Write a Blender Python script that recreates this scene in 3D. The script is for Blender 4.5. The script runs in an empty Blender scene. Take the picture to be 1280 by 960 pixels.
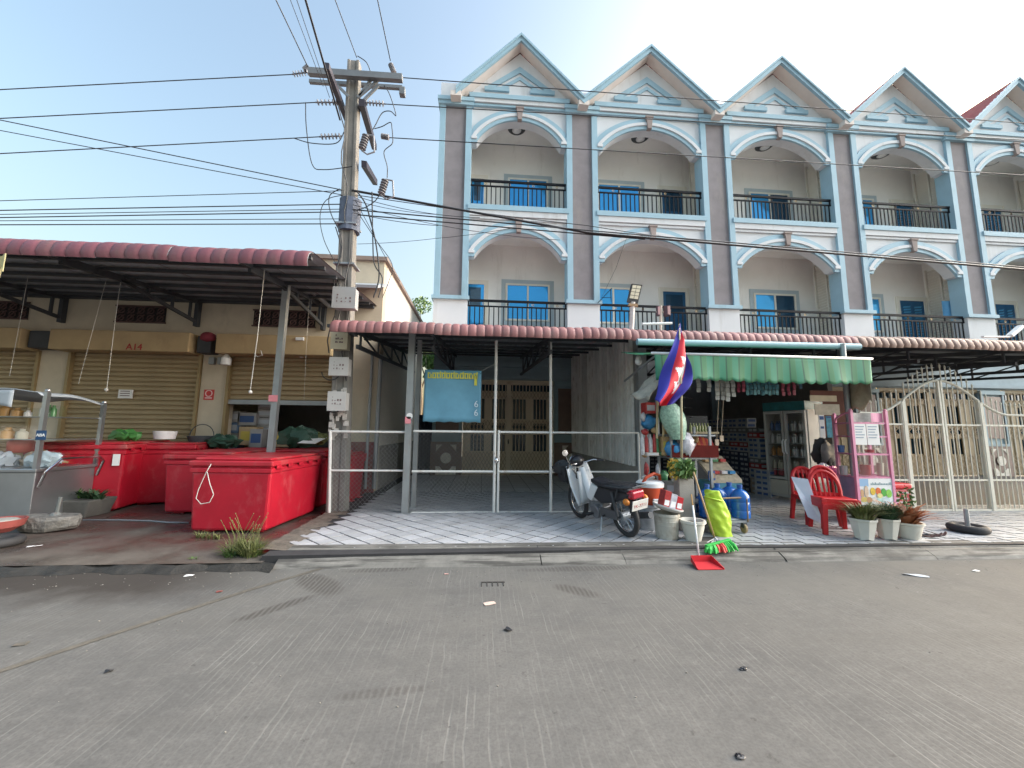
import bpy, math, random
from math import sin, cos, pi, radians, sqrt, atan2
from mathutils import Vector, Matrix

S = bpy.context.scene
COL = S.collection
rnd = random.Random(7)

# ------------------------------------------------------------------ camera
EYE = Vector((0, 0, 1.55))
F, YAW, PITCH, ROLL = 484.98, radians(4.243), radians(6.83), radians(0.623)
_f = Vector((sin(YAW) * cos(PITCH), cos(YAW) * cos(PITCH), sin(PITCH)))
_r = Vector((cos(YAW), -sin(YAW), 0)); _u = _r.cross(_f)
RGT = _r * cos(ROLL) + _u * sin(ROLL); UP = _u * cos(ROLL) - _r * sin(ROLL)
cam = bpy.data.cameras.new('camera'); co = bpy.data.objects.new('camera', cam); COL.objects.link(co)
cam.sensor_width = 36; cam.lens = F / 1280 * 36; cam.clip_end = 3000; cam.clip_start = .05
m = Matrix((RGT, UP, -_f)).transposed().to_4x4(); m.translation = EYE
co.matrix_world = m; S.camera = co

# ------------------------------------------------------------------ sky and sun (sun behind the houses, street in shade)
SUN_EL, SUN_AZ = radians(15), radians(72)          # azimuth from +Y towards +X
w = bpy.data.worlds.new('World'); S.world = w; w.use_nodes = True
nt = w.node_tree; bg = nt.nodes['Background']
sky = nt.nodes.new('ShaderNodeTexSky'); sky.sky_type = 'NISHITA'; sky.sun_disc = False
sky.sun_elevation = SUN_EL; sky.sun_rotation = SUN_AZ
sky.air_density = 1.5; sky.dust_density = 8; sky.ozone_density = 1.6
nt.links.new(sky.outputs[0], bg.inputs[0]); bg.inputs[1].default_value = 0.105
sl = bpy.data.lights.new('sun', 'SUN'); sl.energy = 3.3; sl.angle = radians(112); sl.color = (1, .985, .96)
so = bpy.data.objects.new('sun', sl); COL.objects.link(so)
d = Vector((sin(SUN_AZ) * cos(SUN_EL), cos(SUN_AZ) * cos(SUN_EL), sin(SUN_EL)))
so.rotation_euler = d.to_track_quat('Z', 'Y').to_euler(); so.location = (5, 30, 30)
S.view_settings.view_transform = 'Standard'; S.view_settings.look = 'None'
S.view_settings.gamma = 1; S.view_settings.use_curve_mapping = False
S.view_settings.exposure = 2.45

# ------------------------------------------------------------------ measuring helpers
def ray(x, y): return RGT * ((x - 640) / F) - UP * ((y - 480) / F) + _f
def at(x, y, Y):
    d = ray(x, y); return EYE + d * (Y / d.y)
def gnd(x, y, z=.12):
    d = ray(x, y); return EYE + d * ((z - EYE.z) / d.z)
def lv(x, y, z):
    return gnd(x, y, z)

# ------------------------------------------------------------------ materials
MATS = {}
def M(name, col, rough=.65, metal=0., var=.12, scale=3., bump=0., bscale=30., dirt=None, damt=.0, dscale=1.5, dz=.45, rand=0., trans=0., alpha=1., spec=.5, coat=0., emit=0.):
    """Principled paint with broad tonal variation, optional second colour in worn patches, fine relief."""
    if name in MATS: return MATS[name]
    mt = bpy.data.materials.new(name); mt.use_nodes = True; t = mt.node_tree; N = t.nodes; L = t.links
    b = N['Principled BSDF']; b.inputs['Roughness'].default_value = rough; b.inputs['Metallic'].default_value = metal
    b.inputs['Specular IOR Level'].default_value = spec; b.inputs['Coat Weight'].default_value = coat
    g = N.new('ShaderNodeNewGeometry')
    n = N.new('ShaderNodeTexNoise'); n.inputs['Scale'].default_value = scale; n.inputs['Detail'].default_value = 6; n.inputs['Roughness'].default_value = .6
    L.new(g.outputs['Position'], n.inputs['Vector'])
    mr = N.new('ShaderNodeMapRange'); mr.inputs[1].default_value = .25; mr.inputs[2].default_value = .75
    mr.inputs[3].default_value = 1 - var; mr.inputs[4].default_value = 1 + var; L.new(n.outputs[0], mr.inputs[0])
    hv = N.new('ShaderNodeHueSaturation'); hv.inputs['Color'].default_value = (*col, 1)
    val = mr.outputs[0]
    if rand:
        oi = N.new('ShaderNodeObjectInfo'); m2 = N.new('ShaderNodeMapRange'); m2.inputs[3].default_value = 1 - rand; m2.inputs[4].default_value = 1 + rand
        L.new(oi.outputs['Random'], m2.inputs[0]); mm = N.new('ShaderNodeMath'); mm.operation = 'MULTIPLY'
        L.new(val, mm.inputs[0]); L.new(m2.outputs[0], mm.inputs[1]); val = mm.outputs[0]
    L.new(val, hv.inputs['Value']); c = hv.outputs[0]
    if dirt:
        n2 = N.new('ShaderNodeTexNoise'); n2.inputs['Scale'].default_value = dscale; n2.inputs['Detail'].default_value = 9; n2.inputs['Roughness'].default_value = .7
        mp = N.new('ShaderNodeMapping'); mp.inputs['Scale'].default_value = (1, 1, dz); mp.inputs['Location'].default_value = (3.1, 7.7, 1.3)
        L.new(g.outputs['Position'], mp.inputs[0]); L.new(mp.outputs[0], n2.inputs['Vector'])
        r = N.new('ShaderNodeMapRange'); r.inputs[1].default_value = .62 - .3 * damt; r.inputs[2].default_value = .78 - .2 * damt
        r.inputs[4].default_value = min(1, .45 + damt); L.new(n2.outputs[0], r.inputs[0])
        mx = N.new('ShaderNodeMix'); mx.data_type = 'RGBA'; mx.inputs[7].default_value = (*dirt, 1)
        L.new(r.outputs[0], mx.inputs[0]); L.new(c, mx.inputs[6]); c = mx.outputs[2]
    L.new(c, b.inputs['Base Color'])
    if bump:
        n3 = N.new('ShaderNodeTexNoise'); n3.inputs['Scale'].default_value = bscale; n3.inputs['Detail'].default_value = 5
        L.new(g.outputs['Position'], n3.inputs['Vector'])
        bp = N.new('ShaderNodeBump'); bp.inputs['Strength'].default_value = bump; bp.inputs['Distance'].default_value = .02
        L.new(n3.outputs[0], bp.inputs['Height']); L.new(bp.outputs[0], b.inputs['Normal'])
    if trans: b.inputs['Transmission Weight'].default_value = trans
    if alpha < 1: b.inputs['Alpha'].default_value = alpha
    if emit: b.inputs['Emission Color'].default_value = (*col, 1); b.inputs['Emission Strength'].default_value = emit
    MATS[name] = mt; return mt

white_wall = M('white_wall', (.64, .665, .69), .75, var=.06, scale=1.2, bump=.06, dirt=(.47, .475, .47), damt=.26, dscale=2.2, dz=.14)
inner_wall = M('balcony_wall', (.84, .83, .80), .75, var=.06, scale=1., dirt=(.58, .56, .52), damt=.2, dscale=1.6, dz=.2)
blue_trim = M('blue_trim', (.31, .475, .57), .6, var=.07, scale=2., dirt=(.24, .36, .42), damt=.2, dz=.2)
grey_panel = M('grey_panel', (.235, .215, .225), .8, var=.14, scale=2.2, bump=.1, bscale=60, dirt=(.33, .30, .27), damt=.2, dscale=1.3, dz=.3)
window_trim = M('window_trim', (.42, .50, .54), .65, var=.06)
keystone_m = M('keystone_paint', (.30, .25, .235), .8, var=.15, bump=.1)
soffit_m = M('gable_soffit', (.72, .65, .60), .75, var=.06)
black_rail = M('black_iron', (.010, .011, .015), .6, var=.2, spec=.15)
cream_frame = M('cream_frame', (.75, .72, .64), .5, var=.05)
blue_glass = M('blue_glass', (.05, .36, .74), .08, metal=.45, var=.12, scale=.8)
dark_glass = M('dark_glass', (.02, .06, .11), .06, var=.2, spec=.8)
blue_door_m = M('blue_door', (.015, .10, .22), .35, var=.2)
louvre_m = M('louvre_cream', (.70, .67, .60), .6, var=.06)
red_tile_roof = M('red_roof', (.30, .085, .085), .6, var=.2, bump=.1)
sheet_red = M('sheet_red', (.25, .105, .105), .55, var=.14, scale=2., rand=.16, dirt=(.24, .17, .155), damt=.35, dscale=3)
sheet_brown = M('sheet_brown', (.22, .125, .095), .55, var=.12, scale=2., rand=.08, dirt=(.26, .19, .16), damt=.2)
sheet_maroon = M('sheet_maroon', (.165, .055, .07), .55, var=.16, scale=2., rand=.18, dirt=(.15, .09, .085), damt=.35, dscale=2.5)
sheet_under = M('sheet_underside', (.34, .37, .40), .6, metal=.0, var=.15)
steel_dark = M('dark_steel', (.06, .066, .075), .6, metal=.3, var=.2)
steel_grey = M('grey_steel', (.32, .34, .36), .5, metal=.5, var=.15, dirt=(.2, .15, .12), damt=.12, dscale=6)
galv = M('galvanised', (.30, .315, .32), .5, metal=.5, var=.18, dirt=(.30, .22, .16), damt=.15, dscale=8)
white_pipe = M('white_pipe', (.68, .67, .64), .5, var=.1, dirt=(.28, .17, .10), damt=.22, dscale=9)
stainless = M('stainless', (.42, .44, .46), .3, metal=.85, var=.15, scale=1.5, bump=.03, bscale=8, dirt=(.22, .21, .20), damt=.15)
market_wall = M('market_wall', (.54, .47, .36), .8, var=.1, bump=.08, dirt=(.33, .28, .21), damt=.2, dscale=1.2)
cream_wall = M('cream_side_wall', (.72, .68, .60), .8, var=.08, scale=.7, bump=.06, dirt=(.42, .40, .36), damt=.18, dscale=.8)
shutter_m = M('bronze_shutter', (.33, .25, .145), .5, metal=.25, var=.12, scale=1.3, dirt=(.22, .16, .08), damt=.15, dscale=2)
hood_m = M('tan_hood', (.42, .31, .17), .7, var=.15, scale=2, bump=.1, bscale=8, dirt=(.30, .20, .11), damt=.2)
brown_grille = M('brown_grille', (.10, .055, .05), .7, var=.2)
concrete = M('concrete', (.33, .32, .30), .85, var=.15, scale=3, bump=.25, bscale=50, dirt=(.2, .19, .175), damt=.2)
pale_concrete = M('pale_concrete', (.30, .285, .26), .85, var=.16, scale=4, bump=.2, bscale=60, dirt=(.24, .22, .2), damt=.2)
pole_concrete = M('pole_concrete', (.20, .19, .175), .9, var=.2, scale=4, bump=.25, bscale=50, dirt=(.11, .105, .10), damt=.3, dscale=4, dz=.2)
kerb_m = M('kerb_concrete', (.20, .19, .175), .85, var=.25, scale=5, bump=.3, bscale=40, dirt=(.075, .07, .065), damt=.42, dscale=2.5)
red_box_m = M('red_plastic', (.42, .008, .024), .45, var=.16, scale=2., bump=.05, bscale=12, dirt=(.46, .07, .08), damt=.3, dscale=4.5, dz=.7)
red_lid_m = M('red_plastic_lid', (.42, .016, .03), .5, var=.14, scale=3., bump=.04, bscale=12, dirt=(.33, .15, .13), damt=.4, dscale=2.4)
chair_red = M('chair_red', (.50, .010, .014), .45, var=.10, scale=6, dirt=(.36, .03, .03), damt=.2, dscale=7)
white_m = M('white_plastic', (.76, .77, .77), .5, var=.06, dirt=(.5, .49, .45), damt=.1, dscale=6)
paper_m = M('paper', (.74, .73, .72), .8, var=.05)
black_m = M('black_rubber', (.022, .022, .025), .6, var=.2)
black_gloss = M('black_gloss', (.018, .018, .022), .3, var=.2)
seat_m = M('black_vinyl', (.02, .021, .026), .42, var=.2, bump=.05)
bike_white = M('bike_white', (.74, .75, .76), .3, var=.05, coat=.4, dirt=(.5, .48, .44), damt=.1, dscale=6)
chrome = M('chrome', (.6, .6, .62), .2, metal=1., var=.1)
tail_red = M('tail_red', (.36, .012, .03), .2, var=.1, coat=.5)
amber = M('amber', (.6, .20, .03), .25, var=.1)
wood_m = M('bare_wood', (.42, .27, .13), .7, var=.2, scale=8)
red_wood = M('red_wood', (.10, .014, .012), .9, var=.3, scale=4, spec=.15)
glass_clear = M('clear_glass', (.9, .95, .95), .03, trans=1., alpha=.10, var=0, spec=.6)
blue_water = M('blue_bottle', (.02, .16, .55), .15, var=.15, trans=.35, coat=.3)
lime_bag = M('lime_bag', (.42, .60, .04), .45, var=.12, scale=8, bump=.3, bscale=18)
leaf_a = M('leaf_mid', (.075, .15, .03), .55, var=.35, scale=6, rand=.1)
leaf_b = M('leaf_dark', (.03, .075, .03), .5, var=.3, scale=6)
leaf_c = M('leaf_pale', (.13, .145, .05), .6, var=.3, scale=8)
leaf_r = M('leaf_rust', (.34, .13, .06), .6, var=.35, scale=10)
leaf_y = M('leaf_yellow', (.50, .34, .05), .6, var=.25, scale=10)
soil_m = M('soil', (.045, .032, .022), .95, var=.3, bump=.4)
bark_m = M('bark', (.11, .085, .06), .9, var=.25, bump=.4)
wire_m = M('wire_black', (.02, .02, .024), .5, var=.1)
cord_m = M('cord', (.5, .49, .46), .7, var=.1)
porcelain = M('insulator', (.20, .20, .22), .35, var=.2)
pink_m = M('pink_frame', (.62, .24, .37), .45, var=.08, dirt=(.7, .5, .55), damt=.15, dscale=7)
red_sign = M('red_sign', (.55, .05, .05), .6, var=.1)
green_bag_m = M('green_bag', (.06, .22, .05), .5, var=.3, scale=12, bump=.2)
dark_green_bag = M('dark_green_bag', (.025, .07, .045), .5, var=.3, scale=12, bump=.3)
poly_grey = M('tarp_grey', (.38, .42, .46), .5, var=.15, bump=.2, bscale=10)
carton_m = M('carton', (.42, .30, .18), .8, var=.12, rand=.15)
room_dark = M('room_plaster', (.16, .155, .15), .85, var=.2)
tyre_m = M('tyre', (.03, .03, .032), .75, var=.25, bump=.2)
gold_gate = M('bronze_gate', (.68, .57, .43), .55, metal=.0, var=.12, scale=2)
porch_blue = M('porch_bluegrey', (.28, .38, .42), .6, var=.1)
brown_tile = M('brown_tile', (.19, .125, .10), .4, var=.2, scale=6)
stone_white = M('white_stone', (.72, .68, .60), .6, var=.2, scale=8)

# ------------------------------------------------------------------ mesh builder
class MB:
    def __init__(s): s.v = []; s.f = []; s.mi = []; s.cur = 0
    def add(s, vs, fs):
        o = len(s.v); s.v += [tuple(p) for p in vs]
        for f in fs: s.f.append(tuple(i + o for i in f)); s.mi.append(s.cur)
        return s
    def box(s, x0, y0, z0, x1, y1, z1, mat=None):
        vs = [(x, y, z) for z in (z0, z1) for y in (y0, y1) for x in (x0, x1)]
        if mat is not None: vs = [mat @ Vector(p) for p in vs]
        return s.add(vs, [(0, 2, 3, 1), (4, 5, 7, 6), (0, 1, 5, 4), (2, 6, 7, 3), (0, 4, 6, 2), (1, 3, 7, 5)])
    def frustum(s, cx, cy, z0, z1, a0, b0, a1, b1, ox=0, oy=0):
        vs = [(cx + sx * a0, cy + sy * b0, z0) for sy in (-1, 1) for sx in (-1, 1)] + [(cx + ox + sx * a1, cy + oy + sy * b1, z1) for sy in (-1, 1) for sx in (-1, 1)]
        return s.add(vs, [(0, 2, 3, 1), (4, 5, 7, 6), (0, 1, 5, 4), (2, 6, 7, 3), (0, 4, 6, 2), (1, 3, 7, 5)])
    def beam(s, a, b, w_, h_=None, up=(0, 0, 1)):
        a, b = Vector(a), Vector(b); h_ = h_ or w_; d = (b - a).normalized(); u = Vector(up)
        if abs(d.dot(u)) > .98: u = Vector((0, 1, 0))
        x = d.cross(u).normalized(); y = x.cross(d)
        vs = [p + x * (sx * w_ / 2) + y * (sy * h_ / 2) for p in (a, b) for sy in (-1, 1) for sx in (-1, 1)]
        return s.add(vs, [(0, 2, 3, 1), (4, 5, 7, 6), (0, 1, 5, 4), (2, 6, 7, 3), (0, 4, 6, 2), (1, 3, 7, 5)])
    def tube(s, pts, r, n=8, cap=True):
        pts = [Vector(p) for p in pts]; rr = r if isinstance(r, (list, tuple)) else [r] * len(pts)
        vs = []; fs = []; x = None
        for i, p in enumerate(pts):
            d = (pts[min(i + 1, len(pts) - 1)] - pts[max(i - 1, 0)]).normalized()
            if x is None:
                u = Vector((0, 0, 1)) if abs(d.z) < .9 else Vector((0, 1, 0)); x = d.cross(u).normalized()
            else: x = (x - d * x.dot(d)).normalized()
            y = d.cross(x)
            for k in range(n):
                a = 2 * pi * k / n; vs.append(p + x * (rr[i] * cos(a)) + y * (rr[i] * sin(a)))
        for i in range(len(pts) - 1):
            for k in range(n): fs.append((i * n + k, i * n + (k + 1) % n, (i + 1) * n + (k + 1) % n, (i + 1) * n + k))
        if cap: fs += [tuple(range(n))[::-1], tuple((len(pts) - 1) * n + k for k in range(n))]
        return s.add(vs, fs)
    def lathe(s, prof, c=(0, 0, 0), n=16, mat=None, close=False, sx=1, sy=1):
        vs = []; fs = []; c = Vector(c)
        for r, z in prof:
            for k in range(n):
                a = 2 * pi * k / n; p = Vector((r * cos(a) * sx, r * sin(a) * sy, z))
                vs.append((mat @ p if mat is not None else p) + c)
        L = len(prof)
        for i in range(L - 1 + (1 if close else 0)):
            j = (i + 1) % L
            for k in range(n): fs.append((i * n + k, i * n + (k + 1) % n, j * n + (k + 1) % n, j * n + k))
        if not close: fs += [tuple(range(n))[::-1], tuple((L - 1) * n + k for k in range(n))]
        return s.add(vs, fs)
    def prism(s, poly, y0, y1, plane='XZ'):
        n = len(poly)
        def P(a, b, t): return {'XZ': (a, t, b), 'XY': (a, b, t), 'YZ': (t, a, b)}[plane]
        vs = [P(a, b, y0) for a, b in poly] + [P(a, b, y1) for a, b in poly]
        fs = [tuple(range(n)), tuple(range(2 * n - 1, n - 1, -1))] + [(i + n, (i + 1) % n + n, (i + 1) % n, i) for i in range(n)]
        return s.add(vs, fs)
    def strip(s, A, B, y0, y1):
        """solid between two XZ polylines A (lower) and B (upper), y0..y1"""
        n = len(A); vs = [(a, y0, b) for a, b in A] + [(a, y0, b) for a, b in B] + [(a, y1, b) for a, b in A] + [(a, y1, b) for a, b in B]; fs = []
        for i in range(n - 1):
            fs += [(i, i + 1, n + i + 1, n + i), (2 * n + i + 1, 2 * n + i, 3 * n + i, 3 * n + i + 1), (2 * n + i, 2 * n + i + 1, i + 1, i), (n + i, n + i + 1, 3 * n + i + 1, 3 * n + i)]
        fs += [(0, n, 3 * n, 2 * n), (n - 1, 3 * n - 1, 4 * n - 1, 2 * n - 1)]
        return s.add(vs, fs)
    def grid(s, fn, nu, nv, matfn=None):
        o = len(s.v); s.v += [tuple(fn(i / nu, j / nv)) for j in range(nv + 1) for i in range(nu + 1)]
        for j in range(nv):
            for i in range(nu):
                a = o + j * (nu + 1) + i; s.f.append((a, a + 1, a + nu + 2, a + nu + 1)); s.mi.append(matfn((i + .5) / nu, (j + .5) / nv) if matfn else s.cur)
        return s
    def ball(s, c, r, n=12, m_=8, sx=1, sy=1, sz=1, jit=0, rng=None):
        prof = []; c = Vector(c); vs = []; fs = []
        for i in range(m_ + 1):
            t = pi * i / m_
            for k in range(n):
                a = 2 * pi * k / n; q = 1 + ((rng or rnd).uniform(-jit, jit) if jit else 0)
                vs.append((c.x + r * sx * sin(t) * cos(a) * q, c.y + r * sy * sin(t) * sin(a) * q, c.z - r * sz * cos(t) * q))
        for i in range(m_):
            for k in range(n): fs.append((i * n + k, i * n + (k + 1) % n, (i + 1) * n + (k + 1) % n, (i + 1) * n + k))
        return s.add(vs, fs)
    def torus(s, R_, r_, c=(0, 0, 0), mat=None, n=28, k=8):
        return s.lathe([(R_ + r_ * cos(2 * pi * i / k), r_ * sin(2 * pi * i / k)) for i in range(k)], c, n, mat, close=True)
    def mesh(s, name, mats):
        me = bpy.data.meshes.new(name); me.from_pydata(s.v, [], s.f)
        for x in (mats if isinstance(mats, (list, tuple)) else [mats]): me.materials.append(x)
        if any(s.mi): me.polygons.foreach_set('material_index', s.mi)
        return me
    def clusters(s):
        """vertex groups of pieces that touch one another"""
        n = len(s.v); par = list(range(n))
        def find(a):
            while par[a] != a: par[a] = par[par[a]]; a = par[a]
            return a
        for f in s.f:
            r = find(f[0])
            for q in f[1:]: par[find(q)] = r
        comp = {}
        for i in range(n): comp.setdefault(find(i), []).append(i)
        C = list(comp.values())
        if len(C) > 260: return None
        B = [[min(s.v[i][k] for i in c) - .012 for k in range(3)] + [max(s.v[i][k] for i in c) + .012 for k in range(3)] for c in C]
        cp = list(range(len(C)))
        def f2(a):
            while cp[a] != a: cp[a] = cp[cp[a]]; a = cp[a]
            return a
        for i in range(len(C)):
            for j in range(i):
                if all(B[i][k] <= B[j][k + 3] and B[j][k] <= B[i][k + 3] for k in range(3)): cp[f2(i)] = f2(j)
        out = {}
        for i in range(len(C)): out.setdefault(f2(i), []).extend(C[i])
        return sorted(out.values(), key=lambda c: -len(c))
    def build(s, name, mats, parent=None, smooth=False, bevel=0, world=True, kind=None, solid=0, subsurf=0):
        if parent is not None and kind is None:
            cl = s.clusters()
            if cl is not None and 1 < len(cl) <= 30:
                res = []
                for c in cl:
                    mp = {q: k for k, q in enumerate(sorted(c))}; b = MB(); b.v = [s.v[q] for q in sorted(c)]
                    for f, m_ in zip(s.f, s.mi):
                        if f[0] in mp: b.f.append(tuple(mp[q] for q in f)); b.mi.append(m_)
                    res.append(b._build(name, mats, parent, smooth, bevel, world, kind, solid, subsurf))
                return res[0]
        return s._build(name, mats, parent, smooth, bevel, world, kind, solid, subsurf)
    def _build(s, name, mats, parent=None, smooth=False, bevel=0, world=True, kind=None, solid=0, subsurf=0):
        if parent is not None and world:
            o = Vector(parent.get('_o', (0, 0, 0)))
            if o.length: s.v = [tuple(Vector(p) - o) for p in s.v]
        me = s.mesh(name, mats); ob = bpy.data.objects.new(name, me); COL.objects.link(ob)
        if parent is not None: ob.parent = parent; ob['_o'] = parent.get('_o', (0, 0, 0))
        fin(ob, smooth, bevel, solid, subsurf)
        if kind: ob['kind'] = kind
        return ob
def fin(ob, smooth=False, bevel=0, solid=0, subsurf=0):
    me = ob.data
    if smooth:
        me.polygons.foreach_set('use_smooth', [True] * len(me.polygons))
        if smooth is not True: me.set_sharp_from_angle(angle=radians(smooth))
    if solid: q = ob.modifiers.new('thickness', 'SOLIDIFY'); q.thickness = solid; q.offset = 0
    if bevel: q = ob.modifiers.new('bevel', 'BEVEL'); q.width = bevel; q.segments = 2; q.limit_method = 'ANGLE'; q.angle_limit = radians(40); q.harden_normals = False
    if subsurf: q = ob.modifiers.new('sub', 'SUBSURF'); q.levels = q.render_levels = subsurf
def tag(o, label, cat, group=None):
    o['label'] = label; o['category'] = cat
    if group: o['group'] = group
    return o
def thing(name, label, cat, loc=(0, 0, 0), rz=0, group=None):
    o = bpy.data.objects.new(name, None); COL.objects.link(o); o.location = loc; o.rotation_euler.z = rz
    o.empty_display_size = .2
    o['_o'] = tuple(loc); return tag(o, label, cat, group)
def struct(o): o['kind'] = 'structure'; return o
def copy_tree(o, parent=None):
    c = o.copy(); COL.objects.link(c)
    if parent is not None: c.parent = parent
    for ch in [x for x in KIDS.get(o, o.children)]: copy_tree(ch, c)
    return c
KIDS = {}
def dup(o, loc, rz=0, label=None, group=None):
    c = copy_tree(o); c.location = loc; c.rotation_euler.z = rz
    if label: c['label'] = label
    if group: c['group'] = group
    return c
def inst(src, name, parent, mat4):
    """another piece that shares mesh data with src"""
    ob = bpy.data.objects.new(name, src.data if hasattr(src, 'data') else src); COL.objects.link(ob); ob.parent = parent; ob.matrix_local = mat4
    ob['_o'] = parent.get('_o', (0, 0, 0)); return ob
def text_mesh(txt, size, name, mats, parent, mat4, depth=.004, align='CENTER'):
    cu = bpy.data.curves.new(name, 'FONT'); cu.body = txt; cu.size = size; cu.extrude = depth; cu.align_x = align; cu.align_y = 'CENTER'; cu.resolution_u = 3
    t = bpy.data.objects.new('tmp', cu); COL.objects.link(t); bpy.context.view_layer.update()
    me = bpy.data.meshes.new_from_object(t.evaluated_get(bpy.context.evaluated_depsgraph_get())); bpy.data.objects.remove(t); bpy.data.curves.remove(cu)
    me.materials.clear(); me.materials.append(mats); me.name = name
    ob = bpy.data.objects.new(name, me); COL.objects.link(ob)
    if parent: ob.parent = parent
    mm = mat4.copy()
    if parent: mm.translation -= Vector(parent.get('_o', (0, 0, 0)))
    ob.matrix_local = mm; return ob
FRONT = Matrix.Rotation(pi / 2, 4, 'X')         # text that faces the street (-Y)
def T(p): return Matrix.Translation(Vector(p))
def sag(a, b, s, n=14):
    a, b = Vector(a), Vector(b); return [a.lerp(b, i / n) - Vector((0, 0, 4 * s * (i / n) * (1 - i / n))) for i in range(n + 1)]
# ------------------------------------------------------------------ ground materials
def nodes(name):
    mt = bpy.data.materials.new(name); mt.use_nodes = True; t = mt.node_tree
    return mt, t.nodes, t.links, t.nodes['Principled BSDF']
def math_(N, L, op, a, b=None, c=None):
    n = N.new('ShaderNodeMath'); n.operation = op
    for i, x in enumerate((a, b, c)):
        if x is None: continue
        if hasattr(x, 'node'): L.new(x, n.inputs[i])
        else: n.inputs[i].default_value = x
    return n.outputs[0]
def noise_(N, L, vec, sc, det=6, ro=.6):
    n = N.new('ShaderNodeTexNoise'); n.inputs['Scale'].default_value = sc; n.inputs['Detail'].default_value = det; n.inputs['Roughness'].default_value = ro
    L.new(vec, n.inputs['Vector']); return n.outputs[0]
def rng_(N, L, v, a, b, c=0., d=1.):
    n = N.new('ShaderNodeMapRange'); L.new(v, n.inputs[0]); n.inputs[1].default_value = a; n.inputs[2].default_value = b; n.inputs[3].default_value = c; n.inputs[4].default_value = d; return n.outputs[0]
def mix_(N, L, f, a, b, mode='MIX'):
    n = N.new('ShaderNodeMix'); n.data_type = 'RGBA'; n.blend_type = mode
    for i, x in ((0, f), (6, a), (7, b)):
        if hasattr(x, 'node'): L.new(x, n.inputs[i])
        else: n.inputs[i].default_value = x if i == 0 else (*x, 1)
    return n.outputs[2]
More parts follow.
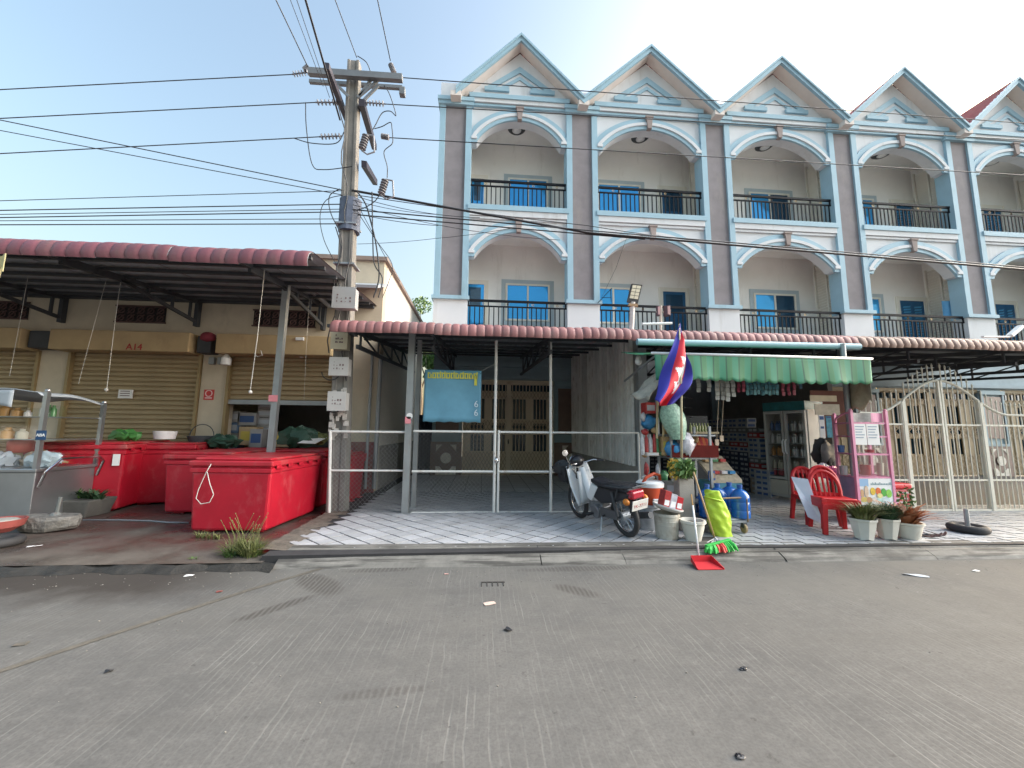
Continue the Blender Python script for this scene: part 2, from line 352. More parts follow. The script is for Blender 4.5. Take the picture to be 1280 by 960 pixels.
def road_material():
    mt, N, L, b = nodes('road_concrete'); g = N.new('ShaderNodeNewGeometry'); P = g.outputs['Position']
    sp = N.new('ShaderNodeSeparateXYZ'); L.new(P, sp.inputs[0]); X, Y = sp.outputs[0], sp.outputs[1]
    big = noise_(N, L, P, .55, 7, .6); mid = noise_(N, L, P, 3.2, 8, .7); fine = noise_(N, L, P, 55, 4, .6)
    c = mix_(N, L, rng_(N, L, big, .3, .7), (.090, .089, .088), (.125, .123, .119))
    c = mix_(N, L, rng_(N, L, mid, .44, .68, 0, .5), c, (.155, .15, .143))
    c = mix_(N, L, rng_(N, L, fine, .42, .64, 0, .4), c, (.066, .065, .064)); mot = noise_(N, L, P, 14, 6, .7); c = mix_(N, L, rng_(N, L, mot, .52, .70, 0, .4), c, (.165, .162, .156)); c = mix_(N, L, rng_(N, L, mot, .46, .32, 0, .35), c, (.075, .073, .071))
    mpx = N.new('ShaderNodeMapping'); mpx.inputs['Scale'].default_value = (.12, 1.3, 1); L.new(P, mpx.inputs[0]); trk = noise_(N, L, mpx.outputs[0], 1.5, 5, .6); c = mix_(N, L, rng_(N, L, trk, .54, .68, 0, .4), c, (.082, .080, .077))
    # dusty tined grooves running away from the camera
    wob = math_(N, L, 'MULTIPLY', noise_(N, L, P, 2.2, 3), .055)
    ph = math_(N, L, 'MULTIPLY', math_(N, L, 'ADD', X, wob), 2 * pi / .043)
    gr = rng_(N, L, math_(N, L, 'SINE', ph), .45, .98)
    mp = N.new('ShaderNodeMapping'); mp.inputs['Scale'].default_value = (9, .5, 1); L.new(P, mp.inputs[0])
    br = rng_(N, L, noise_(N, L, mp.outputs[0], 3, 3), .42, .66)
    patch = rng_(N, L, noise_(N, L, P, .8, 3), .35, .62)
    gm = math_(N, L, 'MULTIPLY', math_(N, L, 'MULTIPLY', gr, br), patch)
    c = mix_(N, L, math_(N, L, 'MULTIPLY', gm, .55), c, (.22, .215, .205))
    # warm dust drifting at the kerb side, pale scuffs
    dust = math_(N, L, 'MULTIPLY', rng_(N, L, Y, 2.2, 4.6), rng_(N, L, noise_(N, L, P, 1.4, 6), .35, .65, .1, .75))
    c = mix_(N, L, dust, c, (.14, .135, .124))
    sc = rng_(N, L, noise_(N, L, P, 7, 5, .75), .67, .74, 0, .5); c = mix_(N, L, sc, c, (.25, .245, .24))
    mp2 = N.new('ShaderNodeMapping'); mp2.inputs['Location'].default_value = (5, 9, 2); L.new(P, mp2.inputs[0])
    sp2 = rng_(N, L, noise_(N, L, mp2.outputs[0], 11, 4, .7), .64, .70, 0, .75); c = mix_(N, L, sp2, c, (.07, .068, .065))
    # wet, dirty run-off in front of the ice boxes and two old spill marks
    e = math_(N, L, 'MULTIPLY', rng_(N, L, X, -2.0, -3.2), rng_(N, L, math_(N, L, 'ADD', Y, math_(N, L, 'MULTIPLY', noise_(N, L, P, 2.5, 6), .9)), 4.15, 4.7))
    c = mix_(N, L, math_(N, L, 'MULTIPLY', e, .85), c, (.038, .032, .028))
    for cx, cy, ax, ay, rot, s in ((-1.62, 4.25, .5, .20, -.75, .75), (-1.75, 3.72, .42, .09, .85, .8), (-1.05, 4.62, .5, .10, .1, .6), (1.15, 4.55, .9, .10, .03, .55), (.95, 3.95, .3, .13, -.6, .7), (-.55, 2.55, .35, .06, .1, .45)):
        dx = math_(N, L, 'SUBTRACT', X, cx); dy = math_(N, L, 'SUBTRACT', Y, cy)
        u = math_(N, L, 'ADD', math_(N, L, 'MULTIPLY', dx, cos(rot) / ax), math_(N, L, 'MULTIPLY', dy, sin(rot) / ax))
        v = math_(N, L, 'ADD', math_(N, L, 'MULTIPLY', dx, -sin(rot) / ay), math_(N, L, 'MULTIPLY', dy, cos(rot) / ay))
        r = math_(N, L, 'ADD', math_(N, L, 'ADD', math_(N, L, 'MULTIPLY', u, u), math_(N, L, 'MULTIPLY', v, v)), math_(N, L, 'MULTIPLY', mid, .9))
        k = math_(N, L, 'MULTIPLY', rng_(N, L, r, 1.25, .75), rng_(N, L, math_(N, L, 'SINE', ph), -.6, .7, s, s * .35))
        c = mix_(N, L, k, c, (.06, .055, .05))
    L.new(c, b.inputs['Base Color'])
    L.new(rng_(N, L, mid, .3, .7, .85, .97), b.inputs['Roughness']); b.inputs['Specular IOR Level'].default_value = .2
    h = math_(N, L, 'SUBTRACT', math_(N, L, 'MULTIPLY', fine, .5), math_(N, L, 'MULTIPLY', gm, .6))
    bp = N.new('ShaderNodeBump'); bp.inputs['Strength'].default_value = .3; bp.inputs['Distance'].default_value = .005; L.new(h, bp.inputs['Height']); L.new(bp.outputs[0], b.inputs['Normal'])
    return mt
def market_ground_material():
    mt, N, L, b = nodes('market_ground'); g = N.new('ShaderNodeNewGeometry'); P = g.outputs['Position']
    sp = N.new('ShaderNodeSeparateXYZ'); L.new(P, sp.inputs[0]); Y = sp.outputs[1]
    n1 = noise_(N, L, P, 1.3, 7); n2 = noise_(N, L, P, 9, 6, .7)
    c = mix_(N, L, rng_(N, L, n1, .35, .65), (.060, .050, .043), (.115, .098, .082))
    c = mix_(N, L, rng_(N, L, n2, .5, .75, 0, .5), c, (.15, .135, .115))
    red = math_(N, L, 'MULTIPLY', rng_(N, L, noise_(N, L, P, .9, 4), .42, .6), rng_(N, L, Y, 5.0, 5.6))
    c = mix_(N, L, math_(N, L, 'MULTIPLY', red, .7), c, (.085, .035, .030))
    L.new(c, b.inputs['Base Color']); L.new(rng_(N, L, n1, .4, .6, .25, .8), b.inputs['Roughness'])
    bp = N.new('ShaderNodeBump'); bp.inputs['Strength'].default_value = .4; bp.inputs['Distance'].default_value = .02; L.new(n2, bp.inputs['Height']); L.new(bp.outputs[0], b.inputs['Normal'])
    return mt
def porch_floor_material():
    mt, N, L, b = nodes('porch_floor_tiles'); g = N.new('ShaderNodeNewGeometry'); P = g.outputs['Position']
    br = N.new('ShaderNodeTexBrick'); br.offset = 0; br.inputs['Scale'].default_value = 1; br.inputs['Brick Width'].default_value = .4; br.inputs['Row Height'].default_value = .4
    br.inputs['Mortar Size'].default_value = .008; br.inputs['Color1'].default_value = (.56, .57, .575, 1); br.inputs['Color2'].default_value = (.50, .505, .51, 1); br.inputs['Mortar'].default_value = (.09, .09, .09, 1)
    L.new(P, br.inputs[0]); c = mix_(N, L, rng_(N, L, noise_(N, L, P, 1.5, 6), .4, .7, 0, .5), br.outputs[0], (.32, .31, .30))
    L.new(c, b.inputs['Base Color']); b.inputs['Roughness'].default_value = .45; return mt
paver_white = M('paver_white', (.44, .44, .455), .65, var=.12, scale=3, rand=.12, bump=.12, bscale=60, dirt=(.27, .25, .225), damt=.3, dscale=1.6)
paver_grey = M('paver_grey', (.36, .37, .385), .65, var=.12, scale=3, rand=.14, bump=.12, bscale=60, dirt=(.22, .21, .2), damt=.25, dscale=1.6)
grout = M('grout', (.035, .034, .036), .9, var=.3, scale=6)

def kerb_material():
    mt, N, L, b = nodes('kerb_worn'); g = N.new('ShaderNodeNewGeometry'); P = g.outputs['Position']; mp = N.new('ShaderNodeMapping'); mp.inputs['Scale'].default_value = (.7, 9, 9); L.new(P, mp.inputs[0])
    n1 = noise_(N, L, mp.outputs[0], 1.6, 7, .65); n2 = noise_(N, L, P, 5, 7, .7); n3 = noise_(N, L, P, 1.1, 5)
    c = mix_(N, L, rng_(N, L, n2, .3, .7), (.13, .125, .115), (.22, .21, .19)); c = mix_(N, L, rng_(N, L, n1, .48, .6, 0, .85), c, (.05, .047, .043)); c = mix_(N, L, rng_(N, L, n3, .52, .66, 0, .7), c, (.06, .055, .05))
    L.new(c, b.inputs['Base Color']); b.inputs['Roughness'].default_value = .85; bp = N.new('ShaderNodeBump'); bp.inputs['Strength'].default_value = .4; bp.inputs['Distance'].default_value = .01; L.new(n2, bp.inputs['Height']); L.new(bp.outputs[0], b.inputs['Normal']); return mt
kerb_m = kerb_material()
# ------------------------------------------------------------------ ground, road, kerb, pavements
def sheet(name, x0, y0, x1, y1, z, mat, n=1):
    b = MB(); b.grid(lambda u, v: (x0 + (x1 - x0) * u, y0 + (y1 - y0) * v, z), n, n); return struct(b.build(name, mat))
sheet('ground', -900, -900, 900, 900, -.03, M('far_ground', (.19, .18, .165), .9, var=.2, scale=.3))
sheet('road', -160, -30, 160, 4.85, 0, road_material())
b = MB()                                                          # joint between two road slabs, filled with sand
pts = [(-4.6, .45), (-3.03, 2.87), (-2.62, 3.5), (-2.2, 4.12), (-1.66, 4.80)]
for (a, c) in zip(pts, pts[1:]):
    b.add([(a[0] - .035, a[1], .004), (a[0] + .035, a[1], .004), (c[0] + .035, c[1], .004), (c[0] - .035, c[1], .004)], [(0, 1, 2, 3)])
struct(b.build('road_joint', M('joint_sand', (.10, .090, .075), .95, var=.3, scale=9, bump=.3)))
sheet('market_ground', -40, 4.72, -2.42, 30, .06, market_ground_material())
b = MB(); b.grid(lambda u, v: (-40 + 37.75 * u + 0, 4.72 - .12 * v + .035 * sin(u * 180) + .03 * sin(u * 431), .06 - .058 * v), 260, 1)
struct(b.build('market_ground_edge', M('wet_edge', (.035, .032, .028), .5, var=.4, scale=7, bump=.5)))
b = MB(); b.prism([(-2.46, 4.78), (3.02, 4.90), (3.02, 13.2), (-2.62, 13.2), (-2.62, 7.1)], -.02, .113, 'XY'); pav1 = struct(b.build('tiled_pavement', grout))
b = MB(); b.prism([(3.02, 4.90), (60, 4.90), (60, 13.2), (3.02, 13.2)], -.02, .113, 'XY'); pav2 = struct(b.build('block_pavement', grout))
b = MB(); b.grid(lambda u, v: (-2.66 + (.34 + .06 * sin(v * 37) + .03 * sin(v * 90)) * u + .04 * (1 - v), 4.98 + 2.3 * v, .118 + .006 * sin(v * 50 + u * 5) + .012 * u * (1 - u)), 6, 90)
struct(b.build('dirt_verge', M('verge_dirt', (.15, .125, .10), .95, var=.4, scale=12, bump=.6, bscale=30, dirt=(.05, .045, .04), damt=.3, dscale=5)))
# square pavers laid on the diagonal in front of the closed house
t = .215; h = t / 2 - .011
b = MB(); b.box(-h, -h, -.02, h, h, .02); proto = b.mesh('paver', paver_white)
n = 0; far = MB()
for i in range(-40, 60):
    for j in range(-40, 90):
        x = (i - j) * t * .7071 * 1.0; y = (i + j) * t * .7071
        if not (-2.3 + .02 * (y - 5) < x < 2.95 and 5.06 < y < 9.3): continue
        mt4 = Matrix.Translation((x, y, .10 + rnd.uniform(-.003, .003))) @ Matrix.Rotation(pi / 4 + rnd.uniform(-.02, .02), 4, 'Z') @ Matrix.Rotation(rnd.uniform(-.008, .008), 4, 'X')
        if y < 6.96 and n < 299: inst(proto, 'paver', pav1, mt4); n += 1
        else: far.box(-h, -h, -.02, h, h, .02, mt4)
far.build('paver', paver_grey, pav1, kind='stuff')
# wavy interlocking blocks in front of the shop and the white gate
bw, bh = .30, .20
def wavy(w_, h_):
    k = 6; lo = [(-w_ / 2 + w_ * i / k, -h_ / 2 + .012 * sin(2 * pi * i / k)) for i in range(k + 1)]; hi = [(x, y + h_) for x, y in lo]
    return lo + hi[::-1]
b = MB(); b.prism(wavy(bw - .024, bh - .024), -.02, .02, 'XY'); proto = b.mesh('paving_block', paver_grey)
n = 0; far = MB(); far_poly = wavy(bw - .024, bh - .024)
for r in range(0, 26):
    for c in range(0, 62):
        x = 3.2 + c * bw + (bw / 2 if r % 2 else 0); y = 5.07 + r * bh
        if x > 14 or (y > 7.6 and x > 8.2): continue
        mt4 = Matrix.Translation((x, y, .10 + rnd.uniform(-.003, .003))) @ Matrix.Rotation(rnd.uniform(-.025, .025), 4, 'Z')
        if r < 10 and n < 299: inst(proto, 'paving_block', pav2, mt4); n += 1
        else:
            o = len(far.v); far.prism(far_poly, -.02, .02, 'XY')
            for q in range(o, len(far.v)): far.v[q] = tuple(mt4 @ Vector(far.v[q]))
far.build('paving_block', paver_grey, pav2, kind='stuff')
b = MB(); b.grid(lambda u, v: (-2.2 + 5.15 * u, 9.3 + 3.6 * v, .118), 1, 1); struct(b.build('porch_floor', porch_floor_material()))
b = MB(); b.box(-2.28, 5.046, .05, 3.0, 5.155, .124); b.build('paving_edge', kerb_m, pav1)
b = MB(); b.box(3.0, 5.046, .05, 60, 5.07, .122); b.build('paving_edge', kerb_m, pav2)
# kerb: a base with a run of sloping stones and a ribbed upper edge
b = MB(); b.box(-2.3, 4.80, -.02, 60, 5.00, .085); kerb = struct(b.build('kerb', kerb_m))
prof = [(4.66, -.01), (4.70, .035), (4.80, .082), (4.86, .085), (4.868, .10), (4.885, .10), (4.89, .092), (4.915, .094), (4.92, .108), (4.94, .108), (4.945, .100), (4.97, .102), (4.975, .116), (5.045, .118), (5.045, -.01)]
b = MB(); b.prism(prof, 0, .996, 'YZ'); proto = b.mesh('kerb_stone', kerb_m)
for k in range(26):
    inst(proto, 'kerb_stone', kerb, Matrix.Translation((-2.28 + k * 1.0, rnd.uniform(-.005, .005), rnd.uniform(-.002, .002))) @ Matrix.Rotation(rnd.uniform(-.002, .002), 4, 'Z'))

# ------------------------------------------------------------------ row of terraced houses
D = 12.67; BK = 14.2
CX = [-1.15, 3.36, 8.37, 13.42, 18.30, 23.2]
def arc(cx, a, zs, rise, off=0, n=22):
    R_ = (a * a + rise * rise) / (2 * rise); zc = zs + rise - R_; th = math.asin(a / R_); R2 = R_ + off
    return [(cx + R2 * sin(-th + 2 * th * i / n), zc + R2 * cos(-th + 2 * th * i / n)) for i in range(n + 1)]
bal_mb = MB(); bal_mb.box(-.017, -.013, 0, .017, .013, 1)
baluster_mesh = bal_mb.mesh('baluster', black_rail)
def railing(par, x0, x1, z0, z1):
    y = D + .05
    b = MB(); b.box(x0, y - .03, z1 - .075, x1, y + .03, z1); b.box(x0, y - .02, z1 - .25, x1, y + .02, z1 - .205); b.box(x0, y - .016, z0 + .02, x1, y + .016, z0 + .055)
    n = 5
    for i in range(n + 1):
        x = x0 + .03 + (x1 - x0 - .06) * i / n; b.box(x - .018, y - .018, z1 - .21, x + .018, y + .018, z1 - .05)
    r = b.build('railing', black_rail, par)
    n = int((x1 - x0) / .155)
    for i in range(n):
        x = x0 + (x1 - x0) * (i + .5) / n
        inst(baluster_mesh, 'baluster', r, Matrix.Translation(Vector((x, y, z0 + .04)) - Vector(par['_o'])) @ Matrix.Diagonal((1, 1, z1 - .22 - z0 - .04, 1)))
    b = MB()
    for i in range(4):
        x = x0 + (x1 - x0) * (i + .5) / 4 + .1; b.torus(.035, .009, (x, y, z1 - .135), Matrix.Rotation(pi / 2, 4, 'X'), 12, 5)
    b.build('rail_rosette', M('dull_gold', (.5, .36, .2), .4, metal=.6), r)
def window(par, x0, x1, z0, z1, dark_right=False, surround=True):
    y = BK
    if surround:
        b = MB(); s_ = .16
        b.box(x0 - s_, y - .03, z0 - s_, x0 - .005, y + .02, z1 + s_); b.box(x1 + .005, y - .03, z0 - s_, x1 + s_, y + .02, z1 + s_)
        b.box(x0 - .005, y - .03, z1 + .005, x1 + .005, y + .02, z1 + s_); b.box(x0 - .005, y - .03, z0 - s_, x1 + .005, y + .02, z0 - .005)
        b.build('window_surround', window_trim, par)
    b = MB(); k = .07; xm = (x0 + x1) / 2
    b.box(x0, y - .06, z0, x0 + k, y + .03, z1); b.box(x1 - k, y - .06, z0, x1, y + .03, z1)
    b.box(x0 + k, y - .06, z1 - k, x1 - k, y + .03, z1); b.box(x0 + k, y - .06, z0, x1 - k, y + .03, z0 + k); b.box(xm - k / 2, y - .055, z0 + k, xm + k / 2, y + .03, z1 - k)
    fr = b.build('window', cream_frame, par)
    for i, (p, q) in enumerate(((x0 + k, xm - k / 2), (xm + k / 2, x1 - k))):
        b = MB(); b.box(p, y - .03, z0 + k, q, y - .015, z1 - k); b.build('pane', dark_glass if (dark_right and i) else blue_glass, fr)
def door(par, x0, x1, z0, z1, style='blue'):
    y = BK; k = .16; b = MB()
    b.box(x0 - k, y - .05, z0, x0, y + .02, z1 + k); b.box(x1, y - .05, z0, x1 + k, y + .02, z1 + k); b.box(x0, y - .05, z1, x1, y + .02, z1 + k)
    b.box(x0 - k + .04, y - .07, z0, x0 - k + .08, y - .05, z1 + k - .04); b.box(x1 + k - .08, y - .07, z0, x1 + k - .04, y - .05, z1 + k - .04)
    fr = b.build('door_frame', cream_frame, par)
    b = MB(); b.box(x0, y - .02, z0, x1, y + .01, z1)
    dr = b.build('door', blue_door_m if style != 'glass' else blue_glass, par)
    if style == 'louvre':
        b = MB(); n = 14
        for c in (0, 1):
            xa = x0 + .12 + c * (x1 - x0 - .1) / 2; xb = xa + (x1 - x0) / 2 - .22
            for i in range(n):
                z = z0 + .25 + (z1 - z0 - .45) * i / n; b.add([(xa, y - .03, z), (xb, y - .03, z + .03), (xb, y - .06, z + .09), (xa, y - .06, z + .06)], [(0, 1, 2, 3)])
        b.build('louvre_blade', M('louvre_blue', (.10, .38, .65), .35, metal=.3), dr)
    else:
        b = MB(); b.box(x0 + .12, y - .03, z0 + 1.2, x1 - .12, y - .02, z1 - .12); b.build('door_glass', dark_glass, dr)
LABELS = ['leftmost white gabled house of the row, beside the alley above the closed porch',
          'second white gabled house from the alley, above the green striped shop awning',
          'third white gabled house from the alley, two pane windows on both balconies',
          'fourth white gabled house from the alley, blue cloth hung on its lower balcony',
          'rightmost white gabled house with red tiled roof edge, partly cut off']
WIN = [dict(w2=(635, 685), d2=(589, 605), w1=(632, 687), d1=(582, 605)), dict(w2=(746, 800), d2=(826, 852), w1=(744, 788), d1=(828, 856)),
       dict(w2=(934, 984), d2=None, w1=(941, 993), d1=None), dict(w2=(1058, 1088), d2=(1112, 1135), w1=(1068, 1098), d1=(1122, 1152)),
       dict(w2=None, d2=(1222, 1244), w1=None, d1=(1240, 1264))]
for i in range(5):
    xl, xr = CX[i], CX[i + 1]; cx = (xl + xr) / 2; pw = .36; tw = .20
    H = thing('terraced_house', LABELS[i], 'house', (cx, D, 0), 0, 'row of white gabled houses')
    il, ir = xl + pw + tw, xr - pw - tw; a = (ir - il) / 2 - .02; c0 = (il + ir) / 2
    # shell: slabs, ceilings, party walls, back walls, upper closing body
    b = MB()
    b.box(xl + .02, D + .02, 4.72, xr - .02, 24, 5.0); b.box(xl + .02, D + .02, 8.62, xr - .02, BK, 9.2); b.box(xl + .02, D + .02, 12.86, xr - .02, 24, 13.0)
    b.box(xl + .02, BK, 5.0, xr - .02, BK + .2, 12.86); b.box(xl + .02, 23.8, .1, xr - .02, 24, 12.86)
    if i == 0: b.box(xl - .34, D + .3, .1, xl + .02, 24, 13.0)
    b.build('wall', inner_wall, H)
    b = MB(); b.box(xl - .12, D + .1, 5.0, xl + .12, BK, 12.86)
    if i == 4: b.box(xr - .12, D + .1, 5.0, xr + .12, BK, 12.86)
    b.build('party_wall', inner_wall, H)
    # spandrels above the two arches
    b = MB()
    for zs, rise, zt in ((7.45, .88, 8.62), (11.66, .90, 12.86)):
        A = [(il, zs)] + arc(c0, a - .16, zs + .02, rise) + [(ir, zs)]
        Bp = [(x, zt) for x, z in A]; b.strip(A, Bp, D, D + .35)
    b.box(il, D, 8.62, ir, D + .3, 9.2); b.box(il, D - .001, 12.86, ir, D + .3, 13.3)
    b.build('spandrel', white_wall, H)
    for zs, rise in ((7.45, .88), (11.66, .90)):
        b = MB()
        for o0, o1, pr, mi in ((-.02, .11, .075, 0), (.11, .22, .115, 1), (.22, .40, .06, 0)):
            A = arc(c0, a - .16, zs + .02, rise, o0); Bq = arc(c0, a - .16, zs + .02, rise, o1)
            cl = lambda P: [(max(il - .0, min(ir + .0, x)), z) for x, z in P]
            b.cur = mi; b.strip(cl(A), cl(Bq), D - pr, D - .002)
        for s_, xe in ((-1, il), (1, ir)):
            for z0_, z1_, pr, mi in ((-.05, .06, .078, 0), (.06, .15, .118, 1), (.15, .27, .063, 0)):
                b.cur = mi; x2 = xe - s_ * .20; b.box(min(xe, x2), D - pr, zs + z0_, max(xe, x2), D - .004, zs + z1_)
        b.build('arch_moulding', [blue_trim, white_wall], H)
        b = MB(); zt = zs + rise
        b.prism([(c0 - .075, zt - .03), (c0 + .075, zt - .03), (c0 + .12, zt + .40), (c0 - .12, zt + .40)], D - .16, D - .005); b.box(c0 - .15, D - .18, zt + .40, c0 + .15, D - .005, zt + .47)
        b.build('keystone', keystone_m, H, bevel=.01)
    # ledges
    b = MB(); b.box(il - .06, D - .14, 9.08, ir + .06, D - .003, 9.26); b.box(il, D - .10, 13.02, ir, D - .003, 13.10); b.box(il - .1, D - .20, 13.26, ir + .1, D - .003, 13.42)
    b.build('ledge', blue_trim, H)
    b = MB(); b.box(il, D - .10, 8.88, ir, D - .004, 9.08); b.box(il, D - .06, 8.78, ir, D - .004, 8.86); b.box(il - .05, D - .15, 13.12, ir + .05, D - .004, 13.26)
    b.build('cornice', white_wall, H)
    # pilasters
    for X in ([xl] + ([xr] if i == 4 else [])):
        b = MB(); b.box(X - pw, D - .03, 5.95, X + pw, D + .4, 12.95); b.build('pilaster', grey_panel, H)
        b = MB()
        for s_ in (-1, 1):
            x0 = X + s_ * pw; x1 = X + s_ * (pw + tw); b.box(min(x0, x1), D - .10, 5.98, max(x0, x1), D + .40, 12.95)
        b.box(X - pw - tw - .05, D - .16, 12.95, X + pw + tw + .05, D + .4, 13.08); b.box(X - pw - tw - .08, D - .20, 13.08, X + pw + tw + .08, D + .4, 13.22)
        b.box(X - pw - tw - .06, D - .16, 5.86, X + pw + tw + .06, D + .4, 5.98)
        b.build('pilaster_trim', blue_trim, H)
        b = MB(); b.box(X - pw - tw, D - .06, 4.7, X + pw + tw, D + .4, 5.86); b.box(X - pw - tw, D, 13.22, X + pw + tw, D + .3, 13.9); b.build('plinth', white_wall, H)
    # gable with overhang
    zt, zv = 15.50, 13.22; fy = D - .45; sl_ = (zt - zv) / ((xr - xl) / 2)
    b = MB(); b.prism([(xl, 13.2), (xr, 13.2), (xr, zv - .02), (cx, zt - .2), (xl, zv - .02)], D, D + .25); b.build('gable_wall', white_wall, H)
    b = MB()
    for s_ in (-1, 1):
        xe = cx + s_ * (xr - xl) / 2
        P = [(cx, zt), (cx, zt - .16), (xe, zv - .16), (xe, zv)]; b.prism(P if s_ > 0 else P, fy - .02, fy + .07)
        P2 = [(cx, zt + .10), (cx, zt + .005), (xe, zv + .005), (xe, zv + .10)]; b.prism(P2, fy - .07, fy + .08)
    b.build('bargeboard', blue_trim, H)
    b = MB()
    for s_ in (-1, 1):
        xe = cx + s_ * (xr - xl) / 2; b.prism([(cx, zt - .06), (cx, zt - .155), (xe, zv - .155), (xe, zv - .06)], fy + .07, D - .005)
    b.build('soffit', soffit_m, H)
    b = MB()
    for s_ in (-1, 1):
        n = 14
        xe = cx + s_ * (xr - xl) / 2
        for k in range(n):                                           # stepped tile courses up the slope
            u0, u1 = k / n, (k + 1) / n
            b.add([(xe + (cx - xe) * u0, fy + .1, zv + (zt - zv) * u0 + .10), (xe + (cx - xe) * u1, fy + .1, zv + (zt - zv) * u1 + .06), (xe + (cx - xe) * u1, 24.3, zv + (zt - zv) * u1 + .06), (xe + (cx - xe) * u0, 24.3, zv + (zt - zv) * u0 + .10)], [(0, 1, 2, 3)])
            b.tube([(xe + (cx - xe) * (u0 + .02), fy + .02 if i == 4 else fy + .12, zv + (zt - zv) * u0 + .10), (xe + (cx - xe) * (u0 + .02), 24.3, zv + (zt - zv) * u0 + .10)], .055, 6)
    b.build('roof', red_tile_roof, H)
    b = MB(); b.box(xl - .18, fy + .0, 13.02, xl + .18, D, 13.2); b.build('gutter_spout', soffit_m, H)
    # chevron relief in the gable
    b = MB(); zc = 14.72; ww = 1.22; zb = 13.72
    out = [(cx - ww - .04, zb + .16), (cx, zc + .12), (cx + ww + .04, zb + .16)]
    b.prism([(cx - ww, zb + .1), (cx, zc), (cx + ww, zb + .1), (cx + ww - .28, zb + .1), (cx, zc - .24), (cx - ww + .28, zb + .1)], D - .05, D - .003)
    b.box(cx - ww - .05, D - .08, zb - .05, cx - .38, D - .003, zb + .10); b.box(cx + .38, D - .08, zb - .05, cx + ww + .05, D - .003, zb + .10)
    b.build('chevron', blue_trim, H)
    b = MB(); b.prism([(cx - .72, zb + .12), (cx, zc - .38), (cx + .72, zb + .12), (cx + .52, zb + .12), (cx, zc - .52), (cx - .52, zb + .12)], D - .035, D - .003); b.build('chevron_inset', blue_trim, H)
    railing(H, il + .01, ir - .01, 5.0, 5.93); railing(H, il + .01, ir - .01, 9.26, 10.28)
    W = WIN[i]
    for key, zz in (('w2', (10.05, 11.42)), ('w1', (5.65, 7.10))):
        if W[key]:
            xa, xb = [at(p, 225 if key == 'w2' else 365, BK).x for p in W[key]]; window(H, xa, xb, *zz, dark_right=(i == 2))
    for key, (z0_, z1_) in (('d2', (9.2, 11.30)), ('d1', (5.0, 7.02))):
        if W[key]:
            xa, xb = [at(p, 225 if key == 'd2' else 365, BK).x for p in W[key]]; door(H, xa, xb, z0_, z1_, 'glass' if i == 0 else ('blue' if i == 1 else 'louvre'))
    # ceiling lamps
    b = MB(); b.lathe([(.05, 12.85), (.30, 12.83), (.34, 12.78), (.27, 12.72), (.15, 12.69), (.02, 12.68)], (cx - .05, 13.25, 0), 18); b.build('ceiling_lamp', steel_dark, H, smooth=35)
    b = MB(); b.lathe([(.0, 12.66), (.12, 12.665), (.18, 12.70), (.02, 12.71)], (cx - .05, 13.25, 0), 14); b.build('lamp_glass', white_m, H, smooth=True)
    # louvred cladding on the right inner side wall
    if i:
        b = MB()
        for z0_, z1_ in ((5.05, 8.3), (9.3, 12.6)):
            n = int((z1_ - z0_) / .11)
            for k in range(n):
                z = z0_ + k * .11
                for ya, yb in ((D + .42, D + .86), (D + .92, D + 1.36)):
                    b.add([(xr - .13, ya, z), (xr - .13, yb, z), (xr - .19, yb, z + .075), (xr - .19, ya, z + .075), (xr - .13, ya, z + .10), (xr - .13, yb, z + .10)], [(0, 1, 2, 3), (3, 2, 5, 4)])
            for ya in (D + .38, D + .87, D + 1.37): b.box(xr - .20, ya, z0_, xr - .125, ya + .045, z1_)
        b.build('louvre_panel', louvre_m, H)
    if i == 3:
        b = MB(); p = at(1177, 376, D + .5); q = at(1197, 397, D + .5)
        b.grid(lambda u, v: (p.x + (q.x - p.x) * u, D + .5 + .03 * sin(u * 9), p.z + (q.z - p.z) * v), 12, 4); tag(b.build('blue_cloth', M('blue_cloth', (.16, .42, .68), .8), solid=.01), 'pale blue cloth hung up on the lower balcony of the fourth house', 'cloth')
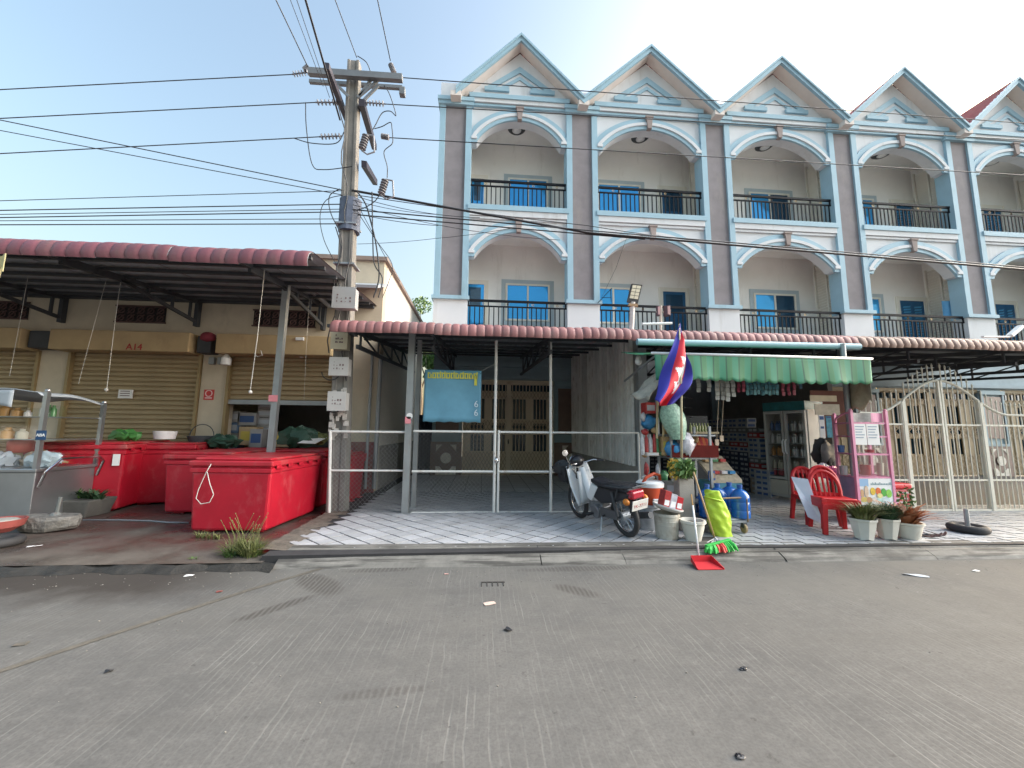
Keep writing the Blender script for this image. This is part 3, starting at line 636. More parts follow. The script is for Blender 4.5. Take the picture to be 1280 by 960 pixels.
# ------------------------------------------------------------------ ground floors of the terrace
HOUSES = [o for o in COL.objects if o.get('category') == 'house']
gate_back = M('gate_backing', (.012, .035, .055), .15, var=.5, scale=2)
def folding_gate(par, x0, x1, y, z0=.15, z1=3.15, tan=None, pitch=.11):
    mat = tan or gold_gate
    b = MB(); b.box(x0, y + .06, z0, x1, y + .08, z1); b.build('glazing', gate_back, par)
    b = MB(); n = int((x1 - x0) / pitch); p = (x1 - x0) / n; zz = [(z0, .88, 0), (.88, 1.42, 1), (1.42, 1.58, 0), (1.58, 1.78, 1), (1.78, 1.92, 0), (1.92, 2.58, 1), (2.58, 2.84, 0), (2.84, 3.05, 2), (3.05, z1, 0)]
    mid = n // 2
    for k in range(n):
        x = x0 + (k + .5) * p
        solid = (k % 6 in (0, 1)) or abs(k - mid) < 1
        b.box(x - p * .52, y - .02, z0, x - p * .30, y + .02, z1)
        for a, c, t_ in zz:
            if t_ == 0 or (t_ == 1 and solid): b.box(x - p * .30, y + .0, a, x + p * .50, y + .012, c)
    b.box(x0 + (x1 - x0) / 2 - .07, y - .05, z0, x0 + (x1 - x0) / 2 + .07, y - .022, z1); b.box(x0, y - .05, z1 - .06, x1, y - .021, z1 + .05)
    g = b.build('folding_gate', mat, par)
    b = MB()
    for a, c in ((.2, .86), (1.44, 1.88), (2.6, 2.84)):                  # lattice scissors
        m_ = max(1, round((c - a) / .2)); hh = (c - a) / m_
        for r in range(m_):
            for k in range(n):
                x = x0 + k * p; b.beam((x, y - .028, a + r * hh), (x + p, y - .028, a + (r + 1) * hh), .018, .008, (0, 1, 0)); b.beam((x + p, y - .034, a + r * hh), (x, y - .034, a + (r + 1) * hh), .018, .008, (0, 1, 0))
    b.build('lattice', M('lattice_brown', (.42, .32, .21), .55), g, kind='stuff')
    b = MB(); b.tube([(x0 + (x1 - x0) / 2, y - .06, 1.25), (x0 + (x1 - x0) / 2, y - .10, 1.22), (x0 + (x1 - x0) / 2, y - .06, 1.12)], .02, 6); b.build('padlock', steel_dark, g)
def pier_front(par, x0, x1, y):
    """pier with a blue-grey window surround over a dado of brown tiles with pale stone ornaments"""
    b = MB(); b.box(x0, y, .1, x1, y + .3, 4.75); b.build('pier', porch_blue, par)
    b = MB(); b.box(x0 + .12, y - .05, 1.45, x1 - .1, y - .003, 2.95); b.build('window_panel', brown_tile, par)
    b = MB(); b.box(x0 + .02, y - .09, 1.18, x1 - .02, y - .004, 1.26); b.box(x0 - .0, y - .10, 3.02, x1, y - .004, 3.16); b.box(x0 + .03, y - .07, 1.26, x0 + .11, y - .004, 3.02); b.box(x1 - .09, y - .07, 1.26, x1 - .01, y - .004, 3.02); b.build('sill', porch_blue, par)
    b = MB(); b.box(x0 - .02, y - .06, .12, x1 + .02, y - .004, 1.17); d_ = b.build('dado', brown_tile, par)
    cx = (x0 + x1) / 2; yy = y - .075; b = MB()
    b.lathe([(.0, 0), (.17, 0), (.17, .02), (0, .02)], (cx, yy, .66), 18, Matrix.Rotation(pi / 2, 4, 'X'))
    for s_ in (-1, 1):
        b.prism([(cx + s_ * .32, .86), (cx + s_ * .32, 1.08), (cx + s_ * .12, 1.08), (cx + s_ * .22, .98)], yy, yy + .014)
        b.prism([(cx + s_ * .32, .14), (cx + s_ * .32, .40), (cx + s_ * .2, .40), (cx + s_ * .12, .30), (cx, .22), (cx, .14)], yy, yy + .014)
    b.build('stone_ornament', stone_white, d_)
xg0 = at(578, 560, D).x; xg1 = at(692, 560, D).x
pier_front(HOUSES[0], -1.62, xg0 - .04, D + .05); pier_front(HOUSES[0], xg1 + .04, 3.5, D + .05)
folding_gate(HOUSES[0], xg0, xg1, D + .1)
b = MB(); b.box(-1.62, D - .02, 3.22, 3.5, D + .3, 4.75); b.box(-1.62, D - .14, 3.62, 3.5, D - .022, 3.78); b.box(-1.62, D - .1, 3.25, 3.5, D - .022, 3.36); b.build('transom', M('transom_blue', (.30, .38, .42), .7), HOUSES[0])
b = MB()
for xx in (-.95, 2.6):
    for k in range(6): b.box(xx + k * .11, D - .09, 3.95, xx + k * .11 + .07, D - .024, 4.45)
b.build('vent_slot', M('vent_white', (.30, .33, .35), .7), HOUSES[0])
xs = [(8.0, 9.1, 13.0), (13.0, 14.0, 17.9), (17.9, 18.9, 23)]
for Hh, (p0, p1, p2) in zip(HOUSES[2:], xs):
    pier_front(Hh, p0, p1 - .05, D + .05); folding_gate(Hh, p1, p2, D + .1, pitch=.25, tan=M('tan_gate', (.36, .28, .17), .6, var=.15))
    b = MB(); b.box(p0, D - .02, 3.22, p2, D + .3, 4.75); b.box(p0, D - .1, 3.25, p2, D - .022, 3.36); b.build('transom', MATS['transom_blue'], Hh)
# open shop room under the second house
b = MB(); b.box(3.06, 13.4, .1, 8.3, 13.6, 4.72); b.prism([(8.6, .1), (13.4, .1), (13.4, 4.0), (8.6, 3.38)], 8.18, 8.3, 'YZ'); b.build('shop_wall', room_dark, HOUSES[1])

# ------------------------------------------------------------------ curved metal roofing
def roof_sheet_mesh(name, mats, wid, ribs, depth, rise, pitch_amp=.026, drop=.22):
    prof = [(.015, 0), (0, .05), (.01, .11), (.035, .155), (.08, .19), (.14, .21), (.22, .225)]
    k = drop / .225; prof = [(a * k, c * k) for a, c in prof]; n0 = len(prof)
    for q in range(1, 7): prof.append((prof[n0 - 1][0] + (depth - prof[n0 - 1][0]) * q / 6, prof[n0 - 1][1] + (rise - prof[n0 - 1][1]) * q / 6))
    nrm = []
    for i in range(len(prof)):
        a, c = prof[max(0, i - 1)], prof[min(len(prof) - 1, i + 1)]; dy, dz = c[0] - a[0], c[1] - a[1]; l = math.hypot(dy, dz); nrm.append((-dz / l, dy / l))
    sub = 6; nu = ribs * sub; b = MB(); base = 0
    def pt(i, j, off):
        t_ = (i % sub) / sub; h_ = pitch_amp * (abs(sin(pi * t_)) ** .35) + off + (.006 * ((j % 2)) if 0 < j < n0 else 0)
        return (wid * i / nu, prof[j][0] + nrm[j][0] * h_, prof[j][1] + nrm[j][1] * h_)
    J = len(prof)
    for lay, off in ((0, 0.), (1, -.012)):
        b.cur = lay
        b.add([pt(i, j, off) for j in range(J) for i in range(nu + 1)],
              [((j * (nu + 1) + i), (j * (nu + 1) + i + 1), ((j + 1) * (nu + 1) + i + 1), ((j + 1) * (nu + 1) + i)) for j in range(J - 1) for i in range(nu)])
    me = b.mesh(name, mats); me.polygons.foreach_set('use_smooth', [True] * len(me.polygons)); me.set_sharp_from_angle(angle=radians(50)); return me
def canopy(par, me, x0, n, wid, y0, z0):
    for k in range(n):
        inst(me, 'roof_sheet', par, Matrix.Translation(Vector((x0 + k * wid, y0 + (.006 if k % 2 else 0) + rnd.uniform(-.008, .008), z0 + (.006 if k % 2 else 0) + rnd.uniform(-.005, .005))) - Vector(par['_o'])) @ Matrix.Rotation(rnd.uniform(-.003, .003), 4, 'Y'))
CY = 6.25; CZ = 3.09
PC = thing('porch_canopy', 'dusty red ribbed metal canopy with rounded edge above the closed porch and the shop', 'canopy', (-2.47, CY, CZ))
me = roof_sheet_mesh('roof_sheet', [sheet_red, sheet_under], .826, 6, 6.4, 1.0, .017)
canopy(PC, me, -2.47, 11, .826, CY, CZ)
PB = thing('porch_canopy', 'brown ribbed metal canopy above the white spear topped gate', 'canopy', (6.62, CY - .02, CZ))
me = roof_sheet_mesh('roof_sheet', [sheet_brown, sheet_under], .826, 6, 6.4, 1.0, .017)
canopy(PB, me, 6.625, 12, .826, CY - .02, CZ)
def trusses(par, xs, y0, y1, zf, zb, mat=steel_dark):
    b = MB()
    for x in xs:
        b.beam((x, y0, zf), (x, y1, zb), .05, .09); b.beam((x, y0 + .3, zf - .22), (x, y1, zb - .55), .05, .07)
        for k in range(5):
            t_ = k / 5 + .08; b.beam((x, y0 + (y1 - y0) * t_, zf + (zb - zf) * t_), (x, y0 + (y1 - y0) * (t_ + .0), zf - .22 + (zb - .55 - zf + .22) * t_), .035)
            if k < 4: b.beam((x, y0 + (y1 - y0) * t_, zf + (zb - zf) * t_), (x, y0 + (y1 - y0) * (t_ + .2), zf - .22 + (zb - .55 - zf + .22) * (t_ + .2)), .03)
    b.build('truss', mat, par)
    b = MB()
    for k in range(7):
        t_ = k / 6; b.box(min(xs) - .4, y0 + (y1 - y0) * t_ - .025, zf + (zb - zf) * t_ + .03, max(xs) + .4, y0 + (y1 - y0) * t_ + .025, zf + (zb - zf) * t_ + .08)
    b.build('purlin', mat, par)
trusses(PC, [-2.2, -.9, 1.2, 3.4, 5.1, 6.4], CY + .25, 12.4, CZ + .10, CZ + .82); trusses(PB, [6.9, 8.4, 10.5, 12.6, 14.7], CY + .25, 12.4, CZ + .10, CZ + .82)
b = MB()
for (p0, p1, Y_, w_) in (((511, 424), (511, 640), 7.05, .11), ((523, 430), (519, 628), 7.55, .08)):
    p = at(*p0, Y_); q = at(*p1, Y_); x = (p.x + q.x) / 2; b.box(x - w_ / 2, Y_ - w_ / 2, .1, x + w_ / 2, Y_ + w_ / 2, 3.28)
    b.box(x - w_, Y_ - w_, .1, x + w_, Y_ + w_, .13)
b.build('support_post', galv, PC)
b = MB()
p = at(512, 520, 6.97); b.lathe([(.0, 0), (.055, 0), (.055, .004), (0, .004)], p, 14, Matrix.Rotation(pi / 2, 4, 'X')); b.build('round_sticker', paper_m, PC)
p = at(510, 523, 6.97); b = MB(); b.box(p.x - .05, 6.966, p.z - .09, p.x + .05, 6.97, p.z + .03); b.build('pink_sticker', M('pink_paper', (.7, .25, .28), .7), PC)
# blue rain gutter along the shop's part of the canopy
b = MB(); b.tube([(2.55, CY - .06, CZ - .045), (6.55, CY - .06, CZ - .02)], .055, 10)
tag(b.build('rain_gutter', M('gutter_blue', (.24, .40, .46), .45, var=.08), smooth=40), 'long pale blue gutter pipe under the canopy edge above the green awning', 'gutter')
b = MB(); b.tube([at(803, 405, 6.3), at(840, 404, 6.3)], .022, 8); tag(b.build('white_tube', white_m, smooth=40), 'thin white tube lying on the red canopy beside the flag tip', 'tube')

# ------------------------------------------------------------------ market building on the left
DL = 9.3; XR = -2.47
MK = thing('market_building', 'low tan market building with roller shutters and a ribbed canopy', 'building', (-6, DL, .06))
spans = [(-14.2, -9.86), (-9.27, -6.43), (-5.86, -3.4)]
b = MB()
b.box(-30, DL, 3.2, XR, DL + .3, 5.62)
for p0, p1 in ((-30, -14.2), (-9.86, -9.27), (-6.43, -5.86), (-3.4, XR)): b.box(p0, DL, 0, p1, DL + .3, 3.2)
b.box(-30, DL + 6, 0, XR - .32, DL + 6.2, 5)
b.box(-30, DL + .31, 5.3, XR - .3, 15.5, 5.45)
b.build('wall', market_wall, MK)
b = MB(); b.prism([(DL + .3, 0), (15.6, 0), (15.6, 5.62), (DL + .3, 5.62)], XR - .3, XR, 'YZ'); b.build('side_wall', cream_wall, MK)
b = MB(); b.prism([(DL + .32, 0), (15.5, 0), (15.5, 1.15), (DL + .32, 1.15)], XR + .002, XR + .02, 'YZ'); b.build('side_skirting', M('skirting', (.30, .285, .26), .85, var=.3, bump=.2, dirt=(.15, .14, .13), damt=.3), MK)
b = MB(); b.box(-3.38, DL - .02, .06, XR + .02, DL - .003, 1.25); b.build('painted_base', M('red_base', (.22, .05, .05), .8, var=.25, dirt=(.3, .22, .17), damt=.35), MK)
b = MB(); b.box(-30, DL - .08, 5.62, XR + .08, DL + .4, 5.72); b.prism([(DL + .41, 5.62), (15.7, 5.62), (15.7, 5.72), (DL + .41, 5.72)], XR - .35, XR + .08, 'YZ'); b.build('coping', M('coping', (.26, .20, .17), .8, var=.2), MK)
def shutter(x0, x1, z0, z1, k):
    b = MB(); n = int((z1 - z0) / .105); y = DL + .06
    pr = []
    for i in range(n):
        z = z0 + (z1 - z0) * i / n; h_ = (z1 - z0) / n
        pr += [(y, z), (y - .028, z + h_ * .22), (y - .028, z + h_ * .72), (y, z + h_ * .94)]
    pr.append((y, z1)); L_ = len(pr)
    b.add([(x0, a, c) for a, c in pr] + [(x1, a, c) for a, c in pr], [(i, i + L_, i + L_ + 1, i + 1) for i in range(L_ - 1)])
    s_ = b.build('roller_shutter', shutter_m, MK)
    b = MB(); b.box(x0 - .06, DL - .05, z0 if k < 2 else .0, x0, DL + .08, z1); b.box(x1, DL - .05, z0 if k < 2 else 0, x1 + .06, DL + .08, z1); b.build('guide_rail', M('rail_bronze', (.30, .22, .11), .5, metal=.3), s_)
    b = MB(); b.box(x0, DL - .0, z0 - .1, x1, DL + .07, z0 + .002); b.build('bottom_bar', steel_grey, s_)
    b = MB(); b.box(x0 - .12, DL - .42, z1 - .02, x1 + .02, DL - .003, z1 + .42); b.build('shutter_hood', hood_m, MK, bevel=.015)
    return s_
shutter(-14.1, -9.92, .1, 3.2, 0); shutter(-9.2, -6.50, .1, 3.2, 1); shutter(-5.80, -3.46, 2.18, 3.2, 2)
b = MB(); b.box(-9.86, DL - .30, 3.22, -9.36, DL - .003, 3.60); b.box(-6.40, DL - .30, 3.2, -6.1, DL - .003, 3.58); b.build('shutter_motor', steel_dark, MK, bevel=.02)
p = at(168, 434, DL - .42); text_mesh('A14', .20, 'house_number', M('number_red', (.35, .03, .03), .6), MK, T((p.x, DL - .428, p.z)) @ FRONT)
for xa, xb in ((-11.5, -10.25), (-8.4, -7.34), (-5.4, -4.0)):
    b = MB(); za, zb = 3.93, 4.28; y = DL - .02
    b.box(xa, y, za, xb, y + .01, zb); v_ = b.build('vent_grille', M('vent_dark', (.02, .016, .016), .9), MK)
    b = MB(); n = int((xb - xa) / .18)
    for k in range(n):
        for r in range(2):
            c_ = (xa + (k + .5) * (xb - xa) / n, y - .012, za + .0875 + .175 * r); b.torus(.066, .014, c_, Matrix.Rotation(pi / 2, 4, 'X'), 10, 4)
            b.beam((c_[0] - .08, y - .012, c_[2] - .08), (c_[0] + .08, y - .012, c_[2] + .08), .02)
    b.box(xa - .02, y - .03, za - .03, xb + .02, y + .0, za); b.box(xa - .02, y - .03, zb, xb + .02, y, zb + .03)
    b.build('grille_block', brown_grille, v_)
# small side roof at the building corner
b = MB(); b.prism([(DL - .9, 4.62), (DL, 5.0), (DL, 5.06), (DL - .92, 4.68)], XR - 1.0, XR + .12, 'YZ'); b.build('corner_awning', sheet_under, MK)
b = MB(); b.tube([(XR + .03, DL - .03, 3.3), (XR + .03, DL - .03, .2)], .05, 8); b.tube([(XR - .16, DL - .06, 3.3), (XR - .16, DL - .06, .2)], .035, 8); b.build('drain_pipe', steel_grey, MK, smooth=40)
# market canopy
MCY, MCZ = 5.62, 3.90
MC = thing('market_canopy', 'maroon ribbed metal canopy over the red ice boxes and market shutters', 'canopy', (-2.6, MCY, MCZ))
me = roof_sheet_mesh('roof_sheet', [sheet_maroon, sheet_under], .96, 5, 3.9, .62, .020, .30)
canopy(MC, me, -2.6 - 12 * .96, 12, .96, MCY, MCZ)
b = MB()
for x in (-3.8, -6.62, -9.5, -12.3):
    zt = lambda y: MCZ + .24 + (y - MCY) * .095
    b.beam((x, MCY + .2, zt(MCY + .2) - .06), (x, DL, zt(DL) - .06), .06, .08)
    b.beam((x, 7.3, zt(7.3) - .1), (x, DL - .05, 3.95), .05, .07); b.box(x - .04, DL - .12, 3.85, x + .04, DL - .003, 4.5)
    for y_ in (7.9, 8.5, 9.0): b.beam((x, y_, zt(y_) - .08), (x, y_, zt(7.3) - .1 + (3.95 - zt(7.3) + .1) * (y_ - 7.3) / 1.95), .045)
    b.beam((x, 7.45, zt(7.45) - .1), (x, 6.3, zt(6.3) - .12), .05, .07)
b.build('truss', steel_dark, MC)
b = MB()
for k in range(8):
    y_ = MCY + .25 + k * .5; b.box(-14, y_ - .03, MCZ + .2 + (y_ - MCY) * .095 - .02, -2.65, y_ + .03, MCZ + .2 + (y_ - MCY) * .095 + .035)
b.box(-14, DL - .13, 4.42, -2.65, DL - .02, 4.50); b.build('purlin', steel_dark, MC)
p = at(357, 350, 7.5); q = at(342, 560, 7.5)
b = MB(); b.beam((p.x - .02, 7.5, .06), (p.x + .03, 7.5, 4.35), .105, .105, (0, 1, 0)); b.build('support_post', galv, MC)
b = MB(); b.box(p.x - .09, 7.425, 2.03, p.x + .07, 7.43, 2.15); b.build('pink_sticker', MATS['pink_paper'], MC)
b = MB(); z0 = at(362, 340, 7.5); b.beam(at(362, 342, 7.4), at(412, 383, 9.0), .05, .07); b.beam(at(396, 368, 8.4), at(396, 345, 8.4), .04); b.beam(at(363, 330, 7.4), at(363, 348, 7.4), .06); b.build('brace', steel_grey, MC)

# ------------------------------------------------------------------ gate and mesh fence in front of the closed porch
GY = 7.05
def chain(b, x0, x1, z0, z1, y, c=.075, r=.0028):
    n = int((x1 - x0) / c); m_ = int((z1 - z0) / c); pts = 0
    for k in range(n):
        x = x0 + k * c
        for s_ in (0, 1):
            P = [(x + (c if (j + s_) % 2 else 0), y + (.003 if (j + s_) % 2 else -.003), z0 + (z1 - z0) * j / m_) for j in range(m_ + 1)]
            b.tube(P, r, 3, False) if s_ == 0 else None
        P = [(x + (0 if j % 2 else c), y - (.003 if j % 2 else -.003), z0 + (z1 - z0) * j / m_) for j in range(m_ + 1)]
        b.tube(P, r, 3, False)
G1 = thing('mesh_fence', 'low chain link fence panel between the concrete pole and the grey porch posts', 'fence', (-2.6, GY, .1))
b = MB(); b.tube([(-2.58, GY, .1), (-2.65, GY, 1.52)], .026, 8); b.tube([(-2.65, GY, 1.50), (-1.36, GY, 1.50)], .02, 8); b.tube([(-2.62, GY, .83), (-1.36, GY, .83)], .018, 8); b.build('frame', white_pipe, G1, smooth=40)
b = MB(); chain(b, -2.6, -1.45, .14, 1.48, GY); b.build('chain_link', galv, G1, kind='stuff')
G2 = thing('pipe_gate', 'white pipe double gate with chain link across the closed porch', 'gate', (.26, GY, .1))
b = MB()
for z in (1.52, .82): b.tube([(-1.22, GY, z), (.21, GY, z)], .02, 8); b.tube([(.31, GY, z), (1.21, GY, z)], .02, 8)
b.tube([(-1.22, GY, .12), (.21, GY, .12)], .012, 6); b.tube([(.31, GY, .12), (2.9, GY, .12)], .012, 6); b.build('rail', white_pipe, G2, smooth=40)
for x, z1 in ((.225, 3.2), (.295, 1.55), (1.24, 3.2)):
    b = MB(); b.tube([(x, GY, .10), (x, GY, z1)], .026 if z1 > 2 else .022, 10); b.build('upright', white_pipe, G2, smooth=40)
b = MB(); b.tube([(1.26, GY, 1.52), (2.88, GY, 1.53)], .018, 8); b.tube([(1.26, GY, .82), (2.88, GY, .82)], .018, 8); b.tube([(2.88, GY, .1), (2.88, GY, 1.53)], .02, 8); b.build('side_frame', white_pipe, G2, smooth=40)
b = MB(); b.lathe([(.03, 0), (.035, .02), (.035, .06), (.02, .08)], (.26, GY - .03, .98), 10); b.tube([(.24, GY - .035, 1.06), (.26, GY - .04, 1.11), (.28, GY - .035, 1.06)], .006, 6); b.build('padlock', chrome, G2, smooth=40)
b = MB(); chain(b, -1.22, .21, .14, 1.50, GY, .075, .0022); b.build('chain_link', galv, G2, kind='stuff')
# corrugated hoarding between porch and shop
HD = thing('corrugated_partition', 'white corrugated partition on a grey wall between the closed porch and the shop', 'partition', (3.0, 7.2, .1))
b = MB(); b.box(2.93, 7.25, .1, 3.10, 12.6, .90); b.build('low_wall', pale_concrete, HD)
b = MB(); w_ = .9; pr = []
for k in range(5):
    y = k * .18; pr += [(y, 0), (y + .075, 0), (y + .085, .075), (y + .125, .075), (y + .135, 0)]
pr.append((.9, 0)); n_ = len(pr)
b.add([(-c, a, 0) for a, c in pr] + [(-c, a, 1) for a, c in pr], [(i, i + 1, n_ + i + 1, n_ + i) for i in range(n_ - 1)])
cm = b.mesh('corrugated_sheet', M('sheet_grey', (.34, .335, .325), .6, var=.15, rand=.1, dirt=(.2, .19, .175), damt=.3, dscale=4))
for k in range(6):
    y = 7.25 + k * .9; top = CZ + .22 + (y - CY) * .125
    inst(cm, 'corrugated_sheet', HD, Matrix.Translation(Vector((3.0 + (.004 if k % 2 else 0), y, .88)) - Vector(HD['_o'])) @ Matrix.Diagonal((1, 1, top - .88, 1)))
b = MB(); b.box(2.945, -.045, 0, 2.99, .045, 1); b.v = [(x - 3.0, y, z) for x, y, z in b.v]; rib_me = b.mesh('rib', M('rib_white', (.80, .78, .74), .5, var=.12, rand=.15, dirt=(.45, .38, .31), damt=.35, dscale=5))
for k in range(27):
    y = 7.36 + k * .195; top = CZ + .20 + (y - CY) * .125; inst(rib_me, 'rib', HD, Matrix.Translation(Vector((3.0 - .07, y, .90)) - Vector(HD['_o'])) @ Matrix.Diagonal((1, 1, top - .90, 1)))
b = MB(); b.box(2.93, 7.10, .1, 3.10, 7.24, 3.15); b.build('end_post', steel_grey, HD)
# sale banner hung inside the porch gate
BN = thing('porch_banner', 'pale blue banner with yellow lettering hung inside the pipe gate', 'banner', (-.65, 7.2, 1.7))
pa = at(531, 462, 7.2); pb = at(602, 461, 7.2); pc = at(600, 528, 7.2); 
bm_ = M('banner_blue', (.13, .33, .46), .6, var=.1, scale=5)
b = MB(); X0, X1, Z0, Z1 = pa.x, pb.x, pc.z, pa.z
b.grid(lambda u, v: (X0 + (X1 - X0) * u, 7.2 + .012 * sin(u * 8 + v * 3), Z0 + (Z1 - Z0) * v + .008 * sin(u * 30) * (1 - v)), 24, 10); b.build('cloth', bm_, BN, solid=.004, smooth=True)
ylw = M('banner_yellow', (.62, .60, .08), .6); wht = M('banner_white', (.62, .70, .76), .6)
b = MB(); r2 = random.Random(3)
for k in range(11):                                              # row of looped yellow letters, only partly legible
    x = X0 + .06 + k * (X1 - X0 - .12) / 11; z = Z1 - .10
    b.box(x, 7.178, z - .06, x + .022, 7.182, z + .05); b.box(x + .05, 7.178, z - .06, x + .072, 7.182, z + r2.choice((.02, .05, .07))); b.box(x + .022, 7.1785, z + .025, x + .05, 7.1825, z + .045); b.box(x + .01, 7.1785, z - .06, x + r2.choice((.04, .06)), 7.1825, z - .04)
b.box(X1 - .13, 7.178, Z1 - .28, X1 - .08, 7.182, Z1 - .10); b.build('lettering', ylw, BN)
for k, z in enumerate((Z0 + .33, Z0 + .17)): text_mesh('6', .17, 'digit', wht, BN, T((X1 - .085, 7.178, z)) @ FRONT, .003)
b = MB(); b.tube([(X0 + .02, 7.21, Z1 - .01), (X0 - .03, 7.5, Z1 + .3)], .004, 5); b.tube([(X1 - .02, 7.21, Z1 - .01), (X1 + .25, 7.06, Z1 + .12)], .004, 5); b.build('string', cord_m, BN)
# ------------------------------------------------------------------ concrete power pole
PY = 7.3
UP_ = thing('power_pole', 'tapered concrete power pole with crossarms and meter boxes, between market and gate', 'utility pole', (-2.52, PY, .08))
pb_, pt_ = at(428, 560, PY), at(443, 84, PY)
def px_(z): return -2.53 + (pt_.x + 2.53) * (z - .08) / (8.9 - .08)
b = MB(); Hs = [0.0, 2.5, 5, 7, 8.95]
def rect(z):
    t_ = z / 8.95; a = .155 + (.115 - .155) * t_; c = .145 + (.10 - .16) * t_; x = px_(z)
    q = .03; return [(x - a, PY - c, z), (x - q - .03, PY - c, z), (x - q - .03, PY - c + .02, z), (x + q + .03, PY - c + .02, z), (x + q + .03, PY - c, z), (x + a, PY - c, z), (x + a, PY + c, z), (x - a, PY + c, z)]
vs = [p for z in Hs for p in rect(z)]; fs = [(i * 8 + k, i * 8 + (k + 1) % 8, (i + 1) * 8 + (k + 1) % 8, (i + 1) * 8 + k) for i in range(len(Hs) - 1) for k in range(8)] + [tuple(range(32, 40))]
b.add(vs, fs); b.build('shaft', pole_concrete, UP_, bevel=.01)
galv_d = M('weathered_steel', (.20, .21, .22), .6, metal=.4, var=.2)
A = [at(386, 90, PY - .2), at(503, 98, PY - .2), at(387, 102, PY + .25), at(503, 110, PY + .25)]
b = MB(); b.beam(A[0] , A[1], .10, .13); b.build('crossarm', galv_d, UP_)
b = MB(); b.beam(A[2], A[3], .07, .07); b.box(A[3].x - .05, A[3].y - .06, A[3].z - .18, A[3].x + .06, A[3].y + .06, A[3].z - .02); b.build('crossarm', galv_d, UP_)
for p0, Y0, p1, Y1, w_ in (((408, 82), 6.35, (434, 150), 7.75, .09), ((452, 128), 7.1, (468, 184), 9.0, .11), ((455, 205), 7.25, (469, 228), 8.6, .10)):
    b = MB(); b.beam(at(*p0, Y0), at(*p1, Y1), w_, w_ + .02); b.build('crossarm', M('purple_steel', (.045, .042, .06), .55, metal=.3, var=.2), UP_)
b = MB()
for p0, p1 in (((420, 105), (436, 121)), ((447, 122), (472, 101)), ((452, 128), (473, 107)), ((449, 120), (466, 97))): b.beam(at(*p0, PY - .15), at(*p1, PY - .15), .035, .05)
b.build('brace', galv_d, UP_)
def insul(b, p, q, n=6, r=.055):
    p, q = Vector(p), Vector(q); d = (q - p).normalized(); rot = d.to_track_quat('Z', 'Y').to_matrix().to_4x4()
    b.tube([p, q], .014, 6)
    for k in range(n):
        c = p.lerp(q, (k + .8) / (n + .6)); b.lathe([(.012, -.012), (r, -.006), (r, .004), (.012, .014)], c, 10, rot)
INS = [((455, 128), (482, 130)), ((476, 170), (487, 172)), ((394, 128), (425, 128)), ((399, 171), (428, 170)), ((365, 93), (387, 90)), ((380, 88), (386, 83)), ((488, 80), (493, 92)), ((414, 128), (421, 128))]
for p, q in INS[:7]:
    b = MB(); insul(b, at(*p, PY - .1), at(*q, PY - .1)); b.build('insulator', porcelain, UP_)
for (x, y) in ((455, 176), (479, 232)):                              # drop-out fuses
    b = MB(); p = at(x + 3, y - 8, PY - .3); q = at(x - 3, y + 12, PY - .3); insul(b, p, q, 6, .07); r_ = at(x + 13, y + 14, PY - .3); s_ = at(x + 4, y + 17, PY - .3)
    b.tube([at(x + 12, y - 6, PY - .3), r_], .016, 6); b.tube([q, s_, r_], .014, 6); b.tube([p, at(x + 12, y - 6, PY - .3)], .014, 6)
    b.build('fuse_cutout', porcelain, UP_)
b = MB(); p = at(431, 262, PY - .2); b.lathe([(.20, -.35), (.205, .3), (.15, .32)], (p.x + .03, PY, p.z), 12, sy=.9); b.build('wire_wrap', M('blue_wrap', (.10, .12, .17), .6, var=.3, scale=12), UP_)
b = MB()
for z in (3.3, 4.6, 5.4): b.box(px_(z) - .19, PY - .18, z, px_(z) + .19, PY + .18, z + .03)
b.build('steel_band', steel_grey, UP_)
boxes = [((417, 359), (443, 385), 'grey'), ((415, 416), (433, 436), 'tan'), ((413, 447), (434, 469), 'white'), ((411, 490), (431, 513), 'white')]
for p, q, c in boxes:
    y = PY - .42; a = at(*p, y); e = at(*q, y); ml = {'grey': M('box_grey', (.36, .36, .36), .6, var=.1), 'tan': M('box_tan', (.48, .42, .30), .6, var=.1), 'white': M('box_offwhite', (.48, .46, .44), .6, var=.1)}[c]
    b = MB(); b.box(a.x, y, e.z, e.x, y + .20, a.z); mb_ = b.build('meter_box', ml, UP_, bevel=.012)
    b = MB(); b.box(a.x - .012, y - .012, e.z - .01, e.x + .012, y - .002, a.z + .012); dr = b.build('door', ml, mb_)
    b = MB(); rr = random.Random(c)
    for k in range(9): u = a.x + .07 + (e.x - a.x - .16) * (k % 4) / 3; z = e.z + .10 + (k // 4) * .06; b.box(u, y - .016, z, u + rr.uniform(.008, .03), y - .013, z + rr.uniform(.012, .035))
    b.build('marking', M('faded_print', (.16, .10, .10), .8), dr)
b = MB(); rr = random.Random(11)
for k in range(34):
    z = rr.uniform(1.35, 2.25); x = px_(z) + rr.uniform(-.15, .13); b.box(x, PY - .19 - rr.uniform(0, .006), z, x + rr.uniform(.03, .07), PY - .17, z + rr.uniform(.04, .11))
b.build('torn_poster', M('torn_paper', (.46, .43, .40), .9, var=.25, scale=20), UP_)
b = MB()
for x0, z0, x1, z1 in ((-.12, 5.3, .05, 3.3), (-.05, 5.2, -.13, 2.9), (.1, 5.0, .15, 2.4), (-.16, 7.8, .1, 5.4)):
    P = [(px_(z0) + x0 + (x1 - x0) * k / 10 + .05 * sin(k * 1.3 + x0 * 9), PY - .2, z0 + (z1 - z0) * k / 10) for k in range(11)]; b.tube(P, .011, 5)
for cx, z, r in ((-.02, 2.55, .16), (.05, 1.95, .13)): b.tube([(px_(z) + cx - .1 + r * cos(t_ * .35), PY - .24, z - r * abs(sin(t_ * .35)) * .9) for t_ in range(10)], .009, 5)
b.build('cable_loop', wire_m, UP_)

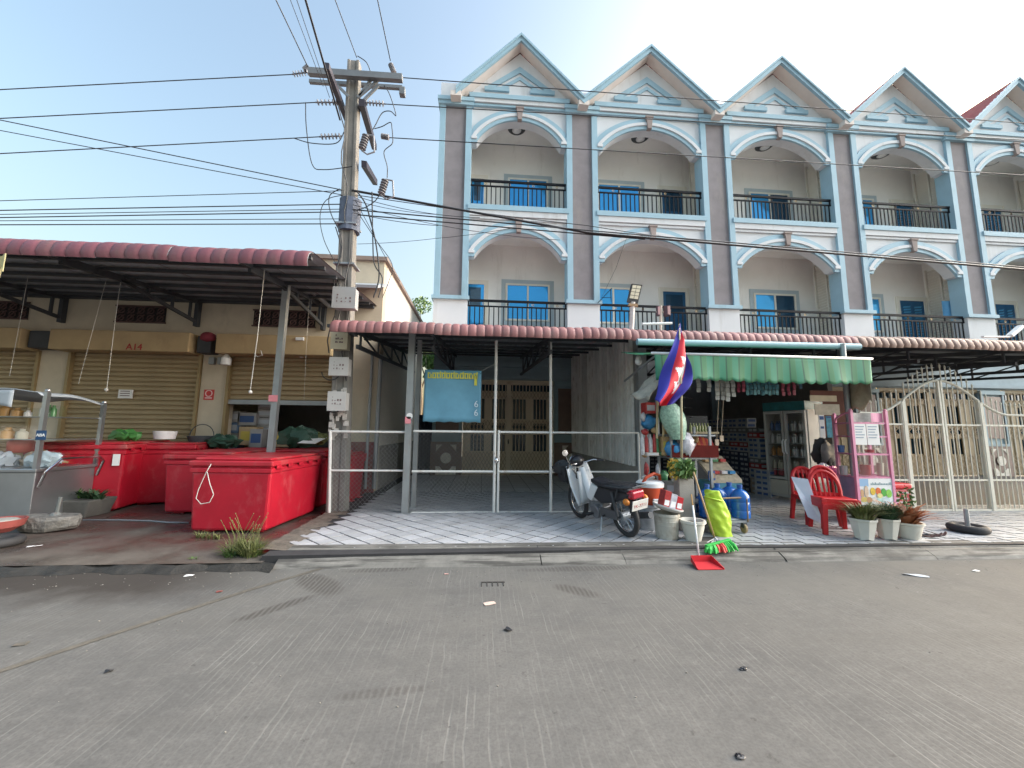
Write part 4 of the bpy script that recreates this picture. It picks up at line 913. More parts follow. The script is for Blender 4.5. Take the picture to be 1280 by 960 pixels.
# ------------------------------------------------------------------ overhead wires
def wire(pts, r, label, s=.0, mat=wire_m, n=18):
    P = []
    for a, c in zip(pts, pts[1:]): q = sag(a, c, s, n); P += q[:-1] if c is not pts[-1] else q
    b = MB(); b.tube(P, r * .78, 5, False); return tag(b.build('overhead_wire', mat, smooth=True), label, 'wire', 'overhead wires')
Yw = PY - .1
def run(pl, pr, endL, endR, r, label, y=Yw, s=.0):
    """straight span along the street measured at two pixels, carried on past the frame"""
    a, c = at(*pl, y), at(*pr, y); d = (c - a) / (c.x - a.x); L_ = endL if endL is not None else a.x; R_ = endR if endR is not None else c.x
    return wire([a + d * (L_ - a.x), a + d * (R_ - a.x)], r, label, s)
run((0, 112), (365, 93), -22, None, .012, 'topmost wire running left from the crossarm of the concrete pole')
run((0, 148), (394, 128), -22, None, .012, 'second highest wire running left from the concrete pole')
run((0, 192), (399, 171), -22, None, .012, 'third highest wire running left from the concrete pole')
run((503, 97), (1280, 154), None, 26, .012, 'topmost wire crossing the house gables right of the pole')
run((481, 130), (1280, 175), None, 26, .012, 'second wire crossing the upper arches right of the pole')
run((486, 172), (1280, 219), None, 26, .012, 'third wire crossing the upper balconies right of the pole')
a = at(440, 238, Yw); c = at(735, 291, Yw); e = at(1280, 337, Yw); wire([a, c, e + (e - c) * .6], .030, 'thick black cable bundle crossing below the upper balconies', .0)
a = at(440, 262, Yw - .05); c = at(735, 288, Yw - .05); e = at(1280, 334, Yw - .05); wire([a, c, e + (e - c) * .6], .016, 'thin cable running just above the thick black cable bundle', 0)
a = at(440, 243, Yw + .05); c = at(735, 282, Yw + .05); wire([a, c, at(905, 304, Yw + .05)], .010, 'slack thin cable joining the thick bundle at the second house', .03)
run((440, 268), (735, 293), None, 3.2, .016, 'dark cable from the pole joining the bundle at the second pilaster', Yw + .02)
wire([at(447, 305, Yw), at(545, 298, Yw), at(640, 285, Yw)], .006, 'thin pale cord rising to the right across the first house', .02)
for k, (yl, yr) in enumerate(((251, 244), (263, 258), (268, 263), (272, 266), (276, 272), (281, 277))):
    run((0, yl), (430, (2 * yr - yl) + (yl - yr) * .2 + k * 1.2), -22, None, .009 + .004 * (k % 2), ['highest', 'second', 'third', 'fourth', 'fifth', 'lowest'][k] + ' of the six low cables running left from the pole over the market roof', Yw)
run((0, 150), (440, 240), -22, None, .012, 'upper slanting cable falling right towards the pole behind the left sky', Yw + .1)
run((0, 163), (440, 246), -22, None, .010, 'lower slanting cable falling right towards the pole behind the left sky', Yw + .15)
for (px0, p, r, lab) in (((345, 0), (386, 86), .013, 'leftmost wire coming over the street to the crossarm'), ((363, 0), (404, 108), .007, 'thin wire second from left coming over the street'),
                        ((371, 0), (412, 122), .007, 'thin wire third from left coming over the street'), ((382, 0), (425, 150), .022, 'thick twisted cable coming over the street to the pole'),
                        ((419, 0), (446, 72), .011, 'wire coming over the street to the pole top'), ((472, 0), (488, 76), .012, 'rightmost wire coming over the street to the crossarm')):
    A_ = at(*p, PY - .2); d = ray(px0[0], px0[1]); t_ = (A_.z + .1 - EYE.z) / d.z; B_ = EYE + d * t_; wire([A_, B_, B_ + (B_ - A_) * 6], r, lab, 0)
for k, (y0, pe, s_, r_) in enumerate(((244, (600, 272), .10, .008), (250, (545, 268), .05, .007), (256, (700, 300), .12, .007), (266, (548, 282), .04, .008))):
    wire([at(441, y0, Yw - .06 * k), at(*pe, Yw + .05)], r_, '%s of the thin slack cables fanning right from the pole to the first house' % ['topmost', 'second', 'third', 'lowest'][k], s_)
def jumper(pts, lab, r=.009, y=Yw - .1):
    P = [at(*p, y) for p in pts]; Q = []
    for i in range(len(P) - 1):
        p0, p1, p2, p3 = P[max(i - 1, 0)], P[i], P[i + 1], P[min(i + 2, len(P) - 1)]
        for k in range(6):
            t_ = k / 6; Q.append(.5 * ((2 * p1) + (p2 - p0) * t_ + (2 * p0 - 5 * p1 + 4 * p2 - p3) * t_ ** 2 + (3 * p1 - p0 - 3 * p2 + p3) * t_ ** 3))
    Q.append(P[-1]); b = MB(); b.tube(Q, r, 5, False); return tag(b.build('jumper_cable', wire_m, smooth=True), lab, 'cable', 'jumper cables on the pole')
jumper([(480, 107), (487, 118), (495, 144), (488, 139), (478, 141), (470, 155), (466, 162)], 'hooked jumper cable on the right of the pole below the crossarm')
jumper([(491, 172), (490, 160), (488, 153), (478, 158), (468, 161)], 'short jumper cable arching to the third insulator right of the pole')
jumper([(491, 172), (490, 180), (480, 190), (484, 208), (484, 222)], 'curling jumper cable dropping to the lower fuse')
jumper([(477, 240), (468, 252), (455, 260), (447, 262)], 'jumper cable from the lower fuse back to the pole')
jumper([(382, 128), (383, 160), (390, 205), (405, 212), (440, 208)], 'long loop of cable hanging left of the pole')
jumper([(368, 173), (390, 179), (420, 179), (430, 165)], 'flat loop of cable left of the pole')
jumper([(425, 290), (413, 265), (412, 245), (425, 236)], 'round loop of cable at the lower left of the pole')
jumper([(447, 240), (457, 255), (463, 275), (470, 305), (474, 345), (467, 372)], 'black cable dropping from the pole to the small corner roof', .014)
jumper([(465, 240), (466, 300), (468, 330), (478, 348), (473, 372)], 'second cable dropping beside the corner of the market building', .012)
jumper([(445, 262), (470, 300), (490, 330), (486, 352), (478, 372)], 'thin drooping cable from the pole toward the corner roof', .007)
jumper([(444, 250), (461, 282), (482, 322), (500, 352)], 'thin slanting cable falling right of the pole', .006)
jumper([(420, 330), (405, 300), (400, 270), (408, 250), (428, 244)], 'wide loop of thin cable at the left of the pole', .007)
jumper([(447, 70), (458, 78), (464, 92)], 'short cable hooked from the pole top to the crossarm')

# ------------------------------------------------------------------ trees beyond the alley
def leaf_cloud(b, c, r, n, size, rng, flat=.75):
    for _ in range(n):
        while True:
            p = Vector((rng.uniform(-1, 1), rng.uniform(-1, 1), rng.uniform(-1, 1)))
            if .25 < p.length < 1: break
        p = Vector(c) + Vector((p.x * r, p.y * r, p.z * r * flat)); a = Vector((rng.gauss(0, 1), rng.gauss(0, 1), rng.gauss(0, .6))).normalized(); u = a.orthogonal().normalized(); v = a.cross(u); s_ = size * rng.uniform(.6, 1.3)
        b.add([p - u * s_ * .5, p + v * s_ * .28, p + u * s_ * .5, p - v * s_ * .28], [(0, 1, 2, 3)])
def tree(x, y, h, cr, label, seed):
    rng = random.Random(seed); Tt = thing('alley_tree', label, 'tree', (x, y, 0), group='trees beyond the alley')
    b = MB(); b.tube([(x, y, 0), (x + .1, y, h * .3), (x - .1, y, h * .55), (x, y, h * .8)], [.20, .16, .11, .05], 8); tips = []
    for k in range(9):
        a = rng.uniform(0, 2 * pi); z0 = h * rng.uniform(.35, .7); e = (x + cos(a) * cr * rng.uniform(.5, .9), y + sin(a) * cr * .8, h * rng.uniform(.62, .98)); b.tube([(x, y, z0), ((x + e[0]) / 2, (y + e[1]) / 2, (z0 + e[2]) / 2 + .25), e], [.07, .045, .015], 6); tips.append(e)
    b.build('trunk', bark_m, Tt, smooth=True)
    b = MB()
    for e in tips: leaf_cloud(b, e, cr * rng.uniform(.28, .45), 420, .20, rng)
    b.build('crown', leaf_a, Tt)
tree(-5.0, 31, 12.4, 2.5, 'loose leafy tree rising above the canopy between market wall and first house', 1)
tree(-7.2, 36, 14.2, 1.9, 'taller thin tree top peeping over the market side wall', 2)
tree(-2.65, 20.5, 6.3, 1.1, 'dark tree seen through the alley under the porch canopy', 5)
b = MB(); b.grid(lambda u, v: (-2.3 + .75 * u, 13.6 + .04 * sin(u * 20), .1 + 1.95 * v), 14, 4); tag(b.build('blue_tarp', M('navy_tarp', (.022, .026, .05), .6, var=.3), solid=.01), 'dark navy tarp closing the alley behind the mesh fence', 'tarp')

# ------------------------------------------------------------------ red insulated ice boxes
def ice_box(loc, rz, L_, W_, H_, label, seed):
    B = thing('ice_box', label, 'ice box', loc, rz, 'red insulated ice boxes'); B['_o'] = (0, 0, 0)
    hb = H_ - .17; b = MB(); z0 = .035
    b.frustum(0, 0, z0, hb - .07, L_ / 2 - .05, W_ / 2 - .05, L_ / 2 - .012, W_ / 2 - .012); b.build('body', red_box_m, B, bevel=.035)
    b = MB(); b.box(-L_ / 2 - .005, -W_ / 2 - .005, hb - .085, L_ / 2 + .005, W_ / 2 + .005, hb - .02); b.box(-L_ / 2 + .012, -W_ / 2 + .012, hb - .02, L_ / 2 - .012, W_ / 2 - .012, hb + .002); b.build('rim', red_box_m, B, bevel=.018)
    b = MB(); b.box(-L_ / 2 - .02, -W_ / 2 - .02, hb + .006, L_ / 2 + .02, W_ / 2 + .02, hb + .085); b.box(-L_ / 2 + .03, -W_ / 2 + .03, hb + .085, L_ / 2 - .03, W_ / 2 - .03, hb + .125); b.build('lid', red_lid_m, B, bevel=.022)
    for sx in (-1, 1):
        for sy in (-1, 1):
            b = MB(); b.box(sx * (L_ / 2 - .24) - .09, sy * (W_ / 2 - .22) - .08, 0, sx * (L_ / 2 - .24) + .09, sy * (W_ / 2 - .22) + .08, z0 + .03); b.build('foot', red_box_m, B, bevel=.01)
    for k in range(5):
        b = MB(); y = -W_ / 2 + W_ * (k + .5) / 5; b.box(L_ / 2 + .018, y - .07, hb - .03, L_ / 2 + .034, y + .05, hb + .02); b.build('latch', red_box_m, B, bevel=.006)
    return B
g0 = .06
B1 = ice_box((-3.52, 6.68, g0), radians(-4), 1.16, 1.50, 1.10, 'frontmost red ice box, with a white rope loop hanging on its front', 1)
B2 = ice_box((-4.86, 7.86, g0), radians(-3), 1.16, 1.30, 1.10, 'red ice box tucked behind the left of the rope looped ice box', 2)
B3 = ice_box((-7.18, 8.12, g0), radians(14), 1.36, 1.62, 1.25, 'big red ice box with a small white label, beside the food cart', 3)
B4 = ice_box((-6.28, 8.62, g0), radians(12), 1.05, 1.05, 1.22, 'red ice box behind the labelled one, a white tub on its lid', 4)
B5 = ice_box((-4.72, 8.78, g0), 0, .95, .62, 1.10, 'dark red ice box at the half open shutter with a green bag on its lid', 5)
B6 = ice_box((-3.42, 8.34, g0), radians(-3), 1.0, 1.26, 1.12, 'red ice box behind the rope looped one, beside the mesh fence', 6)
B7 = ice_box((-2.72, 8.45, g0), radians(-2), .30, .9, 1.05, 'narrow red ice box seen through the mesh fence behind the concrete pole', 7)
b = MB(); b.box(.52, -.834, .80, .62, -.826, 1.0); b.build('label', paper_m, B3)
P = [at(264, 580, 5.86), at(258, 590, 5.86), at(248, 612, 5.85), at(245, 623, 5.85), at(251, 630, 5.85), at(262, 628, 5.85), at(267, 618, 5.85), at(262, 604, 5.85), at(259, 590, 5.86)]
b = MB(); b.tube(P, .006, 6); tag(b.build('rope_loop', cord_m, smooth=True), 'white rope loop hanging down the front of the frontmost ice box', 'rope')
def bag(name, c, r, sx, sy, sz, mat, label, cat='bag', seed=0, jit=.12):
    b = MB(); b.ball(c, r, 20, 12, sx, sy, sz, jit, random.Random(seed)); b.v = [(x + .25 * r * sin(9 * y / r + seed), y, z + .14 * r * sin(7 * x / r + 5 * y / r + seed)) for x, y, z in b.v]; return tag(b.build(name, mat, smooth=30), label, cat)
p = lv(156, 551, 1.33); p = at(157, 547, 8.4); bag('plastic_bag', (p.x, 8.4, 1.37), .24, 1.1, .7, .42, green_bag_m, 'crumpled green and yellow bag on the lid of the big labelled ice box', seed=1)
p = at(280, 547, 8.8); bag('net_bag', (p.x, 8.8, 1.25), .26, 1.2, .8, .5, dark_green_bag, 'dark green bag on the ice box before the half open shutter', seed=2)
p = at(206, 547, 8.55); b = MB(); b.lathe([(.17, 1.30), (.20, 1.46), (.185, 1.46), (.16, 1.33)], (p.x, 8.55, 0), 16); tag(b.build('white_tub', white_m, smooth=35), 'small white tub standing on a red ice box lid', 'tub')
b = MB(); p = at(252, 546, 9.0); b.lathe([(.2, 1.20), (.26, 1.36), (.24, 1.36), (.19, 1.22)], (p.x, 9.0, 0), 16); b.tube([(p.x + .25 * cos(t_ * pi / 10), 9.0, 1.36 + .25 * sin(t_ * pi / 10)) for t_ in range(11)], .01, 5); tag(b.build('basket', M('basket', (.06, .07, .08), .7), smooth=35), 'dark hooped basket beside the pillar with the red notice', 'basket')
# goods inside and on top, by the half open shutter
rr = random.Random(5)
def carton(c, sx, sy, sz, col, label, name='carton', cat='box', group=None, band=None):
    b = MB(); b.box(c[0] - sx / 2, c[1] - sy / 2, c[2], c[0] + sx / 2, c[1] + sy / 2, c[2] + sz); Tt = thing(name, label, cat, c, 0, group); b.build('box', col, Tt, bevel=.006)
    b2 = MB(); b2.box(c[0] - sx * .38, c[1] - sy / 2 - .004, c[2] + sz * .25, c[0] + sx * .38, c[1] - sy / 2 - .001, c[2] + sz * .75); b2.build('print', band or MATS['faded_print'], Tt); return Tt
pr_blue = M('print_blue', (.05, .10, .25), .7); pr_w = M('print_pale', (.40, .42, .46), .7); pr_y = M('print_yellow', (.55, .42, .08), .7); blue_carton = M('carton_blue', (.14, .21, .33), .7, var=.15); grey_carton = M('carton_grey', (.32, .31, .31), .8, var=.15)
x = at(293, 520, 9.75).x
for k in range(4): carton((x, 9.8, .9 + k * .26), .36, .3, .25, [blue_carton, grey_carton][k % 2], ['lowest', 'second', 'third', 'top'][k] + ' carton of the blue and grey stack inside the half open shutter', group='cartons inside the market shop', band=pr_w)
p = at(312, 545, 9.55); carton((p.x, 9.6, 1.15), .38, .3, .42, carton_m, 'brown carton with a yellow picture at the half open shutter', band=pr_y)
p = at(312, 520, 9.75); carton((p.x, 9.8, 1.60), .42, .3, .30, grey_carton, 'white printed carton standing on the brown carton', band=pr_blue)
p = at(323, 545, 9.5); carton((p.x, 9.55, 1.10), .28, .3, .42, grey_carton, 'pale carton with dark blue print near the shutter post', band=pr_blue)
x = at(335, 520, 9.9).x
for k in range(7): carton((x, 9.9, .8 + k * .20), .34, .3, .19, grey_carton, 'tray of pale cans, %s up in the tall stack inside the shutter' % 'first second third fourth fifth sixth seventh'.split()[k], 'can_tray', 'box', 'stack of can trays', pr_w)
p = at(358, 545, 9.55); carton((p.x, 9.5, 1.12), .34, .3, .34, carton_m, 'orange brown carton beside the steel post of the market canopy', band=pr_y)
p = at(389, 545, 9.2); bag('net_bag', (p.x, 8.6, 1.36), .28, 1.3, .8, .75, dark_green_bag, 'large dark net bag piled on the ice box right of the steel post', seed=7)
p = at(407, 546, 9.2); bag('plastic_bag', (p.x, 8.75, 1.33), .20, 1, .8, .6, leaf_c, 'yellow green bag beside the large dark net bag', seed=8)
b = MB(); p = at(394, 551, 8.6); b.add([(p.x - .2, 8.25, 1.25), (p.x + .12, 8.3, 1.24), (p.x + .2, 8.7, 1.35), (p.x - .1, 8.6, 1.37)], [(0, 1, 2, 3)]); tag(b.build('paper_sheet', paper_m, solid=.006), 'white sheet lying before the dark net bag on an ice box', 'paper')
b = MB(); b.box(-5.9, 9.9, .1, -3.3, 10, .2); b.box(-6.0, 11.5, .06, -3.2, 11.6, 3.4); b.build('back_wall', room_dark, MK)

# ------------------------------------------------------------------ things hung on the market front
def hang(pts, r, lab, Y_, mat=cord_m):
    P = [at(*q, y_) for q, y_ in zip(pts, Y_)]; b = MB(); b.tube(P, r * .55, 5); return tag(b.build('hanging_rope', mat), lab, 'cord', 'cords hung from the market canopy')
hang([(152, 345), (146, 385), (133, 490)], .009, 'pale cord with a knot hung before the big closed shutter', (7.5, 7.5, 7.5))
hang([(137, 335), (126, 375), (98, 480)], .006, 'thin grey cord hung left of the knotted cord', (7.5, 7.5, 7.5))
hang([(36, 340), (28, 385), (12, 470)], .006, 'thin cord at the far left under the market canopy', (7.6, 7.6, 7.6))
hang([(331, 335), (322, 420), (313, 487)], .009, 'pale cord with a tassel hung left of the steel post', (6.6, 6.6, 6.6))
hang([(387, 370), (383, 430), (380, 500)], .005, 'thin cord hung right of the steel post', (8.4, 8.4, 8.4))
hang([(318, 442), (322, 446), (328, 444), (326, 438)], .006, 'small loop of cord caught on the tasselled cord', (6.6, 6.6, 6.6, 6.6))
for (x, y, Y_, lab) in ((133, 487, 7.5, 'knot'), (313, 490, 6.6, 'tassel')):
    p = at(x, y, Y_); b = MB(); b.ball(p, .03, 8, 6); tag(b.build('cord_knot', cord_m, smooth=True), 'small pale %s at the end of a hanging cord' % lab, 'knot')
p = at(283, 449, 9.05); b = MB(); b.lathe([(.0, -.13), (.10, -.13), (.10, .02), (.06, .07), (.035, .10), (.035, .2)], p, 14); b.tube([p + Vector((0, 0, .2)), p + Vector((-.01, 0, .45))], .006, 5); tag(b.build('hanging_bottle', white_m, smooth=35), 'white bottle shaped bulb hung at the corner of the half open shutter', 'bulb')
p = at(260, 421, 9.0); b = MB(); b.ball((p.x, 9.0, p.z), .17, 12, 8, 1, .6, .62, .1); tag(b.build('red_rosette', M('rosette', (.22, .03, .05), .8, var=.3), smooth=True), 'dark red cloth rosette on the pillar between two shutters', 'rosette')
for (x0, lab) in ((265, 'left'), (276, 'right')):
    p = at(x0, 451, DL - .06); b = MB(); b.box(p.x - .06, DL - .09, p.z - .08, p.x + .06, DL - .003, p.z + .08); tag(b.build('switch_box', steel_grey, bevel=.008), lab + ' of the two small grey switch boxes on the pillar', 'switch box')
a = at(256, 487, DL); c = at(267, 500, DL); b = MB(); Tt = thing('red_notice', 'red square notice with a white emblem on the tan pillar', 'sign', (a.x, DL - .02, c.z)); b.box(a.x, DL - .015, c.z, c.x, DL - .003, a.z); b.build('board', red_sign, Tt)
b = MB(); b.torus(.07, .012, ((a.x + c.x) / 2, DL - .018, (a.z + c.z) / 2 + .03), Matrix.Rotation(pi / 2, 4, 'X'), 14, 5); b.box(a.x + .03, DL - .018, c.z + .03, c.x - .03, DL - .015, c.z + .06); b.build('emblem', M('pale_pink', (.75, .5, .5), .7), Tt)
a = at(149, 487, DL); c = at(165, 498, DL); b = MB(); Tt = thing('white_notice', 'small white paper notice stuck on the big closed shutter', 'notice', (a.x, DL, c.z)); b.box(a.x, DL - .012, c.z, c.x, DL + .01, a.z); b.build('paper', paper_m, Tt)
b = MB()
for k in range(3): b.box(a.x + .04, DL - .015, c.z + .05 + k * .05, c.x - .05, DL - .0125, c.z + .068 + k * .05)
b.build('text_line', MATS['faded_print'], Tt)
b = MB(); rr = random.Random(4); p = at(0, 318, 5.9); q = at(43, 322, 5.9)
b.grid(lambda u, v: (p.x - .6 + (q.x - p.x + .6) * u, 5.62 + .05 * sin(u * 17), 3.88 - v * (.12 + .42 * (1 - u) + .16 * abs(sin(u * 23)))), 40, 6); tag(b.build('torn_cloth', M('yellow_cloth', (.50, .45, .24), .8, var=.35, scale=7), solid=.01), 'torn pale yellow cloth hanging from the market canopy edge at the far left', 'cloth')
p = at(378, 444, DL - .1); b = MB(); b.ball((p.x, DL - .14, p.z), .07, 10, 6); b.tube([(p.x, DL - .1, p.z), (p.x + .05, DL - .003, p.z + .1)], .015, 6); tag(b.build('security_camera', white_m, smooth=True), 'small white dome camera beneath the hood of the half open shutter', 'camera')
p = at(375, 424, DL - .44); b = MB(); b.box(p.x - .09, DL - .47, p.z - .03, p.x + .09, DL - .43, p.z + .04); tag(b.build('wall_light', white_m, bevel=.01), 'small white lamp on the tan hood of the half open shutter', 'lamp')

# ------------------------------------------------------------------ stainless food cart at the left edge
FC = thing('food_cart', 'stainless steel food cart with glass case and grey tarp on top', 'food cart', (-7.6, 6.5, .06))
fx1, fx0, fy0, fy1 = -6.72, -8.6, 6.5, 7.42
zt = at(38, 586, fy0).z
b = MB(); b.box(fx0, fy0, .16, fx1, fy1, zt - .05); b.build('body', stainless, FC, bevel=.01)
b = MB(); b.box(fx0 - .02, fy0 - .03, zt - .05, fx1 + .03, fy1 + .03, zt); b.build('worktop', stainless, FC, bevel=.008)
ztop = at(50, 490, fy0).z
for (x, y) in ((fx1, fy0), (fx1, fy1), (fx0, fy0), (fx0, fy1), (-7.55, fy0)):
    b = MB(); b.box(x - .028, y - .028, zt, x + .028, y + .028, ztop if y == fy0 else ztop - .12); b.ball((x, y, (ztop if y == fy0 else ztop - .12) + .02), .035, 8, 6); b.build('post', stainless, FC)
for k, z in enumerate((zt + .42, zt + .78)):
    b = MB(); b.box(fx0, fy0 + .25, z, fx1 - .02, fy1, z + .014); b.build('shelf', stainless, FC)
b = MB(); b.box(fx0, fy0 + .0, zt + .01, fx1 - .03, fy0 + .006, ztop - .25); b.build('glass_pane', glass_clear, FC)
b = MB(); b.box(fx1 - .003, fy0 + .04, zt + .01, fx1 + .003, fy1 - .04, ztop - .2); b.build('glass_pane', glass_clear, FC)
b = MB(); P = [(fx1 + .04, fy0 + .03, .62), (fx1 + .12, fy0 + .03, .85), (fx1 + .14, fy0 + .2, 1.03), (fx1 + .14, fy1 - .1, 1.03), (fx1 + .12, fy1, .95), (fx1 + .04, fy1, .70)]; b.tube(P, .018, 8); b.build('handle', chrome, FC, smooth=40)
b = MB(); b.grid(lambda u, v: (fx0 + (fx1 - fx0 - .02) * u, fy0 - .06 + (fy1 - fy0 + .1) * v, ztop + .02 - .10 * v + .025 * sin(u * 11) * cos(v * 6) - (.05 if u > .97 else 0)), 30, 10); b.build('roof_tarp', poly_grey, FC, solid=.012, smooth=True)
b = MB(); b.grid(lambda u, v: (fx0 + 1.5 * u, fy0 - .07 - .02 * sin(u * 14), ztop + .02 - (.26 - .08 * sin(u * 3.2)) * v), 20, 5); b.build('tarp_flap', poly_grey, FC, solid=.008, smooth=True)
for (x, y) in ((fx0 + .2, fy0 + .1), (fx1 - .2, fy0 + .1), (fx1 - .2, fy1 - .1)):
    b = MB(); b.lathe([(.08, -.02), (.085, 0), (.08, .02)], (x, y, .145), 14, Matrix.Rotation(pi / 2, 4, 'Y')); b.build('wheel', black_m, FC)
a = at(47, 538, fy0 - .03); c = at(57.5, 550, fy0 - .03); b = MB(); b.box(a.x, fy0 - .045, c.z, c.x, fy0 - .035, a.z); sg = b.build('pay_sign', M('navy', (.01, .05, .13), .5), FC)
text_mesh('ABA', .065, 'sign_text', white_m, sg, T(((a.x + c.x) / 2, fy0 - .047, (a.z + c.z) / 2)) @ FRONT)
cs = [white_m, M('bottle_green', (.05, .16, .05), .3), M('bottle_red', (.42, .05, .05), .4), M('amber_jar', (.45, .25, .08), .4), M('jar_pale', (.55, .52, .42), .4)]
for k, (px, py, m_, r, h_, lab) in enumerate(((54, 515, 0, .045, .20, 'white sauce bottle'), (61, 514, 1, .045, .2, 'green bottle nearest the corner post'), (67, 514, 1, .04, .19, 'green bottle right of its twin'), (60, 503, 2, .05, .14, 'red topped jar'), (36, 512, 0, .05, .1, 'white bowl'), (22, 512, 3, .07, .14, 'orange jar'), (8, 508, 3, .08, .2, 'big orange jar'), (28, 540, 4, .07, .16, 'pale jar'), (10, 540, 3, .08, .18, 'amber jar'))):
    p = at(px, py, fy0 + .45); z = (zt + .794) if py < 530 else (zt + .434)
    b = MB(); b.lathe([(r, 0), (r, h_ * .65), (r * .45, h_ * .82), (r * .45, h_), (0, h_)], (p.x, fy0 + .45, z), 12); tag(b.build('bottle', cs[m_], smooth=35), lab + ' on a shelf of the food cart', 'bottle', 'bottles on the food cart')
rr = random.Random(9)
for k in range(5):
    x = -8.3 + k * .34; bag('food_bag', (x, fy0 + .4 + rr.uniform(-.1, .2), zt + .10), .17, 1.2, 1, .75, [poly_grey, M('clear_bag', (.38, .46, .50), .3, var=.3, scale=9), poly_grey, M('tan_bag', (.42, .33, .22), .6, var=.2), MATS['clear_bag']][k], ['leftmost grey', 'second', 'middle grey', 'tan', 'rightmost clear'][k] + ' plastic bag on the food cart worktop', 'bag', k + 20, .16)
b = MB(); b.beam((-7.15, fy0 + .35, zt + .14), (-6.86, fy0 + .6, zt + .05), .10, .03); b.beam((-7.12, fy0 + .28, zt + .20), (-6.9, fy0 + .5, zt + .05), .07, .03); tag(b.build('bread_board', wood_m), 'pair of wooden boards leaning in the food cart glass case', 'board')
b = MB(); p = at(26, 557, fy0 + .5); b.lathe([(.02, -.12), (.14, -.1), (.15, .06), (.10, .12), (.0, .13)], p, 14); tag(b.build('red_melon', M('dull_red', (.42, .09, .06), .5, var=.2), smooth=True), 'round dull red fruit inside the food cart glass case', 'fruit')

# ------------------------------------------------------------------ planters and debris at the left kerb
def blades(b, c, n, h_, spread, wd, rng, droop=.5):
    for _ in range(n):
        a = rng.uniform(0, 2 * pi); r = rng.uniform(0, spread * .25); l = h_ * rng.uniform(.5, 1.1); ou = rng.uniform(.2, 1) * spread; x0, y0 = c[0] + r * cos(a), c[1] + r * sin(a); px, py = -sin(a), cos(a); P = []
        for k in range(4):
            t_ = k / 3; q = Vector((x0 + cos(a) * ou * t_ ** 1.3, y0 + sin(a) * ou * t_ ** 1.3, c[2] + l * (t_ - droop * t_ * t_))); ww = wd * (1 - t_ * .85) * .5; P += [q + Vector((px * ww, py * ww, 0)), q - Vector((px * ww, py * ww, 0))]
        b.add(P, [(0, 1, 3, 2), (2, 3, 5, 4), (4, 5, 7, 6)])
rr = random.Random(21)
p = gnd(60, 668, .06); p.x -= .22; b = MB(); N_ = 16; vs = []
for z, s_ in ((0, .85), (.05, .98), (.15, 1.0), (.19, .93)):
    for k in range(N_): a = 2 * pi * k / N_; q = s_ * (1 + rr.uniform(-.06, .06)); vs.append((p.x + .38 * cos(a) * q, p.y + .22 + .22 * sin(a) * q, .08 + z + rr.uniform(-.008, .008)))
b.add(vs, [(i * N_ + k, i * N_ + (k + 1) % N_, (i + 1) * N_ + (k + 1) % N_, (i + 1) * N_ + k) for i in range(3) for k in range(N_)] + [tuple(range(48, 64))])
ST = thing('stone_block', 'rough grey stone block with a rusty pipe stub at the kerb', 'stone block', (p.x, p.y + .2, .06)); b.build('block', M('rough_stone', (.17, .16, .145), .95, var=.45, scale=16, bump=1., bscale=26, dirt=(.42, .40, .37), damt=.18, dscale=9), ST)
b = MB(); b.tube([(p.x + .05, p.y + .24, .24), (p.x + .07, p.y + .25, .52)], .024, 8); b.lathe([(.06, .25), (.07, .27), (.04, .31)], (p.x + .05, p.y + .24, 0), 10); b.build('pipe_stub', M('rust_pipe', (.16, .17, .165), .6, metal=.4, var=.2, dirt=(.3, .1, .04), damt=.3, dscale=9), ST)
p = gnd(92, 648, .06)
PL = thing('planter', 'dark trough planter of low green plants behind the stone block', 'planter', (p.x, p.y + .2, .06)); b = MB(); b.frustum(p.x - .25, p.y + .2, .06, .34, .42, .22, .50, .26); b.build('trough', M('trough', (.10, .095, .085), .8, var=.3, bump=.3, dirt=(.22, .2, .17), damt=.25), PL, bevel=.02)
b = MB()
for k in range(7): blades(b, (p.x - .65 + k * .14, p.y + .15 + rr.uniform(0, .12), .33), 26, .30, .26, .05, rr, .5)
b.build('leaf', leaf_b, PL)
b = MB(); blades(b, (p.x - .2, p.y + .2, .33), 12, .42, .22, .04, rr, .35); b.build('leaf', leaf_a, PL)
p = gnd(6, 678, .06); RP = thing('red_pot', 'broken dull red bowl pot at the far left edge of the kerb', 'pot', (p.x, p.y + .2, .06)); b = MB(); b.lathe([(.12, .14), (.22, .21), (.25, .30), (.23, .30), (.2, .24), (.0, .22)], (p.x - .32, p.y + .2, 0), 20); b.build('bowl', M('clay_red', (.30, .07, .06), .7, var=.25, dirt=(.2, .15, .12), damt=.25), RP, smooth=35)
b = MB(); b.lathe([(.225, .25), (.15, .30), (.0, .31)], (p.x - .32, p.y + .2, 0), 14); b.build('fill', M('ash', (.36, .35, .32), .9, var=.3, bump=.5), RP)
p = gnd(12, 686, .06); b = MB(); b.torus(.18, .055, (p.x - .28, p.y + .12, .115), None, 24, 8); tag(b.build('old_tyre', tyre_m, smooth=True), 'old tyre lying flat under the red bowl pot', 'tyre')
b = MB(); b.tube([gnd(104, 650, .07), gnd(150, 650, .07), gnd(187, 651, .07), gnd(210, 653, .07), gnd(236, 653, .07)], .012, 6); tag(b.build('grey_hose', steel_grey, smooth=True), 'thin grey hose lying on the wet ground between the ice boxes', 'hose')
